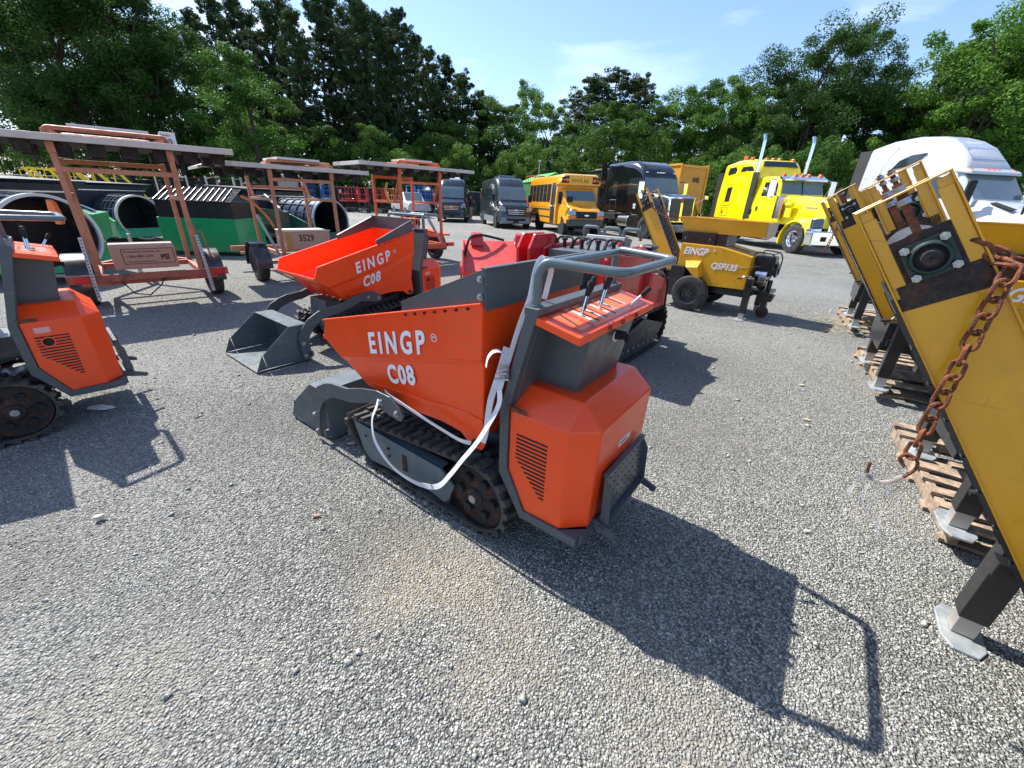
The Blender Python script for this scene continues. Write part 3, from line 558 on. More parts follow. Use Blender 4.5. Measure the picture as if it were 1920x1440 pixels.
# ------------------------------------------------------------------ tracked dumper
def make_dumper(hood_hole=False):
    t = thing('tracked_dumper', 'x', 'mini dumper')
    # ---- tracks
    CI = [(-.19, .21, .21), (.775, .235, .095), (.62, .10, .10), (.1, .10, .10)]
    for s in (1, -1):
        y0, y1 = (.205, .385) if s > 0 else (-.385, -.205)
        tr = track(t, y0, y1, CI, RUBBER, .068, .024)
        b = B(); yo = s*.375
        b.lathe((-.19, yo, .21), [(0, .165), (-s*.02, .17), (-s*.03, .10), (-s*.01, .05), (s*.004, .045), (s*.004, .001)], 30)
        b.lathe((-.19, yo, .21), [(-s*.10, .15), (-s*.02, .17)], 30)
        for k in range(14):
            a = 2*PI*k/14; x, z = -.19+.165*math.cos(a), .21+.165*math.sin(a)
            b.beam((x, yo-s*.05, z), (-.19+.19*math.cos(a), yo-s*.05, .21+.19*math.sin(a)), .03, .06, (0, 1, 0))
        sp = b.build('drive_sprocket', DRUST, t, smooth=True)
        b = B()
        for k in range(6):
            a = 2*PI*k/6; x, z = -.19+.10*math.cos(a), .21+.10*math.sin(a); b.mark(); b.cyl((x, yo-s*.028, z), (x, yo-s*.002+s*.001, z), .024, 12)
        b.build('sprocket_holes', MATBLACK, sp)
        b = B(); b.cyl((-.19, yo, .21), (-.19, yo+s*.02, .21), .022, 8); b.build('hub_nut', STEEL, sp)
        b = B()
        b.prism([(.775, .288), (.70, .10), (.64, .055), (.50, .07), (.10, .088), (.02, .07), (-.012, .095), (-.055, .205), (.04, .275)], yo-s*.012, yo+s*.006)
        b.prism([(.775, .288), (.772, .28), (.04, .267), (.04, .275)], yo-s*.06, yo+s*.0065)
        fr = b.build('track_frame', TFRAME, t, bevel=.003)
        b = B(); b.box(.30, .33, yo+s*.006, yo+s*.012, .13, .23)
        b.build('wear_plate', DRUST, fr)
        b = B()
        for x, z in ((.315, .15), (.315, .21), (.45, .22), (.45, .17), (.02, .21), (.66, .22)): b.mark(); b.cyl((x, yo+s*.006, z), (x, yo+s*.014, z), .007, 8)
        b.build('bolt', DRUST, fr)
        b = B()
        for x, z, r in ((.775, .235, .07), (.62, .085, .06), (.42, .08, .055), (.22, .08, .055), (.05, .08, .055)): b.mark(); b.cyl((x, yo-s*.02, z), (x, yo-s*.16, z), r, 20)
        b.build('track_roller', DRUST, t, smooth=True)
    # ---- chassis
    b = B()
    b.box(-.36, .70, -.20, .20, .14, .36)
    b.prism([(.70, .14), (.78, .30), (.76, .50), (.60, .50), (.55, .14)], -.16, .16)
    b.prism([(-.36, .30), (-.30, .62), (-.20, .62), (-.15, .36), (.60, .36), (.60, .40), (-.1, .44), (-.12, .50), (-.36, .5)], -.15, .15)
    ch = b.build('chassis', DGREY, t, bevel=.004)
    b = B(); b.tube([(.50, 0, .40), (-.20, 0, .52)], .03, 12); b.tube([(.36, .24, .52), (-.1, .26, .50)], .012, 8); b.tube([(.2, -.1, .38), (-.2, -.12, .45), (-.33, -.1, .6)], .012, 8)
    b.build('hydraulic_ram', BLACK, ch, smooth=True)
    # ---- hopper: open sheet metal skip
    def S(x, y, z): return (x, y, z)
    P = {}
    for s in (1, -1):
        P[s] = dict(Tr=S(-.246, s*.385, 1.157), Tf=S(.907, s*.385, .873), L=S(.950, s*.382, .769), Cf=S(.812, s*.378, .683), Cr=S(-.236, s*.378, .931),
                    Df=S(.785, s*.362, .662), Dr=S(-.234, s*.362, .905), Bf=S(.654, s*.325, .531), Br=S(-.20, s*.325, .530))
    b = B()
    def quad(*pts): b.add(pts, [tuple(range(len(pts)))])
    for s in (1, -1):
        p = P[s]
        quad(p['Tr'], p['Tf'], p['L'], p['Cf'], p['Cr']); quad(p['Cr'], p['Cf'], p['Df'], p['Dr']); quad(p['Dr'], p['Df'], p['Bf'], p['Br'])
    q, p = P[1], P[-1]
    for a, c in (('L', 'Cf'), ('Cf', 'Df'), ('Df', 'Bf'), ('Bf', 'Br'), ('Br', 'Dr'), ('Dr', 'Cr'), ('Cr', 'Tr')): quad(q[a], q[c], p[c], p[a])
    ho = b.build('hopper', ORANGE, t, solid=.007)
    b = B()
    for s in (1, -1):
        b.prism([(.60, .572), (.56, .535), (.44, .505), (.05, .530), (-.08, .520), (-.145, .470), (-.205, .468), (-.225, .50), (-.215, .62), (-.21, .63)], s*.333, s*.345)
        b.beam((.56, s*.338, .560), (-.13, s*.338, .628), .022, .012, (0, 1, 0)); b.beam((-.13, s*.338, .628), (-.205, s*.338, .60), .022, .012, (0, 1, 0))
        b.beam((.907, s*.392, .878), (-.25, s*.392, 1.162), .022, .008, (0, 0, 1))
    b.beam((.952, -.385, .768), (.952, .385, .768), .012, .024)
    for k in range(5): b.prism([(.90, .74), (.66, .53), (.66, .50)], -.27+.135*k-.004, -.27+.135*k+.004)
    b.build('hopper_flange', ORANGE, ho, bevel=.002)
    b = B()
    for s in (1, -1):
        for k in range(7):
            u = (k+.5)/7.5; x = .233-.47*u; z = .873+(.907-x)*.2463-.010; bolt(b, (x, s*.389, z), (0, s, 0), .0042, .008)
        b.mark(); b.cyl((-.175, s*.345, .50), (-.175, s*.362, .50), .02, 12)
    b.build('bolt', DRUST, ho)
    # side boards bolted on top
    b = B()
    for s in (1, -1):
        b.prism([(.235, 1.035), (.235, 1.085), (-.252, 1.282), (-.252, 1.155)], s*.379, s*.384)
        b.hexa([(.235, s*.384, 1.078), (.235, s*.365, 1.078), (-.256, s*.365, 1.278), (-.256, s*.384, 1.278)], [(.235, s*.386, 1.090), (.235, s*.360, 1.086), (-.256, s*.360, 1.286), (-.256, s*.386, 1.290)])
    b.box(-.260, -.255, -.386, .386, 1.135, 1.285); b.box(-.262, -.235, -.386, .386, 1.285, 1.292); b.box(-.262, -.250, -.386, .386, 1.135, 1.142)
    ex = b.build('side_board', DGREY, t, bevel=.0015)
    b = B()
    for s in (1, -1):
        for z in (1.185, 1.25): bolt(b, (-.235, s*.386, z), (0, s, 0), .009, .012)
    b.build('bolt', STEEL, ex)
    # lettering on both sides
    for s in (1, -1):
        u = (-.449*s, 0, .106*s*1.0); u = Vector((-s*.9732, 0, s*.2299)); v = Vector((0, 0, 1)); v = (v-u*v.dot(u)*.2).normalized()
        x0, z0 = (.508, .782) if s > 0 else (.045, .890)
        if s < 0: u = Vector((.9732, 0, -.2299))
        text('EINGP', (x0, s*.3895, z0), u, v, .150, WHITE, ho, xs=.80, bold=.03, space=1.42)
        tm = (.028, .987) if s > 0 else (-.0, 1.0)
        if s > 0:
            b = B(); r = .017; b.tube([(.026+r*math.cos(k*.3927), .390, .968+r*math.sin(k*.3927)) for k in range(16)], .0016, 5, closed=True); b.build('trademark_ring', WHITE, ho)
            text('TM', (.037, .3895, .962), u, v, .015, WHITE, ho, name='trademark')
        w = Vector((0, .037*s, .2)).normalized(); w = Vector((0, .135*s, 1)).normalized()
        n = u.cross(w).normalized()
        x1, z1 = (.424, .628) if s > 0 else (.145, .70)
        def ysurf(x, z):
            zt = .905-(x+.234)*(.905-.662)/1.019; zb = .530
            return .325+(.362-.325)*(z-zb)/(zt-zb)
        text('C08', (x1, s*(ysurf(x1, z1)+.0085), z1), Vector((u.x, s*.012, u.z)), w, .148, WHITE, ho, xs=.80, bold=.034, space=1.15)
    # ---- frame behind the hopper
    b = B()
    col_ = [(-.425, 1.150), (-.475, 1.150), (-.365, .745), (-.365, .455), (-.462, .265), (-.64, .268), (-.727, .268), (-.727, .225), (-.64, .222), (-.445, .225), (-.322, .42), (-.322, .72)]
    for s in (1, -1): b.prism(col_, s*.330, s*.362)
    b.prism([(-.425, 1.150), (-.475, 1.150), (-.372, .745), (-.372, .455), (-.465, .28), (-.445, .245), (-.325, .42), (-.325, .72)], -.331, .331)
    b.hexa([(-.42, -.362, 1.148), (-.48, -.362, 1.148), (-.48, .362, 1.148), (-.42, .362, 1.148)], [(-.42, -.362, 1.176), (-.48, -.362, 1.176), (-.48, .362, 1.176), (-.42, .362, 1.176)])
    b.prism([(-.46, .225), (-.46, .268), (-.742, .268), (-.742, .225)], -.331, .331)
    b.add([(-.64, .362, .222), (-.742, .272, .225), (-.742, .272, .268), (-.64, .362, .268), (-.64, .33, .222), (-.70, .27, .225), (-.70, .27, .268), (-.64, .33, .268)], [(0, 1, 2, 3), (4, 5, 6, 7), (0, 1, 5, 4), (3, 2, 6, 7)])
    fr = b.build('frame', DGREY, t, bevel=.003)
    b = B(); b.box(-.375, -.362, .363, .369, .735, .765); b.box(-.45, -.375, .353, .358, .742, .760)
    b.build('hinge', RUST, fr)
    b = B()
    for z in (.80, 1.0): bolt(b, (-.43-(z-.9)*-.2, .21, z), (0, 1, 0), .007, .01)
    # ---- console
    b = B(); yb, yt = .194, .215
    b.hexa([(-.36, -yb, .822), (-.577, -yb, .822), (-.577, yb, .822), (-.36, yb, .822)], [(-.44, -yt, 1.128), (-.625, -yt, 1.100), (-.625, yt, 1.100), (-.44, yt, 1.128)])
    co = b.build('console', DGREY, t, bevel=.003)
    b = B(); b.lathe((-.608, -.045, 1.02), [(.0, .030), (-.006, .030), (-.006, .001)], 20, 'x'); b.build('dial_plate', PAPER, co)
    b = B(); b.cyl((-.612, -.045, 1.02), (-.655, -.045, 1.025), .021, 16, .017); b.box(-.668, -.653, -.052, -.038, 1.000, 1.030); b.build('knob', MATBLACK, co)
    # ---- control panel
    pz = lambda x: 1.148+(x+.463)*(1.148-1.109)/.184
    b = B(); X0, X1 = -.457, -.650
    b.hexa([(X0, -.358, pz(X0)-.03), (X1, -.358, pz(X1)-.03), (X1, .358, pz(X1)-.03), (X0, .358, pz(X0)-.03)], [(X0, -.358, pz(X0)), (X1, -.358, pz(X1)), (X1, .358, pz(X1)), (X0, .358, pz(X0))])
    pa = b.build('control_panel', ORANGE, t, bevel=.003)
    def patch(x0, x1, y0, y1, m, nm, e=.0012):
        b = B(); b.hexa([(x0, y0, pz(x0)+e*.2), (x1, y0, pz(x1)+e*.2), (x1, y1, pz(x1)+e*.2), (x0, y1, pz(x0)+e*.2)], [(x0, y0, pz(x0)+e), (x1, y0, pz(x1)+e), (x1, y1, pz(x1)+e), (x0, y1, pz(x0)+e)])
        return b.build(nm, m, pa)
    patch(-.475, -.632, -.30, .315, mat('decal_red', (.50, .035, .02), .35, 0, .1), 'decal', .0012)
    patch(-.478, -.628, -.29, .20, ORANGE_T, 'decal', .002); patch(-.492, -.620, .222, .300, ORANGE_T, 'decal', .002)
    sg = mat('decal_silver', (.45, .42, .42), .4)
    rows = [(.165, 'x'), (.115, 'x'), (.015, 'x'), (-.035, 'x')]
    for k, y in enumerate((.168, .095, .018, -.055)):
        patch(-.485, -.610, y-.011, y+.011, sg, 'label_strip', .0028)
        for j in range(4): patch(-.492-j*.03, -.506-j*.03, y-.006, y+.006, WHITE if j % 2 else MATBLACK, 'pictogram', .0034)
        yy = y-.026
        if k != 3: patch(-.485, -.612, yy-.004, yy+.004, MATBLACK, 'lever_slot', .003)
    patch(-.482, -.575, -.145, -.155, MATBLACK, 'lever_slot', .003); patch(-.482, -.585, -.165, -.178, sg, 'label_strip', .0028)
    for (x, y, dx, dz, c) in ((-.540, .150, -.01, .120, 0), (-.530, .112, -.015, .130, 0), (-.540, -.005, -.01, .125, 0), (-.530, -.045, -.015, .125, 0), (-.60, -.185, -.055, .075, 1)):
        b = B(); a = Vector((x, y, pz(x))); e = Vector((x+dx, y-.030-.03*c, pz(x)+dz)); m_ = a.lerp(e, .55)
        b.tube([a, m_, a.lerp(e, .62)], .006, 8); lv = b.build('lever', CHROME, pa, smooth=True)
        b = B(); b.tube([m_, a.lerp(e, .6), a.lerp(e, .9), e, e+(e-a)*.02], [.007, .009, .0115, .010, .003], 12); b.build('lever_grip', MATBLACK, lv, smooth=True)
    b = B()
    for y in (.12, 0, -.14): b.mark(); b.box(-.655, -.649, y-.011, y+.011, 1.085, 1.100)
    b.build('clip', RUST, pa)
    # ---- handle bars
    b = B(); hz = 1.318
    b.tube(arc([(-.446, .325, 1.17), (-.446, .325, 1.30), (-.47, .312, hz+.012), (-.735, .258, hz), (-.735, -.258, hz), (-.47, -.312, hz+.012), (-.446, -.325, 1.30), (-.446, -.325, 1.17)], .05, 6), .0165, 14)
    b.tube([(-.458, .318, hz), (-.458, -.318, hz)], .0165, 14)
    ha = b.build('handle_bar', TUBE, t, smooth=True)
    b = B()
    for s in (1, -1): b.mark(); b.cyl((-.446, s*.325, 1.172), (-.446, s*.325, 1.182), .024, 14)
    b.build('weld_collar', TUBE, ha)
    # ---- engine hood (faceted)
    b = B(); a_, c_, bb = .351, .249, .263
    V = [(-.367, a_, .734), (-.640, a_, .734), (-.736, bb, .734), (-.644, c_, .826), (-.367, c_, .826),
         (-.367, a_, .457), (-.464, a_, .268), (-.640, a_, .270), (-.729, bb, .270)]
    M_ = [(x, -y, z) for x, y, z in V]; n = len(V); fs = [(0, 1, 3, 4), (1, 2, 3), (0, 5, 6, 7, 1), (1, 7, 8, 2)]
    F = fs+[tuple(i+n for i in f)[::-1] for f in fs]+[(4, 3, 3+n, 4+n), (3, 2, 2+n, 3+n), (2, 8, 8+n, 2+n), (0, 4, 4+n, n, 5+n, 5)]
    b.add(V+M_, F)
    hd = b.build('engine_hood', ORANGE, t, bevel=.006, seg=3)
    # louvres
    def inside(z):
        t_ = (.642-z)/(.642-.375); x0 = -.405 if t_ < .45 else -.405-.125*(t_-.45)/.55; return x0, -.555
    for s in (1, -1):
        b = B()
        for k in range(15):
            z = .638-k*.0188; x0, x1 = inside(z); b.prism([(x0, z-.0042), (x1, z-.0042), (x1-.001, z+.0042), (x0+.001, z+.0042)], s*.349, s*.3525)
        lo = b.build('louvre', MATBLACK, hd)
    if hood_hole:
        b = B(); b.lathe((-.455, .352, .605), [(0, .034), (.004, .033), (.004, .026), (-.004, .025)], 24); b.build('exhaust_ring', ORANGE, hd)
        b = B(); b.lathe((-.455, .352, .605), [(.0015, .026), (.0015, .001)], 24); b.build('exhaust_hole', MATBLACK, hd)
        b = B(); b.box(-.485, -.415, .3515, .3525, .665, .70); b.build('sticker', mat('pink_sticker', (.75, .35, .33), .5), hd)
    # sticker on the rear
    b = B(); b.hexa([(-.7325, .05, .560), (-.7325, -.075, .560), (-.7325, -.075, .590), (-.7325, .05, .590)], [(-.7345, .05, .560), (-.7345, -.075, .560), (-.7345, -.075, .590), (-.7345, .05, .590)])
    b.build('sticker', PAPER, hd)
    b = B(); b.box(-.7355, -.7346, -.03, .04, .570, .580); b.build('sticker_print', mat('print_grey', (.15, .15, .16), .6), hd)
    # ---- folding foot plate at the back
    b = B()
    b.hexa([(-.765, -.205, .285), (-.765, .205, .285), (-.775, .205, .295), (-.775, -.205, .295)], [(-.752, -.205, .510), (-.752, .205, .510), (-.760, .205, .513), (-.760, -.205, .513)])
    for s in (1, -1): b.prism([(-.762, .27), (-.80, .285), (-.79, .45), (-.752, .515)], s*.205, s*.212)
    b.box(-.80, -.755, -.21, .21, .270, .280); b.box(-.768, -.745, -.21, .21, .508, .516)
    fp = b.build('foot_plate', DGREY, t, bevel=.002)
    b = B()
    for i in range(5):
        for j in range(9): b.cyl((-.7735+.003*i, -.17+.042*j, .315+i*.042), (-.7775+.003*i, -.17+.042*j, .315+i*.042), .0033, 8)
    absorb(fp, b, MATBLACK)
    for s in (1, -1):
        b = B(); b.prism([(-.70, .255), (-.86, .215), (-.865, .24), (-.76, .285), (-.70, .285)], s*.222-.006, s*.222+.006); b.cyl((-.845, s*.222-.014, .231), (-.845, s*.222+.014, .231), .013, 8); b.cyl((-.775, s*.222-.016, .262), (-.775, s*.222+.016, .262), .012, 8)
        b.build('foot_plate_arm', DGREY, t)
    # ---- loader arms and bucket
    AP = [(1.135, .035), (1.190, .030), (1.200, .26), (1.160, .34), (1.080, .425), (.98, .475), (.90, .498), (.735, .515), (.60, .560), (.455, .590), (.35, .588), (.275, .545), (.252, .505), (.275, .470), (.315, .470), (.43, .490), (.51, .500), (.60, .470), (.73, .430), (.88, .410), (.97, .375), (1.05, .315), (1.105, .235), (1.135, .12)]
    arms = []
    for s in (1, -1):
        b = B(); b.prism(AP, s*.400, s*.415)
        ar = b.build('loader_arm', DGREY, t, bevel=.0025)
        b = B()
        for x, z in ((1.165, .075), (1.165, .20), (.42, .535), (.30, .51)): bolt(b, (x, s*.415, z), (0, s, 0), .012, .014)
        b.build('bolt', STEEL, ar)
    b = B(); b.cyl((.42, -.40, .535), (.42, .40, .535), .018, 12); b.build('arm_pivot', DGREY, t)
    SP = [(1.505, .030), (1.52, .165), (1.255, .375), (1.085, .372), (1.085, .045), (1.11, .022)]
    b = B()
    for s in (1, -1): b.prism(SP, s*.370, s*.376)
    b.hexa([(1.60, -.372, .012), (1.60, .372, .012), (1.11, .372, .016), (1.11, -.372, .016)], [(1.60, -.372, .020), (1.60, .372, .020), (1.11, .372, .026), (1.11, -.372, .026)])
    for s in (1, -1): b.prism([(1.505, .03), (1.60, .02), (1.53, .165)], s*.370, s*.375)
    b.box(1.085, 1.093, -.372, .372, .02, .372)
    b.hexa([(1.255, -.372, .371), (1.255, .372, .371), (1.085, .372, .367), (1.085, -.372, .367)], [(1.255, -.372, .377), (1.255, .372, .377), (1.085, .372, .373), (1.085, -.372, .373)])
    b.hexa([(1.093, -.37, .02), (1.093, .37, .02), (1.20, .37, .02), (1.20, -.37, .02)], [(1.093, -.37, .09), (1.093, .37, .09), (1.10, .37, .09), (1.10, -.37, .09)])
    b.box(1.08, 1.10, -.41, .41, .05, .10)
    b.build('bucket', SGREY, t, bevel=.002)
    return t

d0 = make_dumper(); d0['label'] = 'orange tracked dumper in the foreground centre with white strap and control panel facing the camera'
d0['group'] = 'orange tracked dumpers'
d0.location = (-.093, 1.964, 0); d0.rotation_euler = (0, 0, R_(143.93))
d1 = make_dumper(True); d1.name = 'tracked_dumper'
tag(d1, 'second orange tracked dumper with open hopper and bucket towards the camera, behind the nearest one', 'mini dumper', 'orange tracked dumpers')
d1.location = (-1.617, 4.833, 0); d1.rotation_euler = (0, 0, R_(232.1))
dup(d1, 'orange tracked dumper cut off by the left edge, only hood and handle in view', (-3.492, 2.281, 0), 228.7)

def ribbon(pts, w, th, m, name, parent=None, wdir=None):
    b = B(); pts = [Vector(p) for p in pts]; rings = []
    for i, p in enumerate(pts):
        t = (pts[min(i+1, len(pts)-1)]-pts[max(i-1, 0)]).normalized(); wd = wdir(i/len(pts), t) if callable(wdir) else Vector(wdir); wd = (wd-t*wd.dot(t)).normalized(); n = t.cross(wd)
        rings.append([p+wd*w/2+n*th/2, p-wd*w/2+n*th/2, p-wd*w/2-n*th/2, p+wd*w/2-n*th/2])
    b.rings(rings); return b.build(name, m, parent)
def spline(pts, k=6):
    pts = [Vector(p) for p in pts]; out = []; n = len(pts)
    for i in range(n-1):
        p0, p1, p2, p3 = pts[max(i-1, 0)], pts[i], pts[i+1], pts[min(i+2, n-1)]
        for j in range(k):
            t = j/k; out.append(.5*((2*p1)+(-p0+p2)*t+(2*p0-5*p1+4*p2-p3)*t*t+(-p0+3*p1-3*p2+p3)*t**3))
    out.append(pts[-1]); return out
def straps():
    t = thing('ratchet_strap', 'white webbing strap looped from the handle bar of the foreground dumper down round its track', 'strap', (-.093, 1.964, 0), 143.93)
    W = .027
    lo = spline([(-.335, .385, .83), (-.34, .40, .76), (-.26, .425, .585), (-.17, .43, .45), (-.09, .43, .33), (.0, .43, .215), (.12, .43, .160), (.25, .43, .145), (.37, .43, .165), (.46, .43, .225), (.505, .43, .30), (.50, .43, .41), (.455, .425, .50), (.44, .418, .545)], 6)
    ribbon(lo, W, .002, STRAP, 'webbing', t, lambda f, tt: tt.cross(Vector((.25, 1, .35+.5*math.sin(f*9)))))
    up = spline([(-.335, .385, .83), (-.335, .352, .90), (-.352, .340, .98), (-.385, .335, 1.10), (-.422, .333, 1.20), (-.435, .325, 1.30), (-.452, .31, 1.343), (-.472, .285, 1.31), (-.445, .255, 1.24), (-.425, .24, 1.185)], 6)
    ribbon(up, W*.72, .002, STRAP, 'webbing', t, (.7, .5, .25))
    s2 = spline([(-.30, .30, .98), (-.285, .33, .86), (-.26, .35, .74), (-.24, .35, .60), (-.22, .35, .52)], 6)
    ribbon(s2, W, .002, STRAP, 'webbing', t, (1, .3, .2))
    s3 = spline([(.40, .40, .600), (.335, .405, .585), (.27, .41, .582), (.20, .41, .570), (.09, .405, .548), (-.01, .40, .530), (-.12, .395, .515), (-.165, .37, .505)], 5)
    ribbon(s3, W, .002, STRAP, 'webbing', t, (0, .35, .95))
    s4 = spline([(-.355, .375, .975), (-.345, .40, 1.000), (-.32, .41, .995), (-.295, .41, .965), (-.285, .41, .925)], 5)
    ribbon(s4, W*.9, .002, STRAP, 'loose_end', t, (.75, -.6, .1))
    b = B(); b.box(-.365, -.335, .372, .392, .895, .90); b.tube([(-.37, .385, .91), (-.33, .40, .905)], .005, 8); b.tube([(-.375, .38, .885), (-.32, .40, .88)], .005, 8); b.tube([(-.37, .385, .93), (-.335, .398, .925)], .004, 8); b.box(-.37, -.325, .372, .376, .875, .935)
    b.build('buckle', STEEL, t)
straps()

# ------------------------------------------------------------------ chains
def link(b, c, d, up, L_=.036, w=.024, r=.0042, n=6):
    d = Vector(d).normalized(); up = Vector(up); up = (up-d*up.dot(d)).normalized(); h = L_/2-w/2; pts = []
    for k in range(12):
        a = 2*PI*k/12; x = math.cos(a)*w/2; y = math.sin(a)*w/2+(h if math.sin(a) >= 0 else -h); pts.append(Vector(c)+up*x+d*y)
    b.tube(pts, r, n, closed=True)
def chain(pts, m, label, cat='chain', group=None, pitch=.0275, L_=.036, w=.024, r=.0042, hook=False, up0=(0, 1, 0), name='rusty_chain'):
    pts = [Vector(p) for p in pts]; seg = []
    sp = spline(pts, 10); acc = 0; out = [sp[0]]
    for a, c in zip(sp, sp[1:]):
        l = (c-a).length
        while acc+l >= pitch:
            t = (pitch-acc)/l; a = a.lerp(c, t); out.append(a); l = (c-a).length; acc = 0
        acc += l
    b = B()
    for i in range(len(out)-1):
        d = out[i+1]-out[i]; u = Vector(up0); s = d.cross(u).normalized(); v = s if i % 2 else s.cross(d).normalized()
        v = (v+s*.35*(1 if i % 3 else -1)).normalized()
        link(b, (out[i]+out[i+1])/2, d, v, L_, w, r)
    t = thing(name, label, cat, tuple(pts[0]), 0, group)
    o = b.build('links', m, t, smooth=True, loc=None); o.location = -pts[0]
    return t, out[-1]

# ------------------------------------------------------------------ mobile crusher with steep conveyor
def make_crusher(boom, jy=(-.41, .41), ch0=-.62):
    """x+ towards the engine, y+ left"""
    t = thing('mobile_crusher', 'x', 'stone crusher')
    # body with two angled ends
    prof = [(-.317, .995), (.285, .985), (.735, .890), (.725, .425), (.160, .400), (.150, .405), (.044, .765), (-.166, .742), (-.317, .636)]
    b = B(); b.prism([(-.317, .995), (.285, .985), (.735, .890), (.725, .425), (.155, .402), (.05, .60), (-.25, .62), (-.317, .60)], -.37, .37)
    bd = b.build('body', YELLOW, t, bevel=.006)
    for s in (-1, 1):
        b = B()
        b.hexa([(-.20, s*.372, .742), (.045, s*.372, .762), (.12, s*.372, .56), (.06, s*.372, .46)], [(-.13, s*.50, .655), (.05, s*.50, .675), (.10, s*.50, .52), (.085, s*.50, .47)])
        b.build('fender', YELLOW, bd, bevel=.004)
    b = B()
    for s in (-1, 1):
        for x, z in ((-.16, .765), (.05, .785), (.13, .54), (.31, .965), (.31, .47), (.62, .45), (.70, .87), (-.29, .97)): bolt(b, (x, s*.371, z), (0, s, 0), .006, .008)
    b.build('bolt', STEEL, bd)
    b = B(); b.hexa([(.32, -.05, .984), (.60, -.05, .924), (.60, -.02, .924), (.32, -.02, .984)], [(.32, -.05, .988), (.60, -.05, .928), (.60, -.02, .928), (.32, -.02, .988)])
    b.build('vent_slot', MATBLACK, bd)
    for s in (-1, 1):
        u = Vector((1*-s, 0, 0)) if s > 0 else Vector((1, 0, 0)); v = Vector((0, 0, 1))
        x0, x1 = (-.262, .192) if s < 0 else (.18, .63)
        text('EINGP', (x0, s*.3722, .842), u, v, .142, WHITE, bd, xs=.93, bold=.028, shear=.28)
        text('QSP135', (x1, s*.3722, .672 if s < 0 else .66), u, v, .122, WHITE, bd, xs=.93, bold=.028, shear=.28)
        if s < 0: text('\u00ae', (.185, -.3722, .905), u, v, .05, WHITE, bd, name='trademark')
    # black mid box and hopper tray
    b = B(); b.box(-.36, .15, -.29, .29, .975, 1.165); b.box(.02, .30, -.24, .24, .985, 1.14)
    mb = b.build('crusher_box', mat('box_black', (.018, .010, .012), .3, 0, .3), t, bevel=.006)
    for s in (-1, 1):
        for x in (-.295, .082):
            b = B(); b.cyl((x, s*.29, 1.07), (x, s*.30, 1.07), .04, 20); b.cyl((x, s*.30, 1.07), (x, s*.312, 1.07), .018, 14); b.build('bearing_cap', DRUST, mb)
            b = B(); b.cyl((x, s*.312, 1.07), (x, s*.316, 1.07), .010, 12); b.build('shaft_end', STEEL, mb)
    b = B()
    q0 = [(-.345, -.25, 1.165), (.80, -.25, 1.150), (.80, .25, 1.150), (-.345, .25, 1.165)]; q1 = [(-.435, -.30, 1.372), (.80, -.30, 1.350), (.80, .30, 1.350), (-.435, .30, 1.372)]
    b.add(q0+q1, [(0, 1, 5, 4), (3, 7, 6, 2), (0, 4, 7, 3), (0, 3, 2, 1), (1, 2, 6, 5)])
    tr = b.build('hopper_tray', YELLOW, t, solid=.006)
    b = B()
    for s in (-1, 1): b.beam((-.44, s*.31, 1.372), (.805, s*.31, 1.350), .022, .005)
    b.beam((-.44, -.31, 1.372), (-.44, .31, 1.372), .02, .005); b.build('tray_rim', YELLOW, tr)
    b = B(); b.hexa([(.806, -.25, 1.15), (.81, -.25, 1.15), (.81, .25, 1.15), (.806, .25, 1.15)], [(.806, -.30, 1.345), (.81, -.30, 1.345), (.81, .30, 1.345), (.806, .30, 1.345)]); b.build('tray_end', mat('tray_tan', (.50, .36, .25), .4, 0, .1), tr)
    # boom
    S, E, wd = [Vector((p[0], 0, p[1])) for p in boom[:2]]+[boom[2]]
    d = (E-S).normalized(); n = Vector((-d.z, 0, d.x)); L_ = (E-S).length      # n points up-right of the boom
    def P(s, k, y): q = S+d*s+n*k; return (q.x, y, q.z)
    W_ = .197
    bo = None
    b = B()
    for y in (-1, 1):
        yo = y*W_; yi = y*(W_-.004)
        b.hexa([P(.30, 0, yi), P(L_, 0, yi), P(L_, wd, yi), P(.30, wd, yi)], [P(.30, 0, yo), P(L_, 0, yo), P(L_, wd, yo), P(.30, wd, yo)])
        fl = .026
        for k0 in (0, wd):
            b.beam(P(0, k0, y*(W_+.002)), P(L_, k0, y*(W_+.002)), .006, fl, (0, 1, 0)) if False else b.hexa([P(0, k0-.002, y*(W_-.014)), P(L_, k0-.002, y*(W_-.014)), P(L_, k0+.003, y*(W_-.014)), P(0, k0+.003, y*(W_-.014))], [P(0, k0-.002, y*(W_+.012)), P(L_, k0-.002, y*(W_+.012)), P(L_, k0+.003, y*(W_+.012)), P(0, k0+.003, y*(W_+.012))])
        b.hexa([P(-.006, -.002, y*(W_-.014)), P(0, -.002, y*(W_-.014)), P(0, wd+.003, y*(W_-.014)), P(-.006, wd+.003, y*(W_-.014))], [P(-.006, -.002, y*(W_+.012)), P(0, -.002, y*(W_+.012)), P(0, wd+.003, y*(W_+.012)), P(-.006, wd+.003, y*(W_+.012))])
        for k0, k1, s0, s1 in ((.003, .030, .005, .30), (wd-.030, wd, .005, .20)):
            b.hexa([P(s0, k0, yi), P(s1, k0, yi), P(s1, k1, yi), P(s0, k1, yi)], [P(s0, k0, yo), P(s1, k0, yo), P(s1, k1, yo), P(s0, k1, yo)])
        for k0, k1 in ((.004, .034), (wd-.034, wd-.003)):
            b.hexa([P(.03, k0, yo), P(.235, k0, yo), P(.235, k1, yo), P(.03, k1, yo)], [P(.03, k0, yo+y*.004), P(.235, k0, yo+y*.004), P(.235, k1, yo+y*.004), P(.03, k1, yo+y*.004)])
    for s_ in (.5, .85): b.beam(P(s_*L_, wd*.5, -W_+.007), P(s_*L_, wd*.5, W_-.007), .03)
    bo = b.build('conveyor_boom', YELLOW, t, bevel=.0012, seg=1)
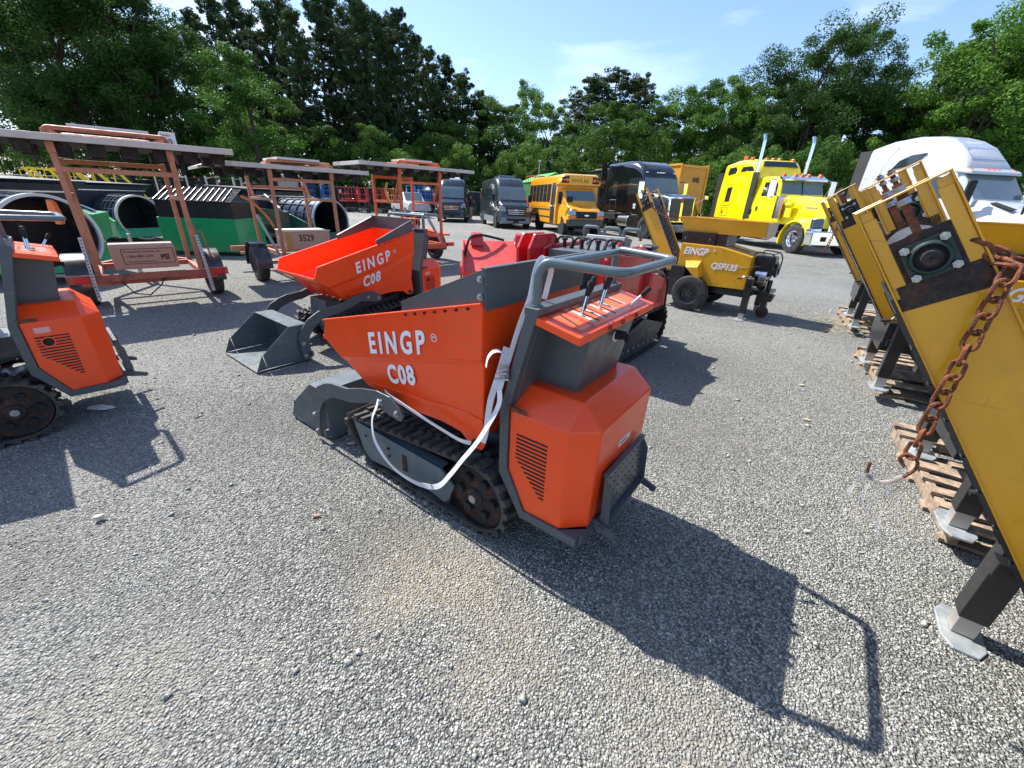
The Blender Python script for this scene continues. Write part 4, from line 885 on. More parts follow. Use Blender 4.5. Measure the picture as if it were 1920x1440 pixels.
    for y in (-1, 1):
        yo = y*W_
        b = B(); b.hexa([P(.112, .012, yo-y*.004), P(.268, .012, yo-y*.004), P(.30, wd-.006, yo-y*.004), P(.112, wd-.006, yo-y*.004)], [P(.112, .012, yo+y*.003), P(.268, .012, yo+y*.003), P(.30, wd-.006, yo+y*.003), P(.112, wd-.006, yo+y*.003)])
        b.hexa([P(.268, .003, yo), P(.305, .003, yo), P(.315, wd-.003, yo), P(.268, wd-.003, yo)], [P(.268, .003, yo+y*.0025), P(.305, .003, yo+y*.0025), P(.315, wd-.003, yo+y*.0025), P(.268, wd-.003, yo+y*.0025)])
        tp = b.build('take_up_plate', DRUST, bo, bevel=.001)
        cs, ck = .185, wd*.5
        b = B(); h = .052; r = .012; ring = []
        for (a, c) in ((-h, -h), (h, -h), (h, h), (-h, h)):
            for k in range(4):
                an = math.atan2(c, a)-PI/4+k*PI/6; ring.append((a-math.copysign(r, a)+r*math.cos(an), c-math.copysign(r, c)+r*math.sin(an)))
        b.hexa([P(cs+a, ck+c, yo+y*.003) for a, c in ring], [P(cs+a, ck+c, yo+y*.014) for a, c in ring])
        cc = Vector(P(cs, ck, 0))
        b.lathe((cc.x, yo, cc.z), [(y*.012, .046), (y*.024, .042), (y*.026, .036), (y*.020, .033)], 28)
        fb = b.build('flange_bearing', GREEND, bo, bevel=.0015, smooth=True)
        b = B(); b.lathe((cc.x, yo, cc.z), [(y*.016, .034), (y*.020, .026), (y*.024, .024), (y*.024, .021)], 28); b.build('bearing_seal', MATBLACK, fb, smooth=True)
        b = B(); b.lathe((cc.x, yo, cc.z), [(y*.012, .0205), (y*.030, .0205), (y*.032, .018), (y*.0315, .0025), (y*.028, .001)], 28); b.build('shaft_end', DRUST, fb, smooth=True)
        for a, c in ((-.040, -.040), (.040, -.040), (.040, .040), (-.040, .040)):
            b = B(); q = Vector(P(cs+a, ck+c, yo+y*.0135)); e_ = Vector((0, y, 0)); b.cyl(q, q+e_*.002, .0132, 20); hb_ = b.build('washer', DRUST, fb); b = B(); b.cyl(q+e_*.002, q+e_*.011, .0112, 6); b.cyl(q+e_*.011, q+e_*.016, .0060, 12); b.build('hex_bolt', STEEL, fb, bevel=.0008)
        b = B(); m_ = wd*.5
        b.hexa([P(-.03, m_-.009, yo-y*.018), P(.125, m_-.009, yo-y*.018), P(.125, m_+.009, yo-y*.018), P(-.03, m_+.009, yo-y*.018)], [P(-.03, m_-.009, yo), P(.125, m_-.009, yo), P(.125, m_+.009, yo), P(-.03, m_+.009, yo)])
        b.build('take_up_screw', RUST, bo)
        b = B()
        for s_ in (-.018, .016): b.cyl(P(s_, m_, yo-y*.009), P(s_+.013, m_, yo-y*.009), .0165, 6); b.cyl(P(s_-.003, m_, yo-y*.009), P(s_, m_, yo-y*.009), .019, 14)
        b.build('nut', STEEL, bo)
    cc = P(.185, wd*.5, 0); dR = wd/2-.014
    b = B(); b.lathe((cc[0], 0, cc[2]), [(-.165, .001), (-.165, dR-.016), (-.1, dR-.012), (.1, dR-.012), (.165, dR-.016), (.165, .001)], 28); b.build('head_drum', MATBLACK, bo, smooth=True)
    # belt
    b = B(); yb = .15
    def strip(k, s0, s1, th=.004): b.hexa([P(s0, k, -yb), P(s1, k, -yb), P(s1, k+th, -yb), P(s0, k+th, -yb)], [P(s0, k, yb), P(s1, k, yb), P(s1, k+th, yb), P(s0, k+th, yb)])
    strip(wd-.022, .185, L_-.03); strip(.004, .185, L_-.03)
    rr = dR-.012; rings = []
    for k in range(13):
        a = -PI/2-PI*k/12; o = [(cs+math.cos(a)*r_, ck+math.sin(a)*r_) for r_ in (rr, rr+.004)]
        rings.append([P(*o[0], -yb), P(*o[0], yb), P(*o[1], yb), P(*o[1], -yb)])
    b.rings(rings)
    be = b.build('belt', mat('belt_rubber', (.035, .04, .048), .6, 0, 0, .2, 5, col2=(.12, .11, .10), c2amt=.4), bo, smooth=True)
    b = B(); k = .24
    while k < L_-.1:
        for s in (-1, 1):
            b.hexa([P(k+.09, wd-.019, 0), P(k+.105, wd-.019, 0), P(k+.015, wd-.019, s*.135), P(k, wd-.019, s*.135)], [P(k+.092, wd-.011, 0), P(k+.103, wd-.011, 0), P(k+.013, wd-.011, s*.133), P(k+.002, wd-.011, s*.133)])
        k += .085
    b.build('belt_chevrons', MATBLACK, be)
    b = B()
    for y0_, y1_ in ((-.205, .205),): b.hexa([P(.26, -.010, y0_), P(L_, -.010, y0_), P(L_, -.003, y0_), P(.26, -.003, y0_)], [P(.26, -.010, y1_), P(L_, -.010, y1_), P(L_, -.003, y1_), P(.26, -.003, y1_)])
    k = .30
    while k < L_-.1:
        for y in (-1, 1): b.hexa([P(k, -.013, y*.200), P(k+.10, -.013, y*.200), P(k+.10, -.008, y*.200), P(k, -.008, y*.200)], [P(k, -.013, y*.2125), P(k+.10, -.013, y*.2125), P(k+.10, -.003, y*.2125), P(k, -.003, y*.2125)])
        k += .115
    b.build('underside_cover', BLACK, bo)
    # chassis, drawbar, wheels, jacks
    b = B(); b.box(ch0, .78, -.30, .30, .30, .385); b.box(ch0, -.30, -.35, .35, .38, .56) if ch0 < -.4 else None; b.prism([(-.36, .66), (-.14, .66), (-.12, .18), (-.36, .20)], -.49, -.375); b.prism([(-.36, .66), (-.14, .66), (-.12, .18), (-.36, .20)], .375, .49)
    b.cyl((0, -.42, .26), (0, .42, .26), .03, 10)
    ch = b.build('chassis', BLACK, t, bevel=.004)
    for s in (-1, 1): wheel(t, (0, s*.46, .27), .27, .155, .155, s, BLACK, TYRE, 6, name='wheel', n=36)
    # engine
    e = B(); e.box(.76, .98, -.20, .20, .62, .82); e.box(.75, .90, -.16, .16, .46, .62)
    en = e.build('engine', mat('engine_black', (.018, .018, .02), .4, .3, 0), t, bevel=.02)
    e = B(); e.box(.74, 1.0, -.21, .0, .80, .905); e.lathe((.99, .03, .70), [(0, .10), (.03, .105), (.035, .05)], 20, 'x'); e.build('fuel_tank', BLACK, en, bevel=.02)
    e = B(); e.cyl((.80, -.24, .66), (.95, -.24, .66), .045, 14); e.box(.86, .96, -.30, -.20, .55, .63); e.build('muffler', ALU, en, bevel=.004)
    e = B(); e.tube(arc([(.72, -.22, .90), (.74, -.22, .955), (.96, -.22, .94), (1.0, -.22, .86), (1.0, -.22, .62), (.90, -.22, .50)], .03), .009, 8); e.tube(arc([(.72, .22, .90), (.74, .22, .955), (.96, .22, .94), (1.0, .22, .86), (1.0, .22, .62)], .03), .009, 8); e.tube([(.96, -.22, .94), (.96, .22, .94)], .009, 8)
    e.build('engine_guard', BLACK, en, smooth=True)
    e = B(); e.tube([(.78, -.20, .60), (.84, -.24, .54), (.90, -.20, .50), (.86, -.1, .46)], .010, 6); e.tube([(.76, -.12, .5), (.86, -.2, .6), (.96, -.16, .58)], .008, 6); e.build('hose', RUST, en, smooth=True)
    e = B(); e.box(.70, 1.02, -.10, .10, .33, .40); e.box(.92, 1.04, -.20, .20, .37, .42); e.prism([(.88, .36), (1.08, .36), (1.06, .26), (.92, .22)], -.05, .05); e.build('drawbar', BLACK, t, bevel=.004)
    e = B(); e.cyl((.97, 0, .20), (.97, 0, .56), .035, 14); e.box(.93, 1.01, -.045, .045, .08, .22); jw = e.build('jockey_leg', BLACK, t, bevel=.003)
    e = B(); e.lathe((.97, 0, .085), [(-.025, .02), (-.025, .07), (-.018, .085), (.018, .085), (.025, .07), (.025, .02)], 22); e.build('jockey_wheel', mat('caster', (.08, .03, .025), .6), jw, smooth=True)
    for x, s in ((.80, -1), (.80, 1), (-.53, -1), (-.53, 1)):
        y = s*.41 if x > 0 else jy[0 if s < 0 else 1]
        e = B(); e.box(x-.042, x+.042, y-.042, y+.042, .10, .60); e.box(x-.06, x+.06, y-s*.10, y-s*.03, .36, .42)
        lg = e.build('jack_leg', BLACK, t, bevel=.003)
        e = B(); e.box(x-.034, x+.034, y-.034, y+.034, .016, .12); e.build('inner_tube', mat('galv_dirty', (.45, .42, .38), .5, .5), lg, bevel=.002)
        e = B(); c_, hh = .05, .115
        oc = [(-hh, -hh+c_), (-hh+c_, -hh), (hh-c_, -hh), (hh, -hh+c_), (hh, hh-c_), (hh-c_, hh), (-hh+c_, hh), (-hh, hh-c_)]
        e.hexa([(x+a*.58, y+c*1.05, .0) for a, c in oc], [(x+a*.58, y+c*1.05, .012) for a, c in oc]); e.build('foot_pad', GALV, lg, bevel=.003)
        e = B(); e.cyl((x, y, .60), (x, y, .615), .04, 12); e.tube(arc([(x, y, .61), (x, y, .63), (x-.09, y+s*.03, .63), (x-.11, y+s*.04, .60)], .02), .007, 8); ck_ = e.build('crank', STEEL, lg, smooth=True)
        e = B(); e.cyl((x-.11, y+s*.04, .60), (x-.17, y+s*.04, .585), .013, 10); e.build('crank_grip', MATBLACK, ck_)
    return t
cr0 = make_crusher([(-1.305, 1.66), (-.42, .22), .215])
cr0.location = (3.072, 6.841, 0); cr0.rotation_euler = (0, 0, R_(-42.5)); cr0['label'] = 'yellow crusher with white lettering and black engine standing before the big trucks'; cr0['group'] = 'yellow mobile crushers'
cr1 = make_crusher([(-1.33, 1.512), (-.485, .333), .192], (-.63, .19), -.25)
cr1.name = 'mobile_crusher'; tag(cr1, 'nearest yellow crusher at the right edge, its rusty bearing plate and boom filling the corner', 'stone crusher', 'yellow mobile crushers')
cr1.location = (2.151, .639, 0); cr1.rotation_euler = (0, 0, R_(-36))
GP = 'yellow mobile crushers'
PZ = .125
cr9 = make_crusher([(-1.33, 1.512), (-.485, .333), .192])
cr9.name = 'mobile_crusher'; cr9['group'] = GP
cr2 = cr9
tag(cr9, 'second yellow crusher along the right edge, on the nearest broken pallet', 'stone crusher', GP); cr9.location = (2.90, 1.64, PZ-.01); cr9.rotation_euler = (0, 0, R_(-33))
cr3 = dup(cr9, 'third yellow crusher of the right hand row, standing on the middle pallet', (3.92, 3.38, PZ-.01), -33, GP)
cr4 = dup(cr9, 'farthest yellow crusher of the right hand row, on the far small pallet', (5.28, 5.47, PZ-.01), -33, GP)

def make_pallet(seed, nm='wooden_pallet'):
    rs = random.Random(seed); t = thing(nm, 'x', 'pallet', (0, 0, 0), 0, 'broken wooden pallets')
    for y in (-.45, 0, .45):                                        # stringers run across the boards
        b = B(); b.box(-.63, .63, y-.02, y+.02, .02, .105); b.build('stringer', WOOD, t, bevel=.003)
    for lv, n, z in ((1, 9, .105), (0, 5, .0)):
        for k in range(n):
            x = -.58+1.16*k/(n-1); w = rs.uniform(.035, .055); L0, L1 = -.49, .49
            if rs.random() < .35: L1 -= rs.uniform(.1, .4)
            a = rs.uniform(-.03, .03); dz = rs.uniform(0, .006); b = B()
            m_ = 5; bo, to = [], []
            rings = []
            for i in range(m_+1):
                y = L0+(L1-L0)*i/m_; xx = x+a*y+rs.uniform(-.004, .004); ww = w*(1 if 0 < i < m_ else rs.uniform(.6, 1)); sag = rs.uniform(-.004, .006)
                rings.append([(xx-ww, y, z+dz+sag), (xx+ww, y, z+dz+sag), (xx+ww, y, z+dz+.018+sag), (xx-ww, y, z+dz+.018+sag)])
            b.rings(rings); b.build('deck_board' if lv else 'base_board', WOOD, t)
    return t
for i, (x, y, lab) in enumerate(((2.93, 1.87, 'nearest broken wooden pallet, under the second crusher at right'), (4.09, 3.72, 'middle weathered pallet of the row, under the third crusher'), (5.40, 5.85, 'farthest small looking pallet with straw, under the last crusher'))):
    p = make_pallet(5+i); p.location = (x, y, .002); p.rotation_euler = (0, 0, R_((-30, -28, -29)[i]+90+180*0)); p['label'] = lab

# hanging chain with its hook, and the chains from boom head to tray
M1 = (2.151, .639, -36)
def LW(M, x, y, z):
    a = R_(M[2]); return Vector((M[0]+x*math.cos(a)-y*math.sin(a), M[1]+x*math.sin(a)+y*math.cos(a), z))
def hang():
    xy = LW(M1, -1.0, -.235, 0)
    pts = [LW(M1, -1.02, -.19, 1.41), LW(M1, -.99, -.225, 1.41), (xy.x+.004, xy.y, 1.385), (xy.x, xy.y, 1.25), (xy.x, xy.y, 1.1), (xy.x-.002, xy.y, .855)]
    t, e = chain(pts, RUST, 'thick rusty chain with open hook hanging down beside the nearest yellow boom', pitch=.043, L_=.056, w=.034, r=.0052, up0=(1, .2, 0))
    o = Vector(t.location); b = B(); e = Vector(e); v = Vector((.72, -.69, 0))
    w = lambda a, z: tuple(e+v*a*1.35+Vector((0, 0, z*1.35))-o)
    b.tube(spline([w(.0, -.028), w(-.014, -.012), w(-.004, .004), w(.014, -.006), w(.017, -.026), w(.006, -.052), w(-.012, -.078), w(-.034, -.086), w(-.052, -.074), w(-.056, -.045)], 6), [.0045]*46+[.0048]*9, 10)
    b.build('hook', RUST, t, smooth=True)
    r = rnd; b = B()
    # clear plastic film wound round the hook and trailing down
    P = t
    f = thing('plastic_film', 'torn clear plastic film wound round the hook of the rusty chain and trailing down', 'plastic wrap', tuple(o))
    b = B(); b.tube(spline([w(.006, -.052), w(-.012, -.078), w(-.034, -.086), w(-.052, -.072)], 5), [.007, .009, .010, .008]*4, 8)
    b.build('wound_film', mat('film_white', (.7, .7, .68), .3, 0, 0, .1, alpha=.24), f, smooth=True)
    b = B()
    for k in range(5):
        a0 = -.055+.016*k; L_ = (.14, .18, .34, .24, .18)[k]
        pts = spline([w(a0, -.08), w(a0-.012+.012*k*.6, -.08-L_*.4), w(a0-.004+.012*k, -.08-L_*.75), w(a0+.012*k, -.08-L_)], 5); rings = []
        for i, p in enumerate(pts):
            q = Vector(p); ww = (.007 if k != 2 else .005)*(1-.6*i/len(pts))*(1+.4*math.sin(i*1.7+k)); n_ = Vector((-.69, -.72, 0))*.0006
            d_ = v*math.cos(i*.5+k)+Vector((.5, .6, 0))*math.sin(i*.5+k)
            rings.append([q+d_*ww, q-d_*ww, q-d_*ww+n_, q+d_*ww+n_])
        b.rings(rings)
    b.build('trailing_film', PLASTIC, f, smooth=True)
hang()
def boomchain(M, head, tray, label, sag=.05, grp='boom chains', p=.0275):
    a = LW(M, *head); c = LW(M, *tray); m = (a+c)/2-Vector((0, 0, sag)); chain([a, a.lerp(m, .5)-Vector((0, 0, sag*.3)), m, m.lerp(c, .5)-Vector((0, 0, sag*.2)), c], RUST, label, group=grp, pitch=p*1.15, L_=p*1.5, w=p*.95, r=p*.16)
boomchain(M1, (-1.08, -.19, 1.46), (-.435, -.25, 1.30), 'near rusty chain from the nearest boom head towards its tray', .035, p=.037)
boomchain(M1, (-1.08, .19, 1.46), (-.435, .30, 1.33), 'second rusty chain beyond the first, across the white truck hood', .03, p=.034)
S0 = (3.072, 6.841, -42.5)
boomchain(S0, (-1.10, -.18, 1.60), (-.435, -.29, 1.30), 'thin chain sagging to the near tray corner of the lettered crusher', .08, p=.03)
boomchain(S0, (-1.10, .18, 1.60), (-.435, .29, 1.30), 'thin chain sagging to the far tray corner of the lettered crusher', .08, p=.03)
M4 = (5.28, 5.47, -33)
c_, e_ = chain([LW(M4, -1.03, -.225, 1.56), LW(M4, -1.05, -.23, 1.42), LW(M4, -1.08, -.23, 1.25), LW(M4, -1.12, -.23, 1.0)], RUST, 'thin rusty chain hanging from the farthest yellow boom of the row', pitch=.033, L_=.045, w=.028, r=.0045)

# ------------------------------------------------------------------ folded message board trailers
def make_trailer(name, label, paint, dark, loc, rz, x0, x1, y_panel=1.2, zp=1.94, wt=.72, flip=False, box=None, xw=0.):
    """tow bar towards x+, frame posts between x0 (rear) and x1"""
    t = thing(name, label, 'sign trailer', loc, rz, 'folded sign trailers'); g = .53
    for s in (-1, 1):
        wheel(t, (xw, s*wt, .31), .31, .185, .185, s, mat('rim_grey', (.10, .10, .11), .5, .4), TYRE, 5, n=36, tread=1)
        b = B(); n = 14; rings = []
        for k in range(n+1):
            a = R_(-8)+R_(196)*k/n; r0 = .375
            rings.append([(xw+math.cos(a)*r0, s*wt-.12, .31+math.sin(a)*r0), (xw+math.cos(a)*r0, s*wt+.12, .31+math.sin(a)*r0), (xw+math.cos(a)*(r0-.006), s*wt+.12, .31+math.sin(a)*(r0-.006)), (xw+math.cos(a)*(r0-.006), s*wt-.12, .31+math.sin(a)*(r0-.006))])
        b.rings(rings); b.hexa([(xw-.375, s*wt-.12, .29), (xw-.37, s*wt-.12, .31), (xw-.37, s*wt+.12, .31), (xw-.375, s*wt+.12, .29)], [(xw-.39, s*wt-.12, .29), (xw-.38, s*wt-.12, .31), (xw-.38, s*wt+.12, .31), (xw-.39, s*wt+.12, .29)])
        b.build('fender', mat('fender_black', (.02, .022, .025), .3, 0, .3, .2, 2, col2=(.2, .2, .2), c2amt=.3), t, smooth=True)
    b = B()
    for s in (-1, 1):
        b.beam((x0, s*g, .43), (x1+.1, s*g, .43), .06, .08); b.beam((x1+.1, s*g, .43), (x1+1.0, 0, .43), .06, .08)
    b.beam((x0, -g-.06, .43), (x0, g+.06, .43), .07, .08); b.beam((x0+.12, -wt, .35), (x0+.12, wt, .35), .05); b.beam((xw, -wt, .31), (xw, wt, .31), .06)
    b.beam((x1, -g, .43), (x1, g, .43), .06, .07); b.beam((x1+1.0, 0, .43), (x1+1.35, 0, .43), .07, .09)
    fr = b.build('chassis', dark, t, bevel=.004)
    b = B(); b.cyl((x1+1.2, .09, .12), (x1+1.2, .09, .78), .03, 12); b.box(x1+1.12, x1+1.28, .02, .16, .0, .012+.11); b.build('tongue_jack', STEEL, t)
    for x, zt in ((x0, zp-.06), (x1, zp-.12)):
        for s in (-1, 1):
            b = B(); b.beam((x, s*g, .43), (x, s*g, zt), .055, .055); b.build('post', paint, t, bevel=.004)
    b = B(); b.beam((x0, -g, zp-.28), (x0, g, zp-.28), .05, .055); b.beam((x1, -g, zp-.16), (x1, g, zp-.16), .05, .055)
    for s in (-1, 1):
        b.beam((x0, s*g, 1.38), (x1, s*g, 1.38), .045, .05)
        b.beam((x0+.02, s*g, zp-.14), (x0+.28, s*g, 1.40), .035, .04)
    b.build('cross_bar', paint, t, bevel=.003)
    # the folded board with its black lamp hoods underneath
    xc = x0 if not flip else x1
    b = B(); xa, xb = xc-.12, xc+1.15 if not flip else xc-1.15
    if flip: xa = xc+.12
    b.box(min(xa, xb), max(xa, xb), -y_panel, y_panel, zp, zp+.07); pn = b.build('sign_panel', PANELG, t, bevel=.004)
    b = B(); b.box(min(xa, xb)+.02, max(xa, xb)-.02, -y_panel+.02, y_panel-.02, zp-.004, zp-.001); b.build('panel_face', PANELU, pn)
    for i in range(8):
        for j in range(2):
            b = B(); y = -y_panel+.16+i*(2*y_panel-.32)/7; x = min(xa, xb)+.22+j*.75
            b.hexa([(x-.07, y-.08, zp-.003), (x+.07, y-.08, zp-.003), (x+.07, y+.08, zp-.003), (x-.07, y+.08, zp-.003)], [(x-.05, y-.065, zp-.12), (x+.07, y-.08, zp-.12), (x+.07, y+.08, zp-.12), (x-.05, y+.065, zp-.12)])
            b.build('lamp_hood', MATBLACK, pn)
    # upper frame and solar panel
    b = B(); zz = zp+.14
    b.tube(arc([(xc, -g, zp+.02), (xc+.02, -g, zz), (xc+.02, g, zz), (xc, g, zp+.02)], .04), .024, 6); x_ = xc+(.7 if not flip else -.7)
    b.tube(arc([(x_, -g*.8, zp+.05), (x_, -g*.8, zz-.02), (x_, g*.8, zz-.02), (x_, g*.8, zp+.05)], .04), .024, 6)
    b.beam((xc+.02, -g, zz-.03), (x_, -g*.8, zz-.04), .04); b.beam((xc+.02, g, zz-.03), (x_, g*.8, zz-.04), .04)
    b.build('upper_frame', dark, t)
    for s in (-1, 1):
        b = B(); b.beam((xc-.02 if not flip else xc+.02, s*g, zp-.12), (xc+.03, s*g, zp+.12), .07, .05); b.build('bracket', paint, t, bevel=.003)
    b = B(); xs_ = sorted((xc+.05, x_-.05)); b.box(xs_[0], xs_[1], -.38, .34, zz+.02, zz+.055); b.build('solar_panel', WPAINT if name else WPAINT, t, bevel=.003)
    b = B(); b.box(xs_[0]+.03, xs_[1]-.03, -.35, .31, zz+.056, zz+.058); b.build('solar_cells', mat('solar_cells', (.02, .03, .07), .15, 0, .5), t)
    # tail lamps
    for s in (-1, 1):
        b = B(); b.box(x0-.10, x0-.03, s*(wt-.02)-.10, s*(wt-.02)+.08, .40, .47); b.build('tail_light', TAIL, t, bevel=.01)
        b = B(); b.box(x0-.05, x0+.01, s*(wt-.02)-.14, s*(wt-.02)+.13, .385, .48); b.build('light_bracket', dark, t)
    return t
t1 = make_trailer('sign_trailer', 'left trailer in faded salmon paint with lettered cabinet, seen from behind', TRLP, TRLR, (-5.29, 5.95, 0), 133.3, -.60, .57, 1.22)
for s in (-1, 1):                                                  # perforated stabiliser legs at the rear corners
    b = B(); b.beam((-.67, s*.57, .93), (-.72, s*.60, .18), .035, .035)
    o = b.build('stabiliser_leg', GALV, t1)
    b = B()
    for k in range(18): b.cyl((-.69-.05*k/18-.012, s*(.572+.03*k/18), .90-.039*k), (-.69-.05*k/18-.016, s*(.572+.03*k/18), .90-.039*k), .008, 6)
    absorb(o, b, MATBLACK)
b = B(); b.prism([(-.46, .50), (-.51, .80), (-.15, .82), (-.10, .50)], -.31, .36); cab = b.build('battery_cabinet', BOXP, t1, bevel=.012)
def on_cab(y, z): return (-.46-.06*(z-.50)/.36-.0015, y, z)
U_, V_ = (0, -1, 0), (-.164, 0, .986)
b = B()
for (ya, za, yb_, zb_) in ((.25, .57, -.28, .57), (.25, .76, -.28, .76), (.25, .57, .25, .76), (-.28, .57, -.28, .76)): b.beam(on_cab(ya, za), on_cab(yb_, zb_), .006, .006)
b.build('sign_border', mat('ink_brown', (.07, .035, .02), .6), cab)
INK = mat('ink_brown', (.07, .035, .02), .6)
text('Protection Services Inc.', on_cab(.23, .712), U_, V_, .044, INK, cab, xs=.92)
text('1-866-489-1234', on_cab(.22, .650), U_, V_, .050, INK, cab, xs=.85)
text('www.protectionservices.com', on_cab(.22, .590), U_, V_, .028, INK, cab, xs=.88)
text('PSI', on_cab(-.135, .615), U_, V_, .095, INK, cab, xs=.80, bold=.045, name='emblem')
b = B(); b.beam((.0, -.60, .5), (.0, -.62, 1.02), .05); b.tube(arc([(-.28, -.60, .95), (-.28, -.68, .95), (-.32, -.72, .62), (-.45, -.74, .60)], .03), .012, 6); b.build('winch', TRLR, t1)
b = B(); b.box(-.42, -.25, -.66, -.50, 2.015, 2.16); o = b.build('lamp_box', WPAINT, t1, bevel=.01)
text('Sunnie', (-.422, -.505, 2.115), (0, -1, 0), (0, 0, 1), .035, INK, o); text('60', (-.422, -.525, 2.02), (0, -1, 0), (0, 0, 1), .09, INK, o, bold=.03)
b = B(); b.tube([(-.62, .35, .40), (-.66, .25, .22), (-.62, .1, .18), (-.60, -.05, .30), (-.6, -.1, .40)], .008, 6); b.build('cable', MATBLACK, t1, smooth=True)
b = B(); b.prism([(-.05+.0, 2.0), (0, 2.0), (0, 2.0)], 0, .01) if False else None
tag(tag_o := B().prism([(-.03, .95), (.03, .95), (.05, 1.02), (.02, 1.2), (-.04, 1.22), (-.06, 1.1)], -.03, .03).build('orange_light', mat('orange_lens', (.85, .18, .03), .3), None, bevel=.01), 'small orange hazard lamp on the left post of the salmon trailer', 'lamp')
tag_o.location = Vector(t1.location)+Vector((-.15, -.85, .12))

t2 = make_trailer('sign_trailer', 'middle pale salmon trailer with cream topped cabinet and bent panel corner', TRLP, TRLP, (-4.015, 8.254, 0), -44.9, -1.38, .085, 1.25, 1.86, .95, True, xw=0)
b = B(); b.box(-.62, -.02, -.42, .40, .50, .83); o = b.build('battery_cabinet', BOXP, t2, bevel=.01)
b = B(); b.box(-.63, -.01, -.43, .41, .831, .845); b.build('cabinet_lid', CREAM, o)
text('3529', (-.019, -.20, .66), (0, 1, 0), (0, 0, 1), .16, INK, o, xs=.9, bold=.03)
b = B(); b.box(-.018, -.014, -.42, -.32, .50, .83); b.build('tape', mat('tape_ochre', (.50, .28, .06), .6), o)
b = B(); b.beam((.05, -.60, .42), (-.52, -.70, 1.1), .035); b.build('stay', GALV, t2)
b = B(); b.hexa([(.19, -1.25, 1.87), (.19, -1.25, 1.93), (-1.0, -1.25, 1.93), (-1.0, -1.25, 1.87)], [(.12, -1.55, 1.80), (.12, -1.55, 1.84), (-1.0, -1.5, 1.84), (-1.0, -1.5, 1.80)]); b.build('bent_corner', PANELG, t2)
t3 = make_trailer('sign_trailer', 'right hand bright orange trailer beside the dark blue van', TRLO, TRLO, (-2.741, 10.851, 0), 134.7, -.654, .591, 1.5, 2.07, .755)
b = B(); b.box(.0, .5, -.35, .35, .50, 1.0); b.build('battery_cabinet', TRLO, t3, bevel=.01)
b = B(); b.hexa([(-.5, -.62, .62), (-.5, -.90, .62), (.42, -.90, .70), (.42, -.62, .70)], [(-.5, -.62, .66), (-.5, -.90, .66), (.42, -.90, .74), (.42, -.62, .74)]); b.build('fender_top', TRLO, t3)
b = B(); b.beam((-.55, -.58, .5), (-.05, -.5, 1.1), .05); b.build('stay', GALV, t3)
tie = ribbon(spline([(-3.0, 10.2, 1.78), (-3.03, 10.15, 1.6), (-3.0, 10.2, 1.46), (-2.94, 10.18, 1.36)], 5), .05, .004, mat('flag_tape', (.9, .45, .12), .6), 'flagging_tape', None, (1, 0, 0)); tag(tie, 'pale orange flagging tape tied to a post of the right trailer', 'tape')
tie = ribbon(spline([(-4.62, 7.35, 1.42), (-4.45, 7.36, 1.33), (-4.28, 7.40, 1.12), (-4.20, 7.42, .95)], 5), .04, .004, mat('orange_tape', (.75, .2, .05), .6), 'orange_strap', None, (1, 0, .3)); tag(tie, 'thin orange strap trailing from a post of the middle trailer', 'strap')

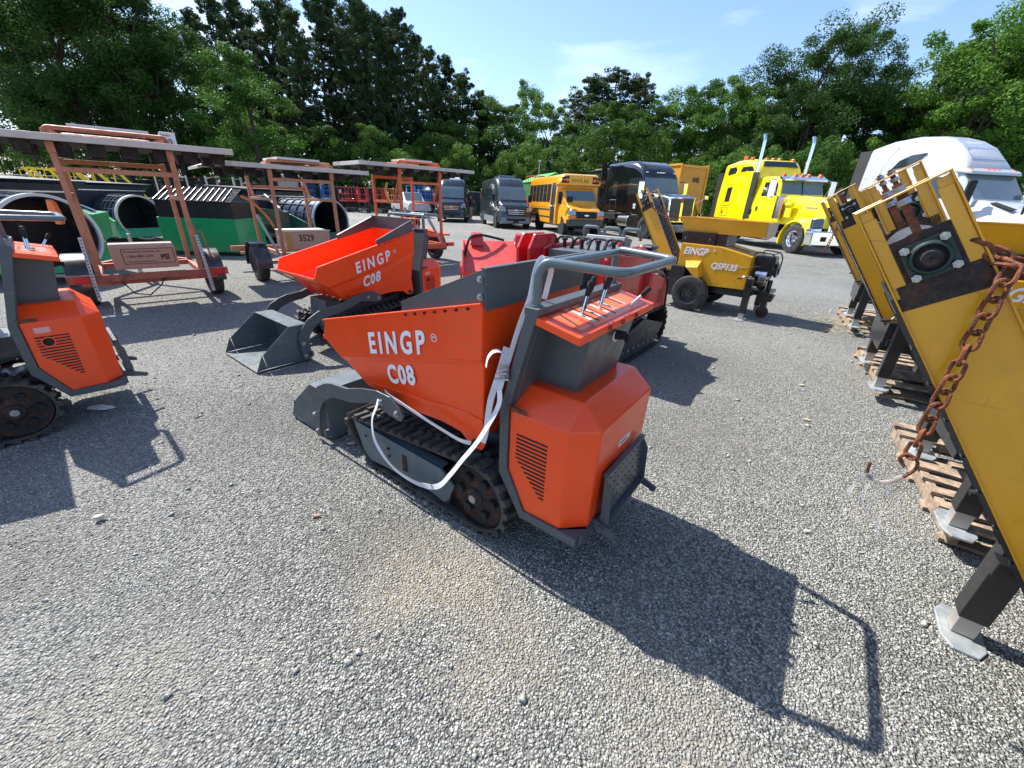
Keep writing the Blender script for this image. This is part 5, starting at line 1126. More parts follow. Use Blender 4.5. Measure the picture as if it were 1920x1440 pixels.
# ------------------------------------------------------------------ trommel screens
def make_trommel(label, loc, rz, gr=GREEN, rim=ALU, body_l=4.2, dr=.53, zc=.78, drum_l=1.15, inner=DRUMI, side=1):
    """drum mouth at x=0 facing x+"""
    t = thing('trommel_screen', label, 'trommel', loc, rz, 'green and black trommel screens')
    b = B(); r = dr
    b.lathe((0, 0, zc), [(0, r), (-drum_l, r)], 40, 'x'); b.lathe((0, 0, zc), [(-drum_l, r-.012), (0, r-.012)], 40, 'x')
    dm = b.build('drum', DRUMM, t, smooth=True)
    b = B(); b.lathe((0, 0, zc), [(-.002, r-.014), (-drum_l, r-.014)], 40, 'x'); b.build('drum_lining', inner, dm, smooth=True)
    b = B()
    for k in range(6):
        x = -.08-k*drum_l/6; b.lathe((0, 0, zc), [(x, r), (x, r+.03), (x-.03, r+.03), (x-.03, r)], 40, 'x')
    for k in range(16):
        a = 2*PI*k/16; b.beam((-.05, math.cos(a)*(r+.012), zc+math.sin(a)*(r+.012)), (-drum_l, math.cos(a)*(r+.012), zc+math.sin(a)*(r+.012)), .03, .03, (0, math.cos(a), math.sin(a)))
    b.build('drum_ribs', DRUMM, dm)
    b = B(); b.lathe((0, 0, zc), [(.02, r-.02), (.02, r+.025), (-.05, r+.025), (-.05, r-.02), (.02, r-.02)], 44, 'x'); b.build('mouth_ring', rim, dm, smooth=True)
    b = B()
    for k in range(14):
        a = 2*PI*k/14
        for x in (-.25, -.5, -.75): b.beam((x, math.cos(a)*(r-.03), zc+math.sin(a)*(r-.03)), (x-.17, math.cos(a)*(r-.03), zc+math.sin(a)*(r-.03)), .13, .006, (0, math.cos(a), math.sin(a)))
    absorb(dm, b, DRUMM)
    b = B(); b.prism([(-drum_l, .35), (-drum_l, 1.50), (-body_l, 1.58), (-body_l, .35)], -.85, .85); b.hexa([(-drum_l-.1, -1.0, 1.40), (-drum_l-.1, 1.0, 1.40), (-body_l, 1.0, 1.40), (-body_l, -1.0, 1.40)], [(-drum_l+.05, -1.12, 1.56), (-drum_l+.05, 1.12, 1.56), (-body_l-.1, 1.12, 1.62), (-body_l-.1, -1.12, 1.62)])
    hb = b.build('hopper_body', NAVY, t, bevel=.01)
    b = B(); b.box(-drum_l+.001, -drum_l+.012, -.9, .9, 1.36, 1.385); b.build('edge_strip', ALU, hb)
    b = B()
    for s in (-1, 1):
        b.prism([(-.02, .22), (-.02, .62), (-.30, .72), (-1.3, .98), (-body_l, .98), (-body_l, .30), (-.6, .20)], s*.60, s*.66)
    b.prism([(-.02, .20), (.10, .20), (-.02, .42), (-.10, .42)], -.66, .66)
    b.prism([(-.02, -.66+0), (-.02, .66)], 0, 0) if False else None
    n = 10
    pts = [(-.66, .20), (.66, .20), (.66, .80)]+[(math.cos(R_(-2-176*k/n))*(r+.03), zc+math.sin(R_(-2-176*k/n))*(r+.03)) for k in range(n+1)]+[(-.66, .80)]
    for k in range(n):
        a0, a1 = R_(-176*k/n), R_(-176*(k+1)/n)
        q = [(math.cos(a)*(r+.03), zc+math.sin(a)*(r+.03)) for a in (a0, a1)]; w0 = [.66*(1-2*(k)/n), .66*(1-2*(k+1)/n)]
        b.hexa([(-.03, q[0][0], q[0][1]), (-.03, q[1][0], q[1][1]), (-.03, w0[1], .18), (-.03, w0[0], .18)], [(.0, q[0][0], q[0][1]), (.0, q[1][0], q[1][1]), (.0, w0[1], .18), (.0, w0[0], .18)])
    gh = b.build('lower_hull', gr, t, bevel=.004)
    for s in (-1, 1):
        b = B(); b.hexa([(-1.0, s*.66, .30), (-1.0, s*.66, .95), (-2.6, s*.66, .95), (-2.6, s*.66, .30)], [(-1.15, s*1.25, .62), (-1.15, s*1.30, 1.05), (-2.45, s*1.30, 1.05), (-2.45, s*1.25, .62)]); cv = b.build('side_conveyor', gr, t, bevel=.01)
        b = B(); b.beam((-.9, s*1.0, 1.06), (-2.0, s*.72, 1.40), .05); b.build('conveyor_stay', GALV, cv)
    for s in (-1, 1):
        wheel(t, (-body_l+.9, s*.80, .33), .33, .2, .19, s, mat('rim_grey', (.1, .1, .1), .5), TYRE, 5, n=28)
    b = B(); b.box(-body_l, -.3, -.5, .5, .14, .26); b.build('chassis', BLACK, t)
    return t
trA = make_trommel('nearest trommel at far left, wide black drum mouth with pale rim behind the salmon trailer', (-7.36, 6.69, 0), -24, GREEN, mat('rim_pale', (.55, .62, .64), .35, .3), 4.2, .60, .74)
trB = make_trommel('second trommel from left, round drum mouth framed by green hull, seen through the salmon trailer', (-10.67, 12.25, 0), -22, GREEN, mat('rim_warm', (.62, .57, .52), .4, .3), 4.6, .56, .70)
trD = make_trommel('trommel half hidden behind the middle trailer with bright green corner', (-8.31, 15.02, 0), -44, GREEN, ALU, 4.2, .60, .78, 1.3)
trE = make_trommel('dark green trommel with long ribbed mesh drum behind the middle trailer', (-5.65, 13.12, 0), -30, GREEN2, mat('rim_steelblue', (.24, .30, .34), .3, .6), 4.6, .60, .74, 2.2, DRUMM)
# boxy screen unit with the slatted black lid
def slat_unit():
    t = thing('slatted_hopper', 'long green bin with slatted black lid between the salmon trailers', 'hopper', (-7.55, 10.38, 0), 2, 'green and black trommel screens')
    b = B(); b.box(-1.10, .74, 0, 1.2, .09, .86); bd = b.build('bin', GREEN, t, bevel=.008)
    b = B(); b.box(-1.06, .72, .02, 1.15, .861, 1.22); up = b.build('upper_panel', mat('panel_brownblack', (.016, .013, .013), .4, 0, .2), t, bevel=.005)
    b = B(); b.hexa([(-1.12, -.03, 1.22), (.76, -.03, 1.22), (.64, .7, 1.50), (-.98, .7, 1.50)], [(-1.12, -.03, 1.235), (.76, -.03, 1.235), (.64, .7, 1.515), (-.98, .7, 1.515)]); b.hexa([(-.98, .7, 1.40), (.64, .7, 1.40), (.64, 1.2, 1.40), (-.98, 1.2, 1.40)], [(-.98, .7, 1.515), (.64, .7, 1.515), (.64, 1.2, 1.515), (-.98, 1.2, 1.515)])
    li = b.build('lid', mat('lid_black', (.010, .012, .018), .85, 0, 0, spec=.1), t, bevel=.004)
    for k in range(12):
        x = -1.05+.145*k; b = B(); b.beam((x+.04, -.05, 1.245), (x-.10, .66, 1.522), .007, .032); b.build('slat', STEEL, li)
    b = B(); b.box(-1.0, .65, .1, 1.1, .0, .09); b.build('skid', BLACK, t)
    for x in (-.55, -.1, .35): b = B(); b.box(x-.005, x+.005, .012, .02, .88, 1.20); b.build('panel_seam', MATBLACK, up)
slat_unit()

# ------------------------------------------------------------------ road vehicles: lofted shells
class Shell:
    """stations along x: (x, zb, zt, w_bottom, w_top, corner); side runs from zb to zt"""
    def __init__(s, st): s.st = st
    def ring(s, q, n=4):
        x, zb, zt, wb, wt, r = q; r = min(r, (zt-zb)*.45, wt*.9); P_ = []
        zm = zb+(zt-zb)*.38
        P_ += [(wb*.93, zb), (wb, zb+.06), (wb, zm)]
        for k in range(n+1):
            a = PI/2*k/n; P_.append((wt-r+r*math.cos(a), zt-r+r*math.sin(a)))
        P_ = P_+[(-y, z) for y, z in P_[::-1]]
        return [(x, y, z) for y, z in P_]
    def mesh(s, b=None):
        b = b or B(); b.rings([s.ring(q) for q in s.st]); return b
    def q(s, x):
        st = s.st; up = st[0][0] < st[-1][0]
        for a, c in zip(st, st[1:]):
            if (a[0] <= x <= c[0]) or (c[0] <= x <= a[0]):
                t = (x-a[0])/(c[0]-a[0]) if c[0] != a[0] else 0
                return [a[i]+(c[i]-a[i])*t for i in range(6)]
        return st[0] if abs(x-st[0][0]) < abs(x-st[-1][0]) else st[-1]
    def y(s, x, z):
        _, zb, zt, wb, wt, r = s.q(x); zm = zb+(zt-zb)*.38
        if z <= zm: return wb
        z1 = zt-r
        if z >= z1:
            return wt-r+math.sqrt(max(0, r*r-(z-z1)**2))
        return wb+(wt-wb)*(z-zm)/(z1-zm)
    def zt(s, x): return s.q(x)[2]
    def side(s, poly, side=1, e=.010, b=None, n=1):
        """a panel that follows the shell's side"""
        b = b or B(); P_ = []; m = len(poly)
        for i in range(m):
            p, q = poly[i], poly[(i+1) % m]
            for k in range(5): P_.append((p[0]+(q[0]-p[0])*k/5, p[1]+(q[1]-p[1])*k/5))
        cx = sum(p[0] for p in P_)/len(P_); cz = sum(p[1] for p in P_)/len(P_); R = []
        def S_(x, z, o): return (x, side*(s.y(x, z)+o), z)
        R.append([S_(x, z, -.03) for x, z in P_])
        for f in (1, .75, .5, .25, .03): R.append([S_(cx+(x-cx)*f, cz+(z-cz)*f, e) for x, z in P_])
        return b.rings(R)
    def top(s, poly, e=.008, b=None, th=.02):
        """poly of (x, y) laid on the top surface"""
        b = b or B(); return b.hexa([(x, y, s.zt(x)+e-th) for x, y in poly], [(x, y, s.zt(x)+e) for x, y in poly])

def make_van(name, label, loc, rz, body, lower, older=False):
    t = thing(name, label, 'van', loc, rz, 'parked passenger vans')
    w = .98
    st = [(-4.70, .42, 2.35, .93, .80, .20), (-4.62, .32, 2.58, .96, .84, .22), (-1.3, .30, 2.66, w, .86, .24), (-.75, .30, 2.64, w, .85, .25), (-.48, .30, 2.52, w, .83, .26), (-.10, .30, 2.10, w, .80, .24), (.30, .30, 1.46, w-.01, .84, .16), (.36, .30, 1.38, w-.02, .88, .14), (.66, .30, 1.32, .95, .86, .16), (.84, .32, 1.22, .92, .80, .18), (.94, .36, 1.10, .86, .72, .18)]
    sh = Shell(st); bd = sh.mesh().build('body', body, t, smooth=True)
    b = sh.top([(-.50, -.68), (-.50, .68), (-.10, .74), (.26, .76), (.26, -.76), (-.10, -.74)], .012) if False else None
    def tp(x, y, e=.012): return (x, y, sh.zt(x)+e)
    b = B(); 
    rows = [(-.16, .735), (-.06, .755), (.05, .77), (.16, .785), (.28, .80)]
    vs = []; 
    for x, yy in rows: vs += [(x, -yy, sh.zt(x)+.014), (x, yy, sh.zt(x)+.014)]
    b.add(vs, [(2*i, 2*i+1, 2*i+3, 2*i+2) for i in range(len(rows)-1)])
    b.build('windscreen', GLASSB, t, solid=.012)
    for s in (-1, 1):
        b = sh.side([(-.98, 1.46), (-.98, 2.06), (-.62, 2.10), (-.34, 1.98), (.02, 1.50)], s); b.build('side_window', GLASS, t)
        for x0, x1 in ((-2.35, -1.15), (-3.45, -2.45), (-4.5, -3.55)):
            b = sh.side([(x0, 1.45), (x0, 2.08), (x1, 2.08), (x1, 1.45)], s); b.build('side_window', GLASS, t)
        b = sh.side([(-4.6, .30), (-4.6, .62), (-.42, .62), (-.42, .30)], s, .012); b.build('sill', lower, t)
        b = B(); b.hexa([(-.15, s*1.00, 1.42), (-.02, s*1.00, 1.42), (-.02, s*1.00, 1.78), (-.15, s*1.00, 1.78)], [(-.15, s*1.18, 1.38), (-.05, s*1.18, 1.38), (-.05, s*1.18, 1.80), (-.15, s*1.18, 1.80)])
        mr = b.build('mirror', MATBLACK, t, bevel=.03)
        for x in (0, -3.66): 
            b = B(); b.cyl((x, s*.80, .36), (x, s*1.0, .36), .42, 26); b.build('wheel_arch', MATBLACK, t)
            wheel(t, (x, s*.885, .35), .35, .24, .22, s, ALU if not older else STEEL, TYRE, 5, n=30)
    b = B(); b.box(-3.6, -1.5, .96, 1.12, .30, .335) if not older else b.box(-3.0, -1.5, .96, 1.0, .30, .33); b.build('running_board', ALU, t, bevel=.008)
    # front
    b = B(); b.hexa([(.80, -.93, .26), (.80, .93, .26), (.80, .93, .64), (.80, -.93, .64)], [(1.02, -.80, .30), (1.02, .80, .30), (.985, .80, .62), (.985, -.80, .62)]); bp = b.build('bumper', lower, t, bevel=.05, seg=3)
    b = B(); b.hexa([(1.005, -.52, .44), (1.005, .52, .44), (.99, .58, .56), (.99, -.58, .56)], [(1.02, -.52, .44), (1.02, .52, .44), (1.00, .58, .56), (1.00, -.58, .56)]); b.build('air_intake', MATBLACK, bp)
    b = B(); b.box(1.02, 1.03, -.16, .16, .33, .44); b.build('plate_holder', MATBLACK, bp)
    b = B(); b.hexa([(.90, -.50, .70), (.90, .50, .70), (.86, .62, 1.10), (.86, -.62, 1.10)], [(1.01, -.46, .70), (1.01, .46, .70), (.965, .58, 1.10), (.965, -.58, 1.10)]); gr = b.build('grille', MATBLACK, t, bevel=.03)
    for k in range(3):
        b = B(); z = .79+.10*k; b.beam((1.012-.012*k, -.45-.03*k, z), (1.012-.012*k, .45+.03*k, z), .018, .030 if not older else .04); b.build('grille_bar', CHROME if older else ALU, gr, bevel=.004)
    b = B(); cx, cz, r = 1.022, .90, .125; b.tube([(cx-.012+0*k, r*math.cos(k*PI/12), cz+r*math.sin(k*PI/12)) for k in range(24)], .009, 6, closed=True)
    for k in range(3):
        a = PI/2+2*PI*k/3; b.hexa([(cx-.01, .016*math.cos(a+PI/2), cz+.016*math.sin(a+PI/2)), (cx-.01, r*math.cos(a), cz+r*math.sin(a)), (cx-.01, -.016*math.cos(a+PI/2), cz-.016*math.sin(a+PI/2))], [(cx+.006, .012*math.cos(a+PI/2), cz+.012*math.sin(a+PI/2)), (cx-.004, r*math.cos(a), cz+r*math.sin(a)), (cx+.006, -.012*math.cos(a+PI/2), cz-.012*math.sin(a+PI/2))])
    b.build('emblem', CHROME, gr)
    for s in (-1, 1):
        b = B(); b.hexa([(.78, s*.93, .92), (.90, s*.60, .90), (.86, s*.63, 1.12), (.72, s*.92, 1.18)], [(.88, s*.93, .93), (.985, s*.58, .91), (.945, s*.61, 1.11), (.80, s*.90, 1.17)]); hl = b.build('headlight', mat('lamp_glass', (.30, .33, .36), .08, .3, 1), t, bevel=.02)
        b = B(); b.tube([(-.35, s*.2, 1.0), (-.3, s*.2, 1.0)], .01) if False else None
    b = B(); b.hexa([(-2.9, -.55, 2.60), (-1.2, -.55, 2.60), (-1.2, .55, 2.60), (-2.9, .55, 2.60)], [(-2.6, -.45, 2.80), (-1.45, -.45, 2.80), (-1.45, .45, 2.80), (-2.6, .45, 2.80)]); b.build('roof_air_unit', WPAINT if older else VANG, t, bevel=.05)
    b = B(); b.beam((.29, -.5, 1.49), (.20, .05, 1.62), .02, .015); b.beam((.29, .1, 1.49), (.20, .6, 1.62), .02, .015); b.build('wiper', MATBLACK, t)
    b = B(); b.box(-.50, -.46, -.02, .02, 2.50, 2.58); b.build('sensor', MATBLACK, t)
    return t
make_van('passenger_van', 'dark grey high roof van with grey bumper parked next to the school bus', (-.394, 25.48, 0), -74.1, VANG, VANB)
make_van('passenger_van', 'blue black high roof van with white roof unit, left of the grey van', (-4.478, 29.93, 0), -85.7, VANBL, VANBL, True)

def make_bus():
    t = thing('school_bus', 'short yellow school bus facing the camera between the grey van and the black truck', 'school bus', (3.104, 22.18, 0), -76.3)
    # passenger box
    sh = Shell([(-5.9, .45, 2.66, 1.10, 1.04, .22), (-5.8, .42, 2.74, 1.12, 1.06, .24), (-.75, .42, 2.76, 1.12, 1.06, .24), (-.62, .42, 2.74, 1.12, 1.06, .24)])
    sh.mesh().build('body', BUSY, t, smooth=True)
    cap = Shell([(-.75, 2.22, 2.77, 1.13, 1.06, .24), (-.45, 2.24, 2.78, 1.12, 1.04, .25), (-.30, 2.28, 2.72, 1.06, .96, .25)])
    cp = cap.mesh().build('front_cap', BUSY, t, smooth=True)
    b = B()
    for s in (-1, 1): b.hexa([(-.315, s*.62, 2.36), (-.315, s*.98, 2.36), (-.315, s*.98, 2.62), (-.315, s*.62, 2.68)], [(-.285, s*.62, 2.36), (-.29, s*.98, 2.36), (-.29, s*.98, 2.62), (-.285, s*.62, 2.68)])
    b.build('light_surround', MATBLACK, cp, bevel=.01)
    for s in (-1, 1):
        for k, (yy, mm) in enumerate(((.72, AMBER), (.88, TAIL))): b = B(); b.lathe((-.285, s*yy, 2.50), [(0, .080), (.02, .075), (.03, .001)], 18, 'x'); b.build('warning_light', mm, cp, smooth=True)
    b = B(); b.box(-.29, -.284, -.48, .48, 2.38, 2.58); sg = b.build('sign_plate', mat('bright_yellow', (.9, .50, .01), .4), cp)
    text('SCHOOL BUS', (-.2835, -.47, 2.405), (0, 1, 0), (0, 0, 1), .22, MATBLACK, sg, xs=.66, bold=.012)
    for y in (-.18, 0, .18): b = B(); b.box(-.36, -.33, y-.02, y+.02, 2.72, 2.75); b.build('marker_light', AMBER, cp)
    for s in (-1, 1):
        for k in range(6):
            x1 = -1.62-k*.70; b = sh.side([(x1-.62, 1.48), (x1-.62, 2.34), (x1, 2.34), (x1, 1.48)], s); wi = b.build('window', GLASS, t)
            b = sh.side([(x1-.62, 1.90), (x1-.62, 1.925), (x1, 1.925), (x1, 1.90)], s, .012); b.build('window_bar', MATBLACK, wi)
        for z in (1.08, .72): b = sh.side([(-5.85, z), (-5.85, z+.07), (-1.55, z+.07), (-1.55, z)], s, .010); b.build('black_rail', MATBLACK, t)
        b = sh.side([(-5.85, 1.24), (-5.85, 1.27), (-1.55, 1.27), (-1.55, 1.24)], s, .010); b.build('trim_rail', BUSY, t)
        b = B(); b.cyl((-3.74, s*.85, .42), (-3.74, s*1.135, .42), .46, 26); b.build('wheel_arch', MATBLACK, t)
        wheel(t, (-3.74, s*.95, .385), .385, .26, .21, s, BLACK, TYRE, 8, n=30)
        wheel(t, (0, s*.86, .375), .375, .23, .21, s, ALU, TYRE, 8, n=34)
    for x0, x1 in ((-1.46, -1.10), (-1.07, -.80)): b = sh.side([(x0, .46), (x0, 2.38), (x1, 2.38), (x1, .46)], -1, .012); dr = b.build('entry_door', mat('door_grey', (.05, .05, .05), .4), t); b = sh.side([(x0+.07, .62), (x0+.07, 2.26), (x1-.07, 2.26), (x1-.07, .62)], -1, .018); b.build('door_glass', GLASS, dr)
    # cab nose
    nose = Shell([(-.72, .42, 2.18, 1.00, .86, .16), (-.55, .42, 2.16, 1.00, .86, .16), (-.38, .42, 2.08, 1.00, .84, .15), (.02, .48, 1.52, .98, .80, .12), (.10, .50, 1.40, .97, .80, .12), (.42, .50, 1.30, .97, .80, .12), (.72, .50, 1.20, .95, .78, .12), (.80, .52, 1.10, .92, .78, .10)])
    nb = nose.mesh().build('cab', BUSY, t, smooth=True)
    rows = [(-.34, .72), (-.2, .75), (-.02, .78)]; vs = []
    for x, yy in rows: vs += [(x, -yy, nose.zt(x)+.014), (x, yy, nose.zt(x)+.014)]
    b = B(); b.add(vs, [(2*i, 2*i+1, 2*i+3, 2*i+2) for i in range(2)]); b.build('windscreen', GLASSB, t, solid=.012)
    for s in (-1, 1):
        b = nose.side([(-.68, 1.36), (-.68, 1.95), (-.45, 1.93), (-.05, 1.40)], s); b.build('side_window', GLASS, t)
        b = B(); b.cyl((0, s*.75, .40), (0, s*.985, .40), .45, 28); b.build('wheel_arch', MATBLACK, t)
        b = B(); b.hexa([(.02, s*1.05, 1.45), (.10, s*1.05, 1.45), (.10, s*1.05, 1.95), (.02, s*1.05, 1.95)], [(.02, s*1.24, 1.45), (.10, s*1.24, 1.45), (.10, s*1.24, 1.95), (.02, s*1.24, 1.95)]); b.beam((-.3, s*.95, 1.7), (.05, s*1.12, 1.7), .03); b.build('mirror', MATBLACK, t, bevel=.03)
        b = B(); b.hexa([(.50, s*.66, 1.50), (.56, s*.66, 1.50), (.56, s*.66, 1.76), (.50, s*.66, 1.76)], [(.50, s*.96, 1.50), (.56, s*.96, 1.50), (.56, s*.96, 1.76), (.50, s*.96, 1.76)]); b.tube([(.45, s*.85, 1.22), (.53, s*.82, 1.55)], .018, 6); b.build('cross_view_mirror', MATBLACK, t, bevel=.03)
        b = B(); b.hexa([(.76, s*.55, .94), (.76, s*.93, .94), (.72, s*.93, 1.15), (.76, s*.55, 1.12)], [(.86, s*.55, .94), (.83, s*.92, .94), (.80, s*.92, 1.14), (.84, s*.55, 1.11)]); b.build('headlight', mat('lamp_glass', (.3, .33, .36), .08, .3, 1), t, bevel=.01)
        b = B(); b.hexa([(.78, s*.50, .82), (.78, s*.93, .82), (.76, s*.93, .91), (.78, s*.50, .91)], [(.87, s*.50, .82), (.84, s*.92, .82), (.83, s*.92, .91), (.87, s*.50, .91)]); b.build('turn_signal', AMBER, t)
    b = B(); b.hexa([(.74, -.58, .80), (.74, .58, .80), (.74, .58, 1.12), (.74, -.58, 1.12)], [(.88, -.54, .80), (.88, .54, .80), (.84, .54, 1.10), (.84, -.54, 1.10)]); gr = b.build('grille', MATBLACK, t, bevel=.01)
    b = B(); b.prism([(-.13, .955), (-.05, .955), (-.04, .98), (.04, .98), (.05, .955), (.13, .955), (.13, .915), (.05, .915), (.04, .89), (-.04, .89), (-.05, .915), (-.13, .915)], .872, .89, 'x'); b.build('emblem', CHROME, gr, bevel=.004)
    b = B(); b.hexa([(.70, -.98, .42), (.70, .98, .42), (.70, .98, .76), (.70, -.98, .76)], [(.96, -.86, .44), (.96, .86, .44), (.94, .86, .74), (.94, -.86, .74)]); b.build('bumper', BLACK, t, bevel=.03)
    b = B(); b.box(-5.7, .6, -.5, .5, .30, .50); b.build('chassis', MATBLACK, t)
make_bus()

def duals(t, xs, r, s, rimm):
    for x in xs: wheel(t, (x, s*.92, r), r, .50, .29, s, rimm, TYRE, 10, n=30)
def make_black_truck(label, loc, rz):
    t = thing('semi_truck', label, 'semi truck', loc, rz)
    cab = Shell([(-4.35, 1.05, 3.35, 1.20, 1.12, .14), (-4.25, 1.05, 3.48, 1.22, 1.15, .16), (-2.4, 1.05, 3.52, 1.22, 1.14, .30), (-1.7, 1.05, 3.46, 1.12, 1.04, .34), (-1.25, 1.05, 3.26, 1.06, .98, .34), (-.98, 1.05, 2.92, 1.04, .98, .22), (-.92, 1.05, 2.76, 1.04, .98, .16), (-.55, 1.05, 1.98, 1.03, .96, .12)])
    cab.mesh().build('cab', TRKB, t, smooth=True)
    rows = [(-.90, .92), (-.80, .92), (-.66, .93), (-.565, .93)]; vs = []
    for x, yy in rows: vs += [(x, -yy, cab.zt(x)+.014), (x, yy, cab.zt(x)+.014)]
    b = B(); b.add(vs, [(2*i, 2*i+1, 2*i+3, 2*i+2) for i in range(3)]); b.build('windscreen', GLASSB, t, solid=.012)
    for y in (-.78, -.16, 0, .16, .78): b = B(); b.box(-1.06, -1.0, y-.05, y+.05, 3.0-.0, 3.04) if False else b.box(-1.0, -.94, y-.05, y+.05, 2.95, 2.99); b.build('marker_light', mat('white_lamp', (.85, .85, .85), .2), t)
    b = B()
    for y in (-.36, .36): b.beam((-1.68, y, 3.475), (-1.02, y, 3.01), .012, .012)
    b.build('seam', DRUMM, t)
    for s in (-1, 1):
        b = cab.side([(-1.95, 1.95), (-1.95, 2.70), (-1.25, 2.74), (-.98, 2.60), (-.70, 2.0)], s); b.build('side_window', GLASS, t)
        b = cab.side([(-3.4, 1.9), (-3.4, 2.6), (-2.95, 2.6), (-2.95, 1.9)], s); b.build('sleeper_window', GLASS, t)
        for q in ([(-3.55, 1.15), (-3.55, 1.7), (-2.9, 1.7), (-2.9, 1.15)],):
            b = B(); pts = [(x, s*(cab.y(x, z)+.006), z) for x, z in q]
            b.tube(pts, .012, 6, closed=True); b.build('locker_trim', STEEL, t)
        b = B(); b.hexa([(-4.35, s*1.16, 1.15), (-4.35, s*1.22, 1.15), (-4.35, s*1.22, 3.6), (-4.35, s*1.16, 3.6)], [(-4.85, s*1.20, 1.15), (-4.85, s*1.25, 1.15), (-4.85, s*1.25, 3.55), (-4.85, s*1.20, 3.55)]); ff = b.build('side_fairing', TRKB, t)
        b = B(); b.box(-4.90, -4.85, s*1.20-.03, s*1.20+.03, 1.15, 3.55); b.build('rubber_edge', mat('edge_grey', (.10, .10, .10), .6), ff)
        b = B(); b.hexa([(-.62, s*1.12, 1.75), (-.50, s*1.12, 1.75), (-.50, s*1.12, 2.55), (-.62, s*1.12, 2.55)], [(-.62, s*1.38, 1.75), (-.54, s*1.38, 1.75), (-.54, s*1.38, 2.55), (-.62, s*1.38, 2.55)]); mr = b.build('mirror', CHROME, t, bevel=.04)
        b = B(); b.tube([(-.8, s*1.0, 2.6), (-.58, s*1.25, 2.6)], .02, 6); b.tube([(-.8, s*1.0, 1.7), (-.58, s*1.25, 1.72)], .02, 6); b.build('mirror_arm', BLACK, mr)
        b = B(); b.tube(arc([(.75, s*.8, 1.55), (.90, s*1.0, 1.72), (.98, s*1.28, 1.88)], .05), .014, 6); hm = b.build('hood_mirror_arm', CHROME, t); b = B(); b.hexa([(.90, s*1.22, 1.82), (1.02, s*1.22, 1.84), (1.02, s*1.22, 2.0), (.92, s*1.22, 2.0)], [(.92, s*1.44, 1.82), (.99, s*1.44, 1.84), (.99, s*1.44, 1.98), (.94, s*1.44, 1.98)]); b.build('hood_mirror', CHROME, hm, bevel=.03)
        b = B(); b.cyl((-2.55, s*.95, .72), (-1.55, s*.95, .72), .30, 24); b.build('fuel_tank', mat('tank_alu', (.55, .53, .50), .2, .9), t, bevel=.03)
        b = B(); b.box(-1.5, -.62, s*.95-.22, s*.95+.22, .45, 1.0); b.box(-1.52, -.62, s*1.18-.05, s*1.18+.02, .42, .48); b.build('step_box', BLACK, t, bevel=.02)
        duals(t, (-5.6, -6.9), .50, s, ALU); wheel(t, (0, s*1.06, .52), .52, .29, .29, s, ALU, TYRE, 10, n=40)
        b = B(); b.cyl((0, s*.80, .55), (0, s*1.155, .55), .66, 28); b.build('wheel_arch', MATBLACK, t)
    hood = Shell([(-.62, .75, 2.12, 1.16, .95, .12), (-.3, .75, 2.10, 1.18, .90, .2), (.5, .80, 2.03, 1.16, .80, .3), (.88, .85, 1.95, 1.08, .74, .22), (1.0, .85, 1.86, .96, .72, .16)])
    hood.mesh().build('hood', TRKB, t, smooth=True)
    b = B(); b.hexa([(.90, -.70, .80), (.90, .70, .80), (.90, .74, 1.90), (.90, -.74, 1.90)], [(1.10, -.66, .80), (1.10, .66, .80), (1.03, .68, 1.90), (1.03, -.68, 1.90)]); g = b.build('grille_surround', CHROME, t, bevel=.03)
    for s in (-1, 1): b = B(); b.hexa([(1.095, s*.07, .87), (1.095, s*.60, .87), (1.04, s*.61, 1.82), (1.04, s*.07, 1.82)], [(1.112, s*.07, .87), (1.112, s*.60, .87), (1.050, s*.61, 1.82), (1.050, s*.07, 1.82)]); b.build('grille_mesh', mat('mesh_grey', (.07, .075, .08), .5, .5), g)
    b = B(); b.prism([(0, 1.88), (.045, 1.82), (.035, 1.69), (0, 1.64), (-.035, 1.69), (-.045, 1.82)], 1.04, 1.075, 'x'); b.build('emblem', TAIL, g, bevel=.005)
    b = B(); b.hexa([(.80, -1.14, .36), (.80, 1.14, .36), (.80, 1.14, .74), (.80, -1.14, .74)], [(1.28, -.92, .38), (1.28, .92, .38), (1.26, .92, .72), (1.26, -.92, .72)]); bp = b.build('bumper', mat('bumper_chrome', (.35, .36, .38), .15, .8), t, bevel=.04)
    for s in (-1, 1):
        b = B(); b.hexa([(1.27, s*.72, .48), (1.24, s*.92, .48), (1.22, s*.92, .62), (1.26, s*.72, .62)], [(1.285, s*.72, .48), (1.26, s*.93, .48), (1.24, s*.93, .62), (1.275, s*.72, .62)]); b.build('fog_light', MATBLACK, bp)
        b = B(); b.hexa([(.78, s*.82, 1.02), (.70, s*1.13, 1.02), (.60, s*1.13, 1.30), (.74, s*.82, 1.36)], [(.98, s*.82, 1.02), (.86, s*1.13, 1.02), (.74, s*1.12, 1.28), (.92, s*.82, 1.34)]); b.build('headlight', mat('lamp_glass', (.3, .33, .36), .08, .3, 1), t, bevel=.02)
    b = B(); b.box(-7.4, .8, -.42, .42, .70, .98); b.build('chassis', MATBLACK, t)
    b = B()
    for z in (1.50, 1.42, 1.33): b.hexa([(-1.55, -1.072, z), (-1.15, -1.072, z), (-1.15, -1.072, z+.05), (-1.55, -1.072, z+.05)], [(-1.55, -1.076, z), (-1.15, -1.076, z), (-1.15, -1.076, z+.05), (-1.55, -1.076, z+.05)])
    b.build('door_lettering', WHITE, t)
    return t
make_black_truck('black semi truck with chrome grille facing the camera right of the school bus', (7.226, 21.6, 0), -73)
bt = thing('semi_truck', 'rear part of another black truck, half hidden left of the black semi truck', 'semi truck', (6.2, 28.5, 0), -80)
b = B(); b.box(-3.0, 0, -1.2, 1.2, 1.1, 3.45); c_ = b.build('cab', TRKB, bt, bevel=.12, seg=3)
b = B(); b.box(-5.5, .0, -.5, .5, .7, 1.0); b.build('chassis', MATBLACK, bt)
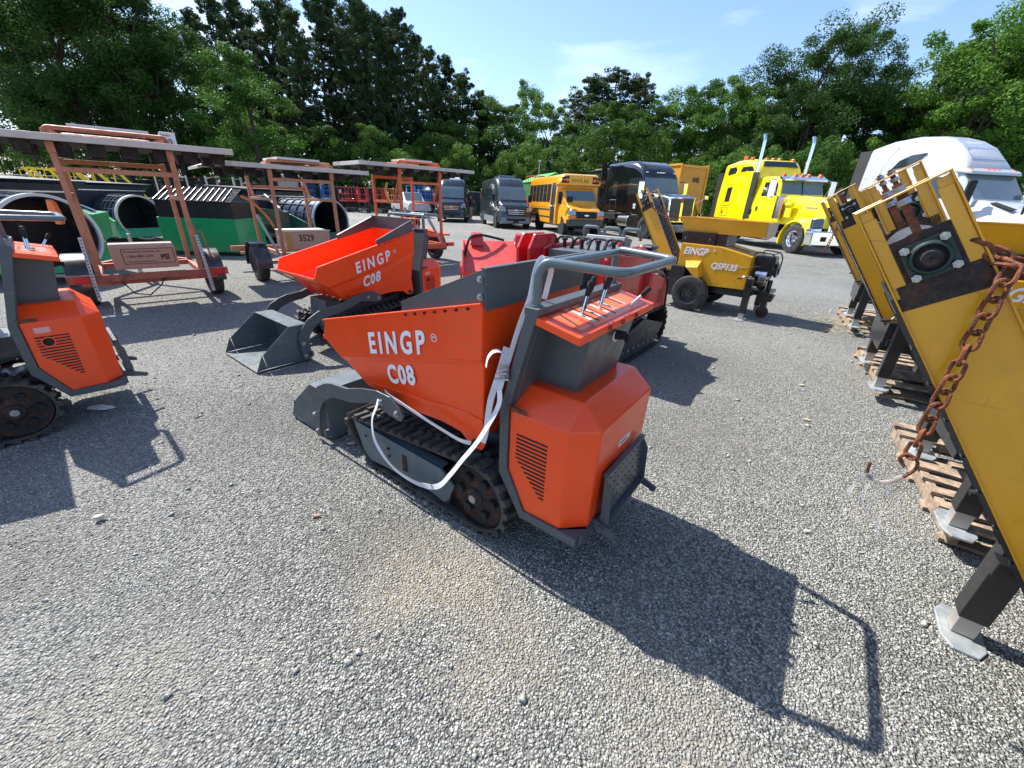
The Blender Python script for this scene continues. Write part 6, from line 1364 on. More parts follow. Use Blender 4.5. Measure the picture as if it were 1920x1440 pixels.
b = B(); b.tube(arc([(.02, -.9, 3.2), (.1, -1.0, 3.2), (.1, -1.0, 2.9)], .05), .03, 6); b.build('mirror_arm', ALU, bt)
for s in (-1, 1): wheel(bt, (-4.5, s*.92, .5), .5, .5, .29, s, ALU, TYRE, 10, n=24)
for s in (-1, 1): wheel(bt, (-1.0, s*1.0, .5), .5, .3, .29, s, ALU, TYRE, 10, n=24)

def make_box_truck():
    t = thing('box_trailer', 'large orange yellow box trailer behind the black truck', 'trailer', (11.6, 30.6, 0), -62)
    b = B(); b.box(-9.0, 0, -1.25, 1.25, 1.15, 3.95); bx = b.build('box', CONTY, t, bevel=.02)
    b = B()
    for s in (-1, 1): b.box(0.002, .06, s*1.25-.07, s*1.25+.07, 1.1, 4.0); b.box(-9.0, 0.06, s*1.25-.05, s*1.25+.05, 3.93, 4.05)
    b.box(.002, .06, -1.25, 1.25, 3.85, 4.0); b.build('corner_post', mat('post_yellow', (.78, .36, .02), .4), bx)
    b = B(); b.box(-9.0, .0, -1.27, -1.20, 3.90, 4.06); b.build('roof_rail', ALU, bx)
    b = B(); b.box(.01, .03, -1.1, 1.1, 3.3, 3.8); b.build('front_panel', mat('panel_orange', (.70, .30, .02), .5), bx)
    text('RAIL', (.035, -.95+.9, 3.0), (0, 1, 0), (0, 0, 1), .42, mat('ink_navy', (.02, .02, .06), .5), bx, xs=.8, bold=.03, shear=.2)
    for x in (-7.2, -8.4):
        for s in (-1, 1): wheel(t, (x, s*.95, .5), .5, .5, .28, s, STEEL, TYRE, 8, n=24)
    b = B(); b.box(-9.0, -.3, -.5, .5, .85, 1.15); b.box(-2.3, -2.1, -.9, -.7, .0, 1.1); b.box(-2.3, -2.1, .7, .9, .0, 1.1); b.build('chassis', MATBLACK, t)
make_box_truck()

def make_yellow_truck():
    t = thing('semi_truck', 'bright yellow long nosed semi truck with two tall chrome exhaust stacks', 'semi truck', (11.61, 16.68, 0), -84.5)
    # sleeper
    sl = Shell([(-5.78, 1.02, 3.26, 1.19, 1.10, .16), (-5.70, 1.02, 3.40, 1.20, 1.13, .18), (-4.9, 1.02, 3.52, 1.20, 1.13, .22), (-4.0, 1.02, 3.52, 1.20, 1.10, .26), (-3.62, 1.02, 3.42, 1.18, 1.04, .26), (-3.40, 1.02, 3.20, 1.15, 1.0, .22), (-3.25, 1.02, 2.8, 1.10, .96, .16)])
    s_ = sl.mesh().build('sleeper', TYELLOW, t, smooth=True)
    cb = Shell([(-3.38, 1.02, 2.74, 1.06, .96, .14), (-3.1, 1.02, 2.80, 1.06, .94, .16), (-1.95, 1.02, 2.76, 1.04, .90, .16), (-1.85, 1.02, 2.66, 1.04, .90, .14), (-1.62, 1.02, 2.02, 1.03, .95, .08)])
    c = cb.mesh().build('cab', TYELLOW, t, smooth=True)
    rows = [(-1.835, .86), (-1.75, .87), (-1.65, .89)]; vs = []
    for x, yy in rows: vs += [(x, -yy, cb.zt(x)+.012), (x, yy, cb.zt(x)+.012)]
    b = B(); b.add(vs, [(2*i, 2*i+1, 2*i+3, 2*i+2) for i in range(2)]); ws = b.build('windscreen', GLASSB, t, solid=.012)
    b = B(); b.beam((-1.835, 0, 2.66), (-1.64, 0, 2.09), .04, .03); b.build('windscreen_divider', MATBLACK, ws)
    b = B(); b.hexa([(-1.90, -.96, 2.66), (-1.90, .96, 2.66), (-1.62, .92, 2.58), (-1.62, -.92, 2.58)], [(-1.92, -.96, 2.80), (-1.92, .96, 2.80), (-1.60, .92, 2.66), (-1.60, -.92, 2.66)]); b.build('sun_visor', CHROME, t, bevel=.02)
    for y in (-.78, -.28, 0, .28, .78): b = B(); b.hexa([(-2.0, y-.07, 2.78), (-1.84, y-.07, 2.78), (-1.84, y+.07, 2.78), (-2.0, y+.07, 2.78)], [(-1.98, y-.05, 2.87), (-1.89, y-.05, 2.87), (-1.89, y+.05, 2.87), (-1.98, y+.05, 2.87)]); b.build('marker_light', AMBER, t, bevel=.02)
    for y in (-.95, -.3, 0, .3, .95): b = B(); b.hexa([(-4.15, y-.07, 3.50), (-3.95, y-.07, 3.48), (-3.95, y+.07, 3.48), (-4.15, y+.07, 3.50)], [(-4.12, y-.05, 3.60), (-4.0, y-.05, 3.59), (-4.0, y+.05, 3.59), (-4.12, y+.05, 3.60)]); b.build('marker_light', AMBER, t, bevel=.02)
    b = B(); b.cyl((-5.3, -.5, 3.46), (-5.3, -.5, 3.56), .10, 14); be = b.build('beacon_base', WPAINT, t); b = B(); b.cyl((-5.3, -.5, 3.56), (-5.3, -.5, 3.76), .09, 14, .08); b.build('beacon', AMBER, be, bevel=.02)
    b = B(); b.hexa([(-3.66, -.80, 3.20), (-3.66, .80, 3.20), (-3.66, .70, 3.40), (-3.66, -.70, 3.40)], [(-3.37, -.80, 3.20), (-3.37, .80, 3.20), (-3.50, .70, 3.42), (-3.50, -.70, 3.42)]); b.build('upper_window', GLASS, t)
    b = B(); 
    for s in (-1, 1):
        b = sl.side([(-4.45, 3.02), (-4.35, 3.22), (-3.75, 3.22), (-3.55, 3.02)], s, .006); b.build('side_window', GLASS, t)
        b = sl.side([(-5.35, 2.92), (-5.40, 3.0), (-5.35, 3.22), (-4.85, 3.25), (-4.72, 3.12), (-4.78, 2.98)], s); b.build('side_window', GLASS, t)
        b = sl.side([(-5.10, 1.78), (-5.10, 2.38), (-4.72, 2.42), (-4.72, 1.80)], s); w_ = b.build('side_window', GLASS, t)
        b = B(); b.tube([(x, s*(sl.y(x, z)+.008), z) for x, z in ((-5.20, 1.62), (-5.20, 2.52), (-4.60, 2.56), (-4.60, 1.66))], .012, 6, closed=True); b.build('window_frame', TYELLOW, w_)
        b = B(); b.tube([(x, s*(sl.y(x, z)+.004), z) for x, z in ((-5.25, 1.18), (-5.25, 1.52), (-4.72, 1.54), (-4.72, 1.18))], .008, 6, closed=True); lk = b.build('locker_door', mat('yellow_seam', (.45, .33, .0), .5), t)
        b = sl.side([(-5.16, 1.26), (-5.16, 1.40), (-5.08, 1.40), (-5.08, 1.26)], s, .01); b.build('latch', MATBLACK, lk)
        b = B(); b.tube([(x, s*(sl.y(x, z)+.002), z) for x, z in ((-5.76, 2.70), (-4.0, 2.72), (-3.4, 2.72))], .006, 5); b.tube([(-5.35, s*(sl.y(-5.35, 2.7)+.002), 1.05), (-5.35, s*(sl.y(-5.35, 3.2)+.004), 3.25)], .005, 5); b.build('seam', mat('yellow_seam', (.45, .33, 0), .5), t)
        b = cb.side([(-2.72, 2.02), (-2.72, 2.55), (-2.05, 2.57), (-1.92, 2.45), (-1.80, 2.04)], s, .008); b.build('door_window', GLASS, t)
        b = cb.side([(-2.80, 1.45), (-2.80, 1.62), (-2.68, 1.62), (-2.68, 1.45)], s, .012); b.build('door_handle', MATBLACK, t)
        b = cb.side([(-3.14, 1.30), (-3.14, 1.50), (-3.04, 1.50), (-3.04, 1.30)], s, .012); b.build('door_handle', MATBLACK, t)
        # stack
        y = s*1.10
        b = B(); b.cyl((-3.28, y, 1.10), (-3.28, y, 2.95), .125, 20); mf = b.build('muffler_shield', mat('shield_dark', (.12, .12, .13), .3, .9), t)
        b = B(); b.tube(arc([(-3.28, y, 2.6), (-3.28, y, 4.18), (-3.38, y, 4.36)], .14, 6), .072, 16); b.build('exhaust_stack', CHROME, mf, smooth=True)
        # mirrors and air cleaner
        b = B(); b.hexa([(-1.80, s*1.16, 1.95), (-1.68, s*1.16, 1.95), (-1.68, s*1.16, 2.62), (-1.80, s*1.16, 2.62)], [(-1.80, s*1.42, 1.95), (-1.70, s*1.42, 1.95), (-1.70, s*1.42, 2.62), (-1.80, s*1.42, 2.62)]); mr = b.build('mirror', CHROME, t, bevel=.03)
        b = B(); b.tube([(-1.85, s*1.0, 2.66), (-1.75, s*1.3, 2.62), (-1.75, s*1.3, 1.90), (-1.85, s*1.02, 1.95)], .018, 6); b.tube([(-1.7, s*1.0, 2.0), (-1.74, s*1.28, 2.5)], .012, 6); b.build('mirror_arm', CHROME, mr)
        b = B(); b.cyl((-1.25, s*1.10, 1.18), (-1.25, s*1.10, 2.02), .18, 22); ac = b.build('air_cleaner', mat('cleaner_chrome', (.45, .46, .48), .12, 1), t, bevel=.03)
        b = B(); 
        for k in range(7): b.box(-1.06, -1.02, s*1.16-.02, s*1.16+.02, 1.26+.09*k, 1.31+.09*k)
        b.build('cleaner_lights', AMBER, ac)
        b = B(); b.cyl((-.95, s*1.02, 1.72), (-.62, s*1.02, 1.72), .10, 16); b.box(-.98, -.62, s*.98, s*1.06, 1.25, 1.72); b.build('intake_box', TYELLOW, t, bevel=.02)
        b = B(); b.cyl((-4.8, s*.93, .66), (-1.75, s*.93, .66), .33, 28); b.build('fuel_tank', mat('tank_bright', (.60, .55, .48), .12, 1), t, bevel=.03)
        b = B(); b.box(-5.2, -1.3, s*1.05-.10, s*1.05+.12, .985, 1.04); st = b.build('side_skirt', CHROME, t)
        b = B(); b.box(-5.6, -1.2, s*1.16-.02, s*1.16+.01, 1.04, 1.10); b.build('skirt_strip', TYELLOW, st)
        duals(t, (-7.0, -8.3), .51, s, ALU)
        wheel(t, (0, s*1.02, .53), .53, .30, .30, s, CHROME, TYRE, 10, n=44)
        # front fender: flared over the wheel
        b = B(); rings = []; n = 16
        for k in range(n+1):
            a = R_(-20)+R_(215)*k/n; r0 = .66; cx = math.cos(a)*r0*1.08; cz = .53+math.sin(a)*r0
            if a < 0: cz = max(cz, .40)
            rings.append([(cx, s*.62, cz+.06), (cx, s*1.18, cz), (cx*1.02, s*1.20, cz-.05), (cx*.95, s*1.18, cz-.06), (cx*.95, s*.62, cz)])
        b.rings(rings); b.build('fender', TYELLOW, t, smooth=True)
        b = B(); b.hexa([(.62, s*.72, .98), (.70, s*1.14, .94), (.66, s*1.14, 1.28), (.58, s*.72, 1.32)], [(.86, s*.74, .98), (.84, s*1.12, .94), (.78, s*1.12, 1.24), (.80, s*.74, 1.28)]); b.build('headlight', mat('lamp_dark', (.10, .11, .12), .08, .5, 1), t, bevel=.03)
        b = B(); b.hexa([(.55, s*.72, .78), (.60, s*1.16, .78), (.60, s*1.16, .95), (.55, s*.72, .98)], [(.86, s*.74, .78), (.86, s*1.12, .78), (.84, s*1.12, .94), (.85, s*.74, .97)]); b.build('lamp_pod', mat('pod_chrome', (.5, .55, .6), .1, 1), t, bevel=.03)
        b = B(); b.hexa([(-.35, s*.88, .95), (.60, s*.74, .95), (.58, s*.70, 1.25), (-.35, s*.84, 1.35)], [(-.38, s*1.15, .98), (.66, s*1.14, .9), (.60, s*.95, 1.2), (-.30, s*.98, 1.25)]); b.build('fender_side', TYELLOW, t, bevel=.06, seg=3)
    hood = Shell([(-1.66, 1.0, 2.06, .99, .86, .20), (-1.2, 1.0, 2.06, .96, .80, .22), (-.2, .98, 2.00, .88, .74, .24), (.70, .95, 1.92, .74, .64, .22), (.78, .95, 1.88, .70, .62, .2)])
    hd = hood.mesh().build('hood', TYELLOW, t, smooth=True)
    for s in (-1, 1): b = hood.side([(-.25, 1.60), (-.25, 1.66), (.30, 1.64), (.30, 1.59)], s, .008); b.build('hood_vent', mat('vent_grey', (.2, .19, .12), .5), hd)
    b = B(); b.hexa([(.72, -.56, .80), (.72, .56, .80), (.74, .54, 1.88), (.74, -.54, 1.88)], [(.92, -.54, .80), (.92, .54, .80), (.88, .52, 1.86), (.88, -.52, 1.86)]); g = b.build('grille_surround', CHROME, t, bevel=.03)
    b = B()
    for k in range(12): y = -.46+.92*k/11; b.box(.90, .925, y-.012, y+.012, .86, 1.80)
    b.box(.885, .905, -.48, .48, .86, 1.80); b.build('grille_bars', mat('grille_dark', (.12, .12, .13), .2, .9), g)
    b = B(); b.cyl((.85, 0, 1.88), (.95, 0, 1.95), .05, 12); b.tube(arc([(.8, -.25, 1.86), (.85, -.1, 1.98), (.85, .1, 1.98), (.8, .25, 1.86)], .05), .02, 6); b.build('hood_ornament', CHROME, hd, smooth=True)
    b = B(); b.hexa([(.70, -1.24, .40), (.70, 1.24, .40), (.70, 1.24, .84), (.70, -1.24, .84)], [(1.02, -1.16, .36), (1.02, 1.16, .36), (1.00, 1.16, .86), (1.00, -1.16, .86)]); bp = b.build('bumper', CHROME, t, bevel=.04)
    b = B()
    for y in (-.72, .72): b.box(1.018, 1.03, y-.10, y+.10, .52, .68)
    b.build('tow_hole', MATBLACK, bp)
    b = B(); b.box(-8.9, .7, -.42, .42, .70, .96); b.hexa([(-5.8, -1.0, 1.02), (-5.76, -1.0, 1.02), (-5.76, 1.0, 1.02), (-5.8, 1.0, 1.02)], [(-6.4, -1.22, 1.02), (-6.36, -1.22, 1.02), (-6.36, 1.22, 1.02), (-6.4, 1.22, 1.02)]) if False else None; b.build('chassis', MATBLACK, t)
    b = B()
    for s in (-1, 1): b.mark(); b.hexa([(-5.80, s*1.10, 1.05), (-5.80, s*1.16, 1.05), (-5.80, s*1.14, 3.05), (-5.80, s*1.08, 3.05)], [(-6.25, s*1.12, 1.05), (-6.25, s*1.17, 1.05), (-6.2, s*1.15, 3.0), (-6.2, s*1.10, 3.0)])
    b.build('rear_fairing', MATBLACK, t)
    b = B(); b.tube([(-2.9, -1.02, 2.1), (-2.2, -1.5+.35, 2.8), (-2.2, -1.02, 2.9)], .006, 4); b.build('antenna', MATBLACK, t)
make_yellow_truck()

def make_white_truck():
    t = thing('semi_truck', 'white aerodynamic sleeper truck behind the yellow booms at far right', 'semi truck', (15.83, 14.48, 0), -82.4)
    st = [(-4.55, 1.0, 3.86, 1.24, 1.18, .20), (-3.9, 1.0, 4.06, 1.25, 1.16, .34), (-3.2, 1.0, 4.14, 1.25, 1.12, .50), (-2.5, 1.0, 4.08, 1.22, 1.04, .60), (-1.9, 1.0, 3.86, 1.18, .98, .62), (-1.45, 1.0, 3.54, 1.14, .96, .50), (-1.16, 1.0, 3.16, 1.10, .98, .30), (-1.06, 1.0, 2.98, 1.10, 1.0, .16), (-1.0, 1.0, 2.84, 1.08, 1.0, .10), (-.40, 1.0, 2.04, 1.06, 1.0, .08)]
    sh = Shell(st); sh.mesh().build('cab', WPAINT, t, smooth=True)
    b = B(); b.hexa([(-1.25, -1.12, 2.86), (-1.25, 1.12, 2.86), (-.78, 1.0, 2.80), (-.78, -1.0, 2.80)], [(-1.30, -1.10, 3.08), (-1.30, 1.10, 3.08), (-.84, .98, 2.92), (-.84, -.98, 2.92)]); b.build('sun_visor', WPAINT, t, bevel=.05, seg=3)
    for y in (-.85, -.2, 0, .2, .85): b = B(); b.hexa([(-.98, y-.03, 2.90), (-.90, y-.03, 2.885), (-.90, y+.03, 2.885), (-.98, y+.03, 2.90)], [(-1.1, y-.03, 3.03), (-.92, y-.03, 2.965), (-.92, y+.03, 2.965), (-1.1, y+.03, 3.03)]); b.build('marker_light', mat('rose_lamp', (.5, .12, .10), .3), t)
    rows = [(-.97, .94), (-.8, .95), (-.6, .97), (-.42, .98)]; vs = []
    for x, yy in rows: vs += [(x, -yy, sh.zt(x)+.014), (x, yy, sh.zt(x)+.014)]
    b = B(); b.add(vs, [(2*i, 2*i+1, 2*i+3, 2*i+2) for i in range(3)]); b.build('windscreen', GLASSB, t, solid=.012)
    rows = [(-2.30, .34), (-2.0, .50), (-1.6, .62), (-1.25, .66)]; vs = []
    for x, yy in rows: vs += [(x, -yy, sh.zt(x)+.012), (x, yy, sh.zt(x)+.012)]
    b = B(); b.add(vs, [(2*i, 2*i+1, 2*i+3, 2*i+2) for i in range(3)]); b.build('roof_panel', mat('panel_bluegrey', (.33, .38, .46), .3, 0, .5), t, solid=.012)
    for s in (-1, 1):
        b = sh.side([(-3.42, 3.08), (-3.25, 3.34), (-2.9, 3.50), (-2.45, 3.54), (-2.6, 3.34), (-3.0, 3.12)], s, .04); b.build('porthole_window', GLASS, t)
        b = sh.side([(-1.9, 2.08), (-1.9, 2.74), (-1.2, 2.74), (-.85, 2.4), (-.6, 2.08)], s, .008); b.build('door_window', GLASS, t)
        b = B(); b.tube([(x, s*(sh.y(x, z)+.003), z) for x, z in ((-3.5, 1.8), (-3.5, 2.55), (-3.35, 2.66), (-2.5, 2.66))], .009, 5); b.tube([(x, s*(sh.y(x, z)+.002), z) for x, z in ((-4.5, 2.78), (-3.6, 2.80), (-1.4, 2.84))], .007, 5); b.tube([(x, s*(sh.y(x, z)+.002), z) for x, z in ((-3.95, 1.2), (-3.95, 2.6), (-3.72, 3.4), (-3.5, 3.8))], .009, 5); b.build('seam', mat('seam_dark', (.12, .12, .13), .6), t)
        b = B(); b.hexa([(-4.56, s*1.20, 1.1), (-4.56, s*1.25, 1.1), (-4.56, s*1.19, 3.78), (-4.56, s*1.14, 3.78)], [(-5.0, s*1.22, 1.1), (-5.0, s*1.26, 1.1), (-5.05, s*1.20, 3.78), (-5.05, s*1.15, 3.78)]); b.build('rubber_fairing', mat('fairing_grey', (.035, .037, .04), .6), t)
        b = B(); b.hexa([(-.45, s*1.2, 1.8), (-.30, s*1.2, 1.8), (-.30, s*1.2, 2.6), (-.45, s*1.2, 2.6)], [(-.45, s*1.45, 1.8), (-.34, s*1.45, 1.8), (-.34, s*1.45, 2.6), (-.45, s*1.45, 2.6)]); b.build('mirror', MATBLACK, t, bevel=.05)
        b = B(); b.tube([(.9, s*.8, 1.65), (1.05, s*1.05, 2.0)], .03, 8); ha_ = b.build('hood_mirror_arm', MATBLACK, t); b = B(); b.lathe((1.0, s*1.08, 2.08), [(-.06, .02), (-.03, .12), (.03, .13), (.05, .02)], 18, 'x'); b.build('hood_mirror', CHROME, ha_, smooth=True)
        wheel(t, (0, s*1.05, .52), .52, .30, .29, s, ALU, TYRE, 10, n=34); duals(t, (-6.3, -7.6), .51, s, ALU)
        b = B(); b.box(-4.4, -.9, s*1.10-.03, s*1.10+.06, .35, 1.02); b.build('side_skirt', WPAINT, t, bevel=.03)
    hood = Shell([(-.5, .95, 2.06, 1.12, .96, .16), (0, 1.05, 1.94, 1.16, .88, .28), (.8, .98, 1.66, 1.14, .80, .32), (1.25, .85, 1.34, 1.0, .74, .30), (1.45, .75, 1.05, .84, .66, .2)])
    hd = hood.mesh().build('hood', WPAINT, t, smooth=True)
    for s in (-1, 1): b = B(); b.hexa([(.0, s*.62, 1.955), (.62, s*.62, 1.755), (.58, s*.78, 1.735), (-.05, s*.78, 1.93)], [(.0, s*.62, 1.975), (.62, s*.62, 1.775), (.58, s*.78, 1.755), (-.05, s*.78, 1.95)]); b.build('hood_vent', MATBLACK, hd)
    b = B(); b.hexa([(1.0, -1.15, .35), (1.0, 1.15, .35), (1.0, 1.15, .85), (1.0, -1.15, .85)], [(1.6, -.8, .38), (1.6, .8, .38), (1.5, .8, .82), (1.5, -.8, .82)]); b.build('bumper', VANB, t, bevel=.06)
    b = B(); b.hexa([(1.35, -.6, .8), (1.35, .6, .8), (1.15, .6, 1.3), (1.15, -.6, 1.3)], [(1.54, -.6, .8), (1.54, .6, .8), (1.36, .6, 1.28), (1.36, -.6, 1.28)]); b.build('grille', MATBLACK, t, bevel=.03)
    b = B(); b.box(-8.2, .9, -.42, .42, .70, .96); b.build('chassis', MATBLACK, t)
make_white_truck()

# ------------------------------------------------------------------ red stand-on loader and its attachment
def make_loader():
    t = thing('compact_loader', 'bright red stand-on track loader just behind the handle bar of the foreground dumper', 'mini loader', (.876, 4.297, 0), 231.7)
    CI = [(-.72, .25, .24), (-.55, .12, .12), (.45, .14, .14), (.62, .20, .17), (-.2, .38, .12)]
    for s in (1, -1):
        y0, y1 = (.22, .45) if s > 0 else (-.45, -.22)
        track(t, y0, y1, CI, mat('loader_track', (.02, .02, .021), .7, 0, 0, .2, 8, .2, 80, col2=(.10, .09, .07), c2amt=.3), .07, .02)
        b = B(); b.prism([(-.86, .26), (-.62, .06), (.40, .05), (.62, .14), (.60, .24), (-.25, .42)], s*.43, s*.445); fr = b.build('track_guard', mat('guard_dark', (.035, .04, .045), .5, .2), t, bevel=.006)
        b = B()
        for k in range(9): bolt(b, (-.70+.13*k, s*.446, .12+.004*k), (0, s, 0), .012, .012)
        b.build('bolt', STEEL, fr)
    b = B(); b.box(-.75, .60, -.22, .22, .16, .55); b.build('chassis', BLACK, t, bevel=.01)
    b = B()
    b.prism([(.62, .45), (.62, 1.12), (.50, 1.15), (-.10, 1.15), (-.30, 1.08), (-.50, .80), (-.60, .45)], .30, .34)
    b.prism([(.62, .45), (.62, 1.12), (.50, 1.15), (-.10, 1.15), (-.30, 1.08), (-.50, .80), (-.60, .45)], -.34, -.30)
    b.box(-.56, .56, -.30, .30, .45, 1.03)
    bd = b.build('body', RED, t, bevel=.008)
    b = B(); b.prism([(.66, .50), (.66, 1.08), (.62, 1.14), (.2, 1.08), (-.1, 1.16), (-.22, 1.10), (-.25, .52)], .345, .375); b.build('side_cover', RED, t, bevel=.008)
    b = B(); b.prism([(-.22, .50), (-.80, .44), (-.86, .62), (-.66, .80), (-.28, .90)], .345, .44); b.prism([(-.22, .50), (-.80, .44), (-.86, .62), (-.66, .80), (-.28, .90)], -.44, -.345); hc = b.build('rear_cover', SALMON, t, bevel=.02)
    b = B()
    for k in range(7): b.beam((-.64, .442, .54+.022*k), (-.52, .442, .555+.022*k), .006, .010, (0, 1, 0))
    b.build('louvre', MATBLACK, hc)
    b = B(); b.box(.561, .57, -.24, .24, .62, 1.0); b.build('engine_bay_opening', MATBLACK, bd)
    b = B(); b.box(-.20, .58, -.28, .28, 1.031, 1.115); dk = b.build('deck', mat('deck_grey', (.12, .13, .14), .4, .3), t, bevel=.006)
    for y in (.48, .35):                                            # left arm tower plates
        b = B(); b.prism([(.30, .45), (.78, .45), (.80, 1.12), (.72, 1.24), (.40, 1.24), (.30, 1.15)], -y-.015, -y+.015); b.build('arm_tower', RED, t, bevel=.006)
    b = B(); b.hexa([(-.04, -.27, 1.10), (-.04, .17, 1.10), (-.20, .17, 1.06), (-.20, -.27, 1.06)], [(-.10, -.27, 1.22), (-.10, .17, 1.22), (-.28, .17, 1.19), (-.28, -.27, 1.19)]); cs = b.build('dash', mat('dash_grey', (.16, .18, .20), .4), t, bevel=.008)
    for k, y in enumerate((-.2, -.08, .05, .17)):
        b = B(); c = Vector((-.067, y-.04, 1.16)); d = Vector((1, 0, .42)).normalized(); b.cyl(c, c+d*.012, .024, 16); g = b.build('gauge', WHITE if k % 2 == 0 else TAIL, cs)
        b = B(); b.cyl(c+d*.011, c+d*.014, .017, 14); b.build('gauge_face', MATBLACK if k % 2 == 0 else RED, g)
    for k, y in enumerate((-.24, -.06, .10, .25)):
        b = B(); z0 = 1.113; x = .34-.02*k
        b.tube(arc([(x+.06, y-.085, z0), (x, y-.085, z0+.10), (x, y+.085, z0+.10), (x+.06, y+.085, z0)], .05), .012, 8); b.build('grab_handle', MATBLACK, t, smooth=True)
        b = B(); b.tube([(x+.03, y, z0), (x+.03, y, z0+.07)], [.022, .016], 10); b.lathe((x+.03, y, z0+.07), [(0, .03), (.02, .028), (.03, .001)], 14, 'z'); b.build('joystick', MATBLACK, t, smooth=True)
    for k, y in enumerate((-.24, 0, .22)):
        b = B(); b.tube(arc([(-.21, y-.12, 1.19), (-.19, y-.12, 1.29), (-.19, y+.06, 1.29), (-.21, y+.06, 1.19)], .04), .016, 8); b.build('grab_bar', TUBE, t, smooth=True)
    for s in (1,): 
        b = B(); b.box(-.78, -.62, .12, .26, .60, 1.08); b.hexa([(-.80, .10, 1.08), (-.60, .10, 1.08), (-.60, .28, 1.08), (-.80, .28, 1.08)], [(-.78, .12, 1.12), (-.62, .12, 1.12), (-.62, .26, 1.12), (-.78, .26, 1.12)]); b.build('air_filter', BLACK, t, bevel=.03)
    b = B(); b.tube(spline([(-.3, .40, .9), (-.6, .42, .85), (-.8, .40, .65), (-.85, .3, .45)], 5), .018, 8); b.tube([(-.7, .46, .8), (-.74, .47, .40)], .012, 6); b.build('hose', BLACK, t, smooth=True)
    b = B(); b.box(-1.1, -.80, -.34, .34, .35, .48); b.box(-1.18, -1.0, -.30, .30, .18, .22); b.build('standing_platform', BLACK, t, bevel=.006)
make_loader()
def make_flail():
    t = thing('flail_attachment', 'faded red flail mower attachment lying on the gravel left of the red loader', 'mower attachment', (-.35, 8.55, 0), 8)
    b = B(); b.prism([(-.55, .05), (-.62, .25), (-.40, .62), (-.05, .78), (.30, .72), (.42, .40), (.40, .10)], -.75, -.72, 'x'); b.prism([(-.55, .05), (-.62, .25), (-.40, .62), (-.05, .78), (.30, .72), (.42, .40), (.40, .10)], .72, .75, 'x')
    b.hexa([(-.72, -.60, .24), (.72, -.60, .24), (.72, -.58, .26), (-.72, -.58, .26)], [(-.72, .25, .74), (.72, .25, .74), (.72, .28, .72), (-.72, .28, .72)]); b.box(-.72, .72, -.60, -.56, .06, .25); b.box(-.72, .72, .36, .40, .10, .70)
    m = b.build('housing', SALMON, t, bevel=.01)
    for s in (-1, 1):
        b = B(); b.hexa([(s*.45-.14, .05, .66), (s*.45+.14, .05, .66), (s*.45+.14, .25, .76), (s*.45-.14, .25, .76)], [(s*.45-.10, .10, .86), (s*.45+.10, .10, .86), (s*.45+.10, .22, .90), (s*.45-.10, .22, .90)]); b.build('mount_bracket', RED, m, bevel=.01)
    b = B(); b.tube(spline([(-.70, -.20, .50), (-.60, -.05, .80), (-.40, .05, .86), (-.15, .12, .82), (.1, .2, .76)], 6), .025, 8); b.build('hose', MATBLACK, t, smooth=True)
    b = B(); b.cyl((-.7, -.1, .22), (.7, -.1, .22), .14, 18); b.build('rotor', DRUST, t)
    b = B(); b.cyl((-.76, -.35, .22), (-.80, -.35, .22), .16, 20); b.build('side_disc', SALMON, t)
make_flail()

# ------------------------------------------------------------------ far row of lifts and machines
def make_lift(m, loc, rz, label, ext=0.):
    t = thing('scissor_lift', label, 'scissor lift', loc, rz, 'scissor lifts parked along the fence')
    for x in (-.62, .62):
        for s in (-1, 1):
            b = B(); b.lathe((x, s*.36, .17), [(-.05, .02), (-.06, .14), (-.045, .17), (.045, .17), (.06, .14), (.05, .02)], 16); b.build('wheel', TYRE, t)
    b = B(); b.box(-.85, .85, -.34, .34, .14, .34); b.box(-.5, .5, -.38, .38, .16, .30); b.build('base', mat('lift_base', (.13, .13, .13), .6, 0, 0, .2, 2, col2=(.3, .28, .25), c2amt=.5), t, bevel=.02)
    b = B()
    for s in (-1, 1):
        for k in range(3):
            z = .40+.14*k; b.beam((-.75, s*.26, z), (.75, s*.26, z+.13), .05, .06); b.beam((-.75, s*.22, z+.13), (.75, s*.22, z), .05, .06)
    b.build('scissor_arms', mat('arm_dark', (.05, .05, .055), .5), t)
    b = B(); b.box(-.90, .90, -.38, .38, .86, .98); b.build('platform', m, t, bevel=.01)
    b = B(); z0, z1 = .98, 2.02+ext
    for z in (z0+.12, (z0+z1)/2, z1): b.tube([(-.88, -.36, z), (.88, -.36, z), (.88, .36, z), (-.88, .36, z)], .022, 5, closed=True)
    for x in (-.88, -.44, 0, .44, .88):
        for s in (-1, 1): b.cyl((x, s*.36, z0), (x, s*.36, z1), .022, 6)
    b.build('guard_rail', m, t)
    b = B(); b.box(.50, .72, -.40, -.36, 1.55, 1.80); b.build('control_box', PAPER, t)
    return t
MC = {'b': LBLUE, 'r': LRED, 'o': LORG}
lifts = [('b', -18.9, .25), ('b', -17.2, .25), ('r', -15.4, 0), ('r', -13.9, 0), ('r', -12.5, -.1), ('o', -11.2, 0), ('b', -9.6, 0), ('b', -8.4, -.1), ('r', -7.1, .05), ('r', -5.8, 0), ('r', -2.8, 0), ('r', -1.4, .1)]
names_ = {'b': 'blue', 'r': 'red', 'o': 'orange'}
poss = ['far left of the row, raised higher than the others', 'next to the left end of the row', 'first red one in the row', 'second red one in the row', 'third red one in the row', 'only one of that colour, mid row', 'right of the orange one', 'second right of the orange one', 'seen through the right trailer', 'close left of the vans', 'between the two vans, left one', 'between the vans, touching the grey van']
pl = {}
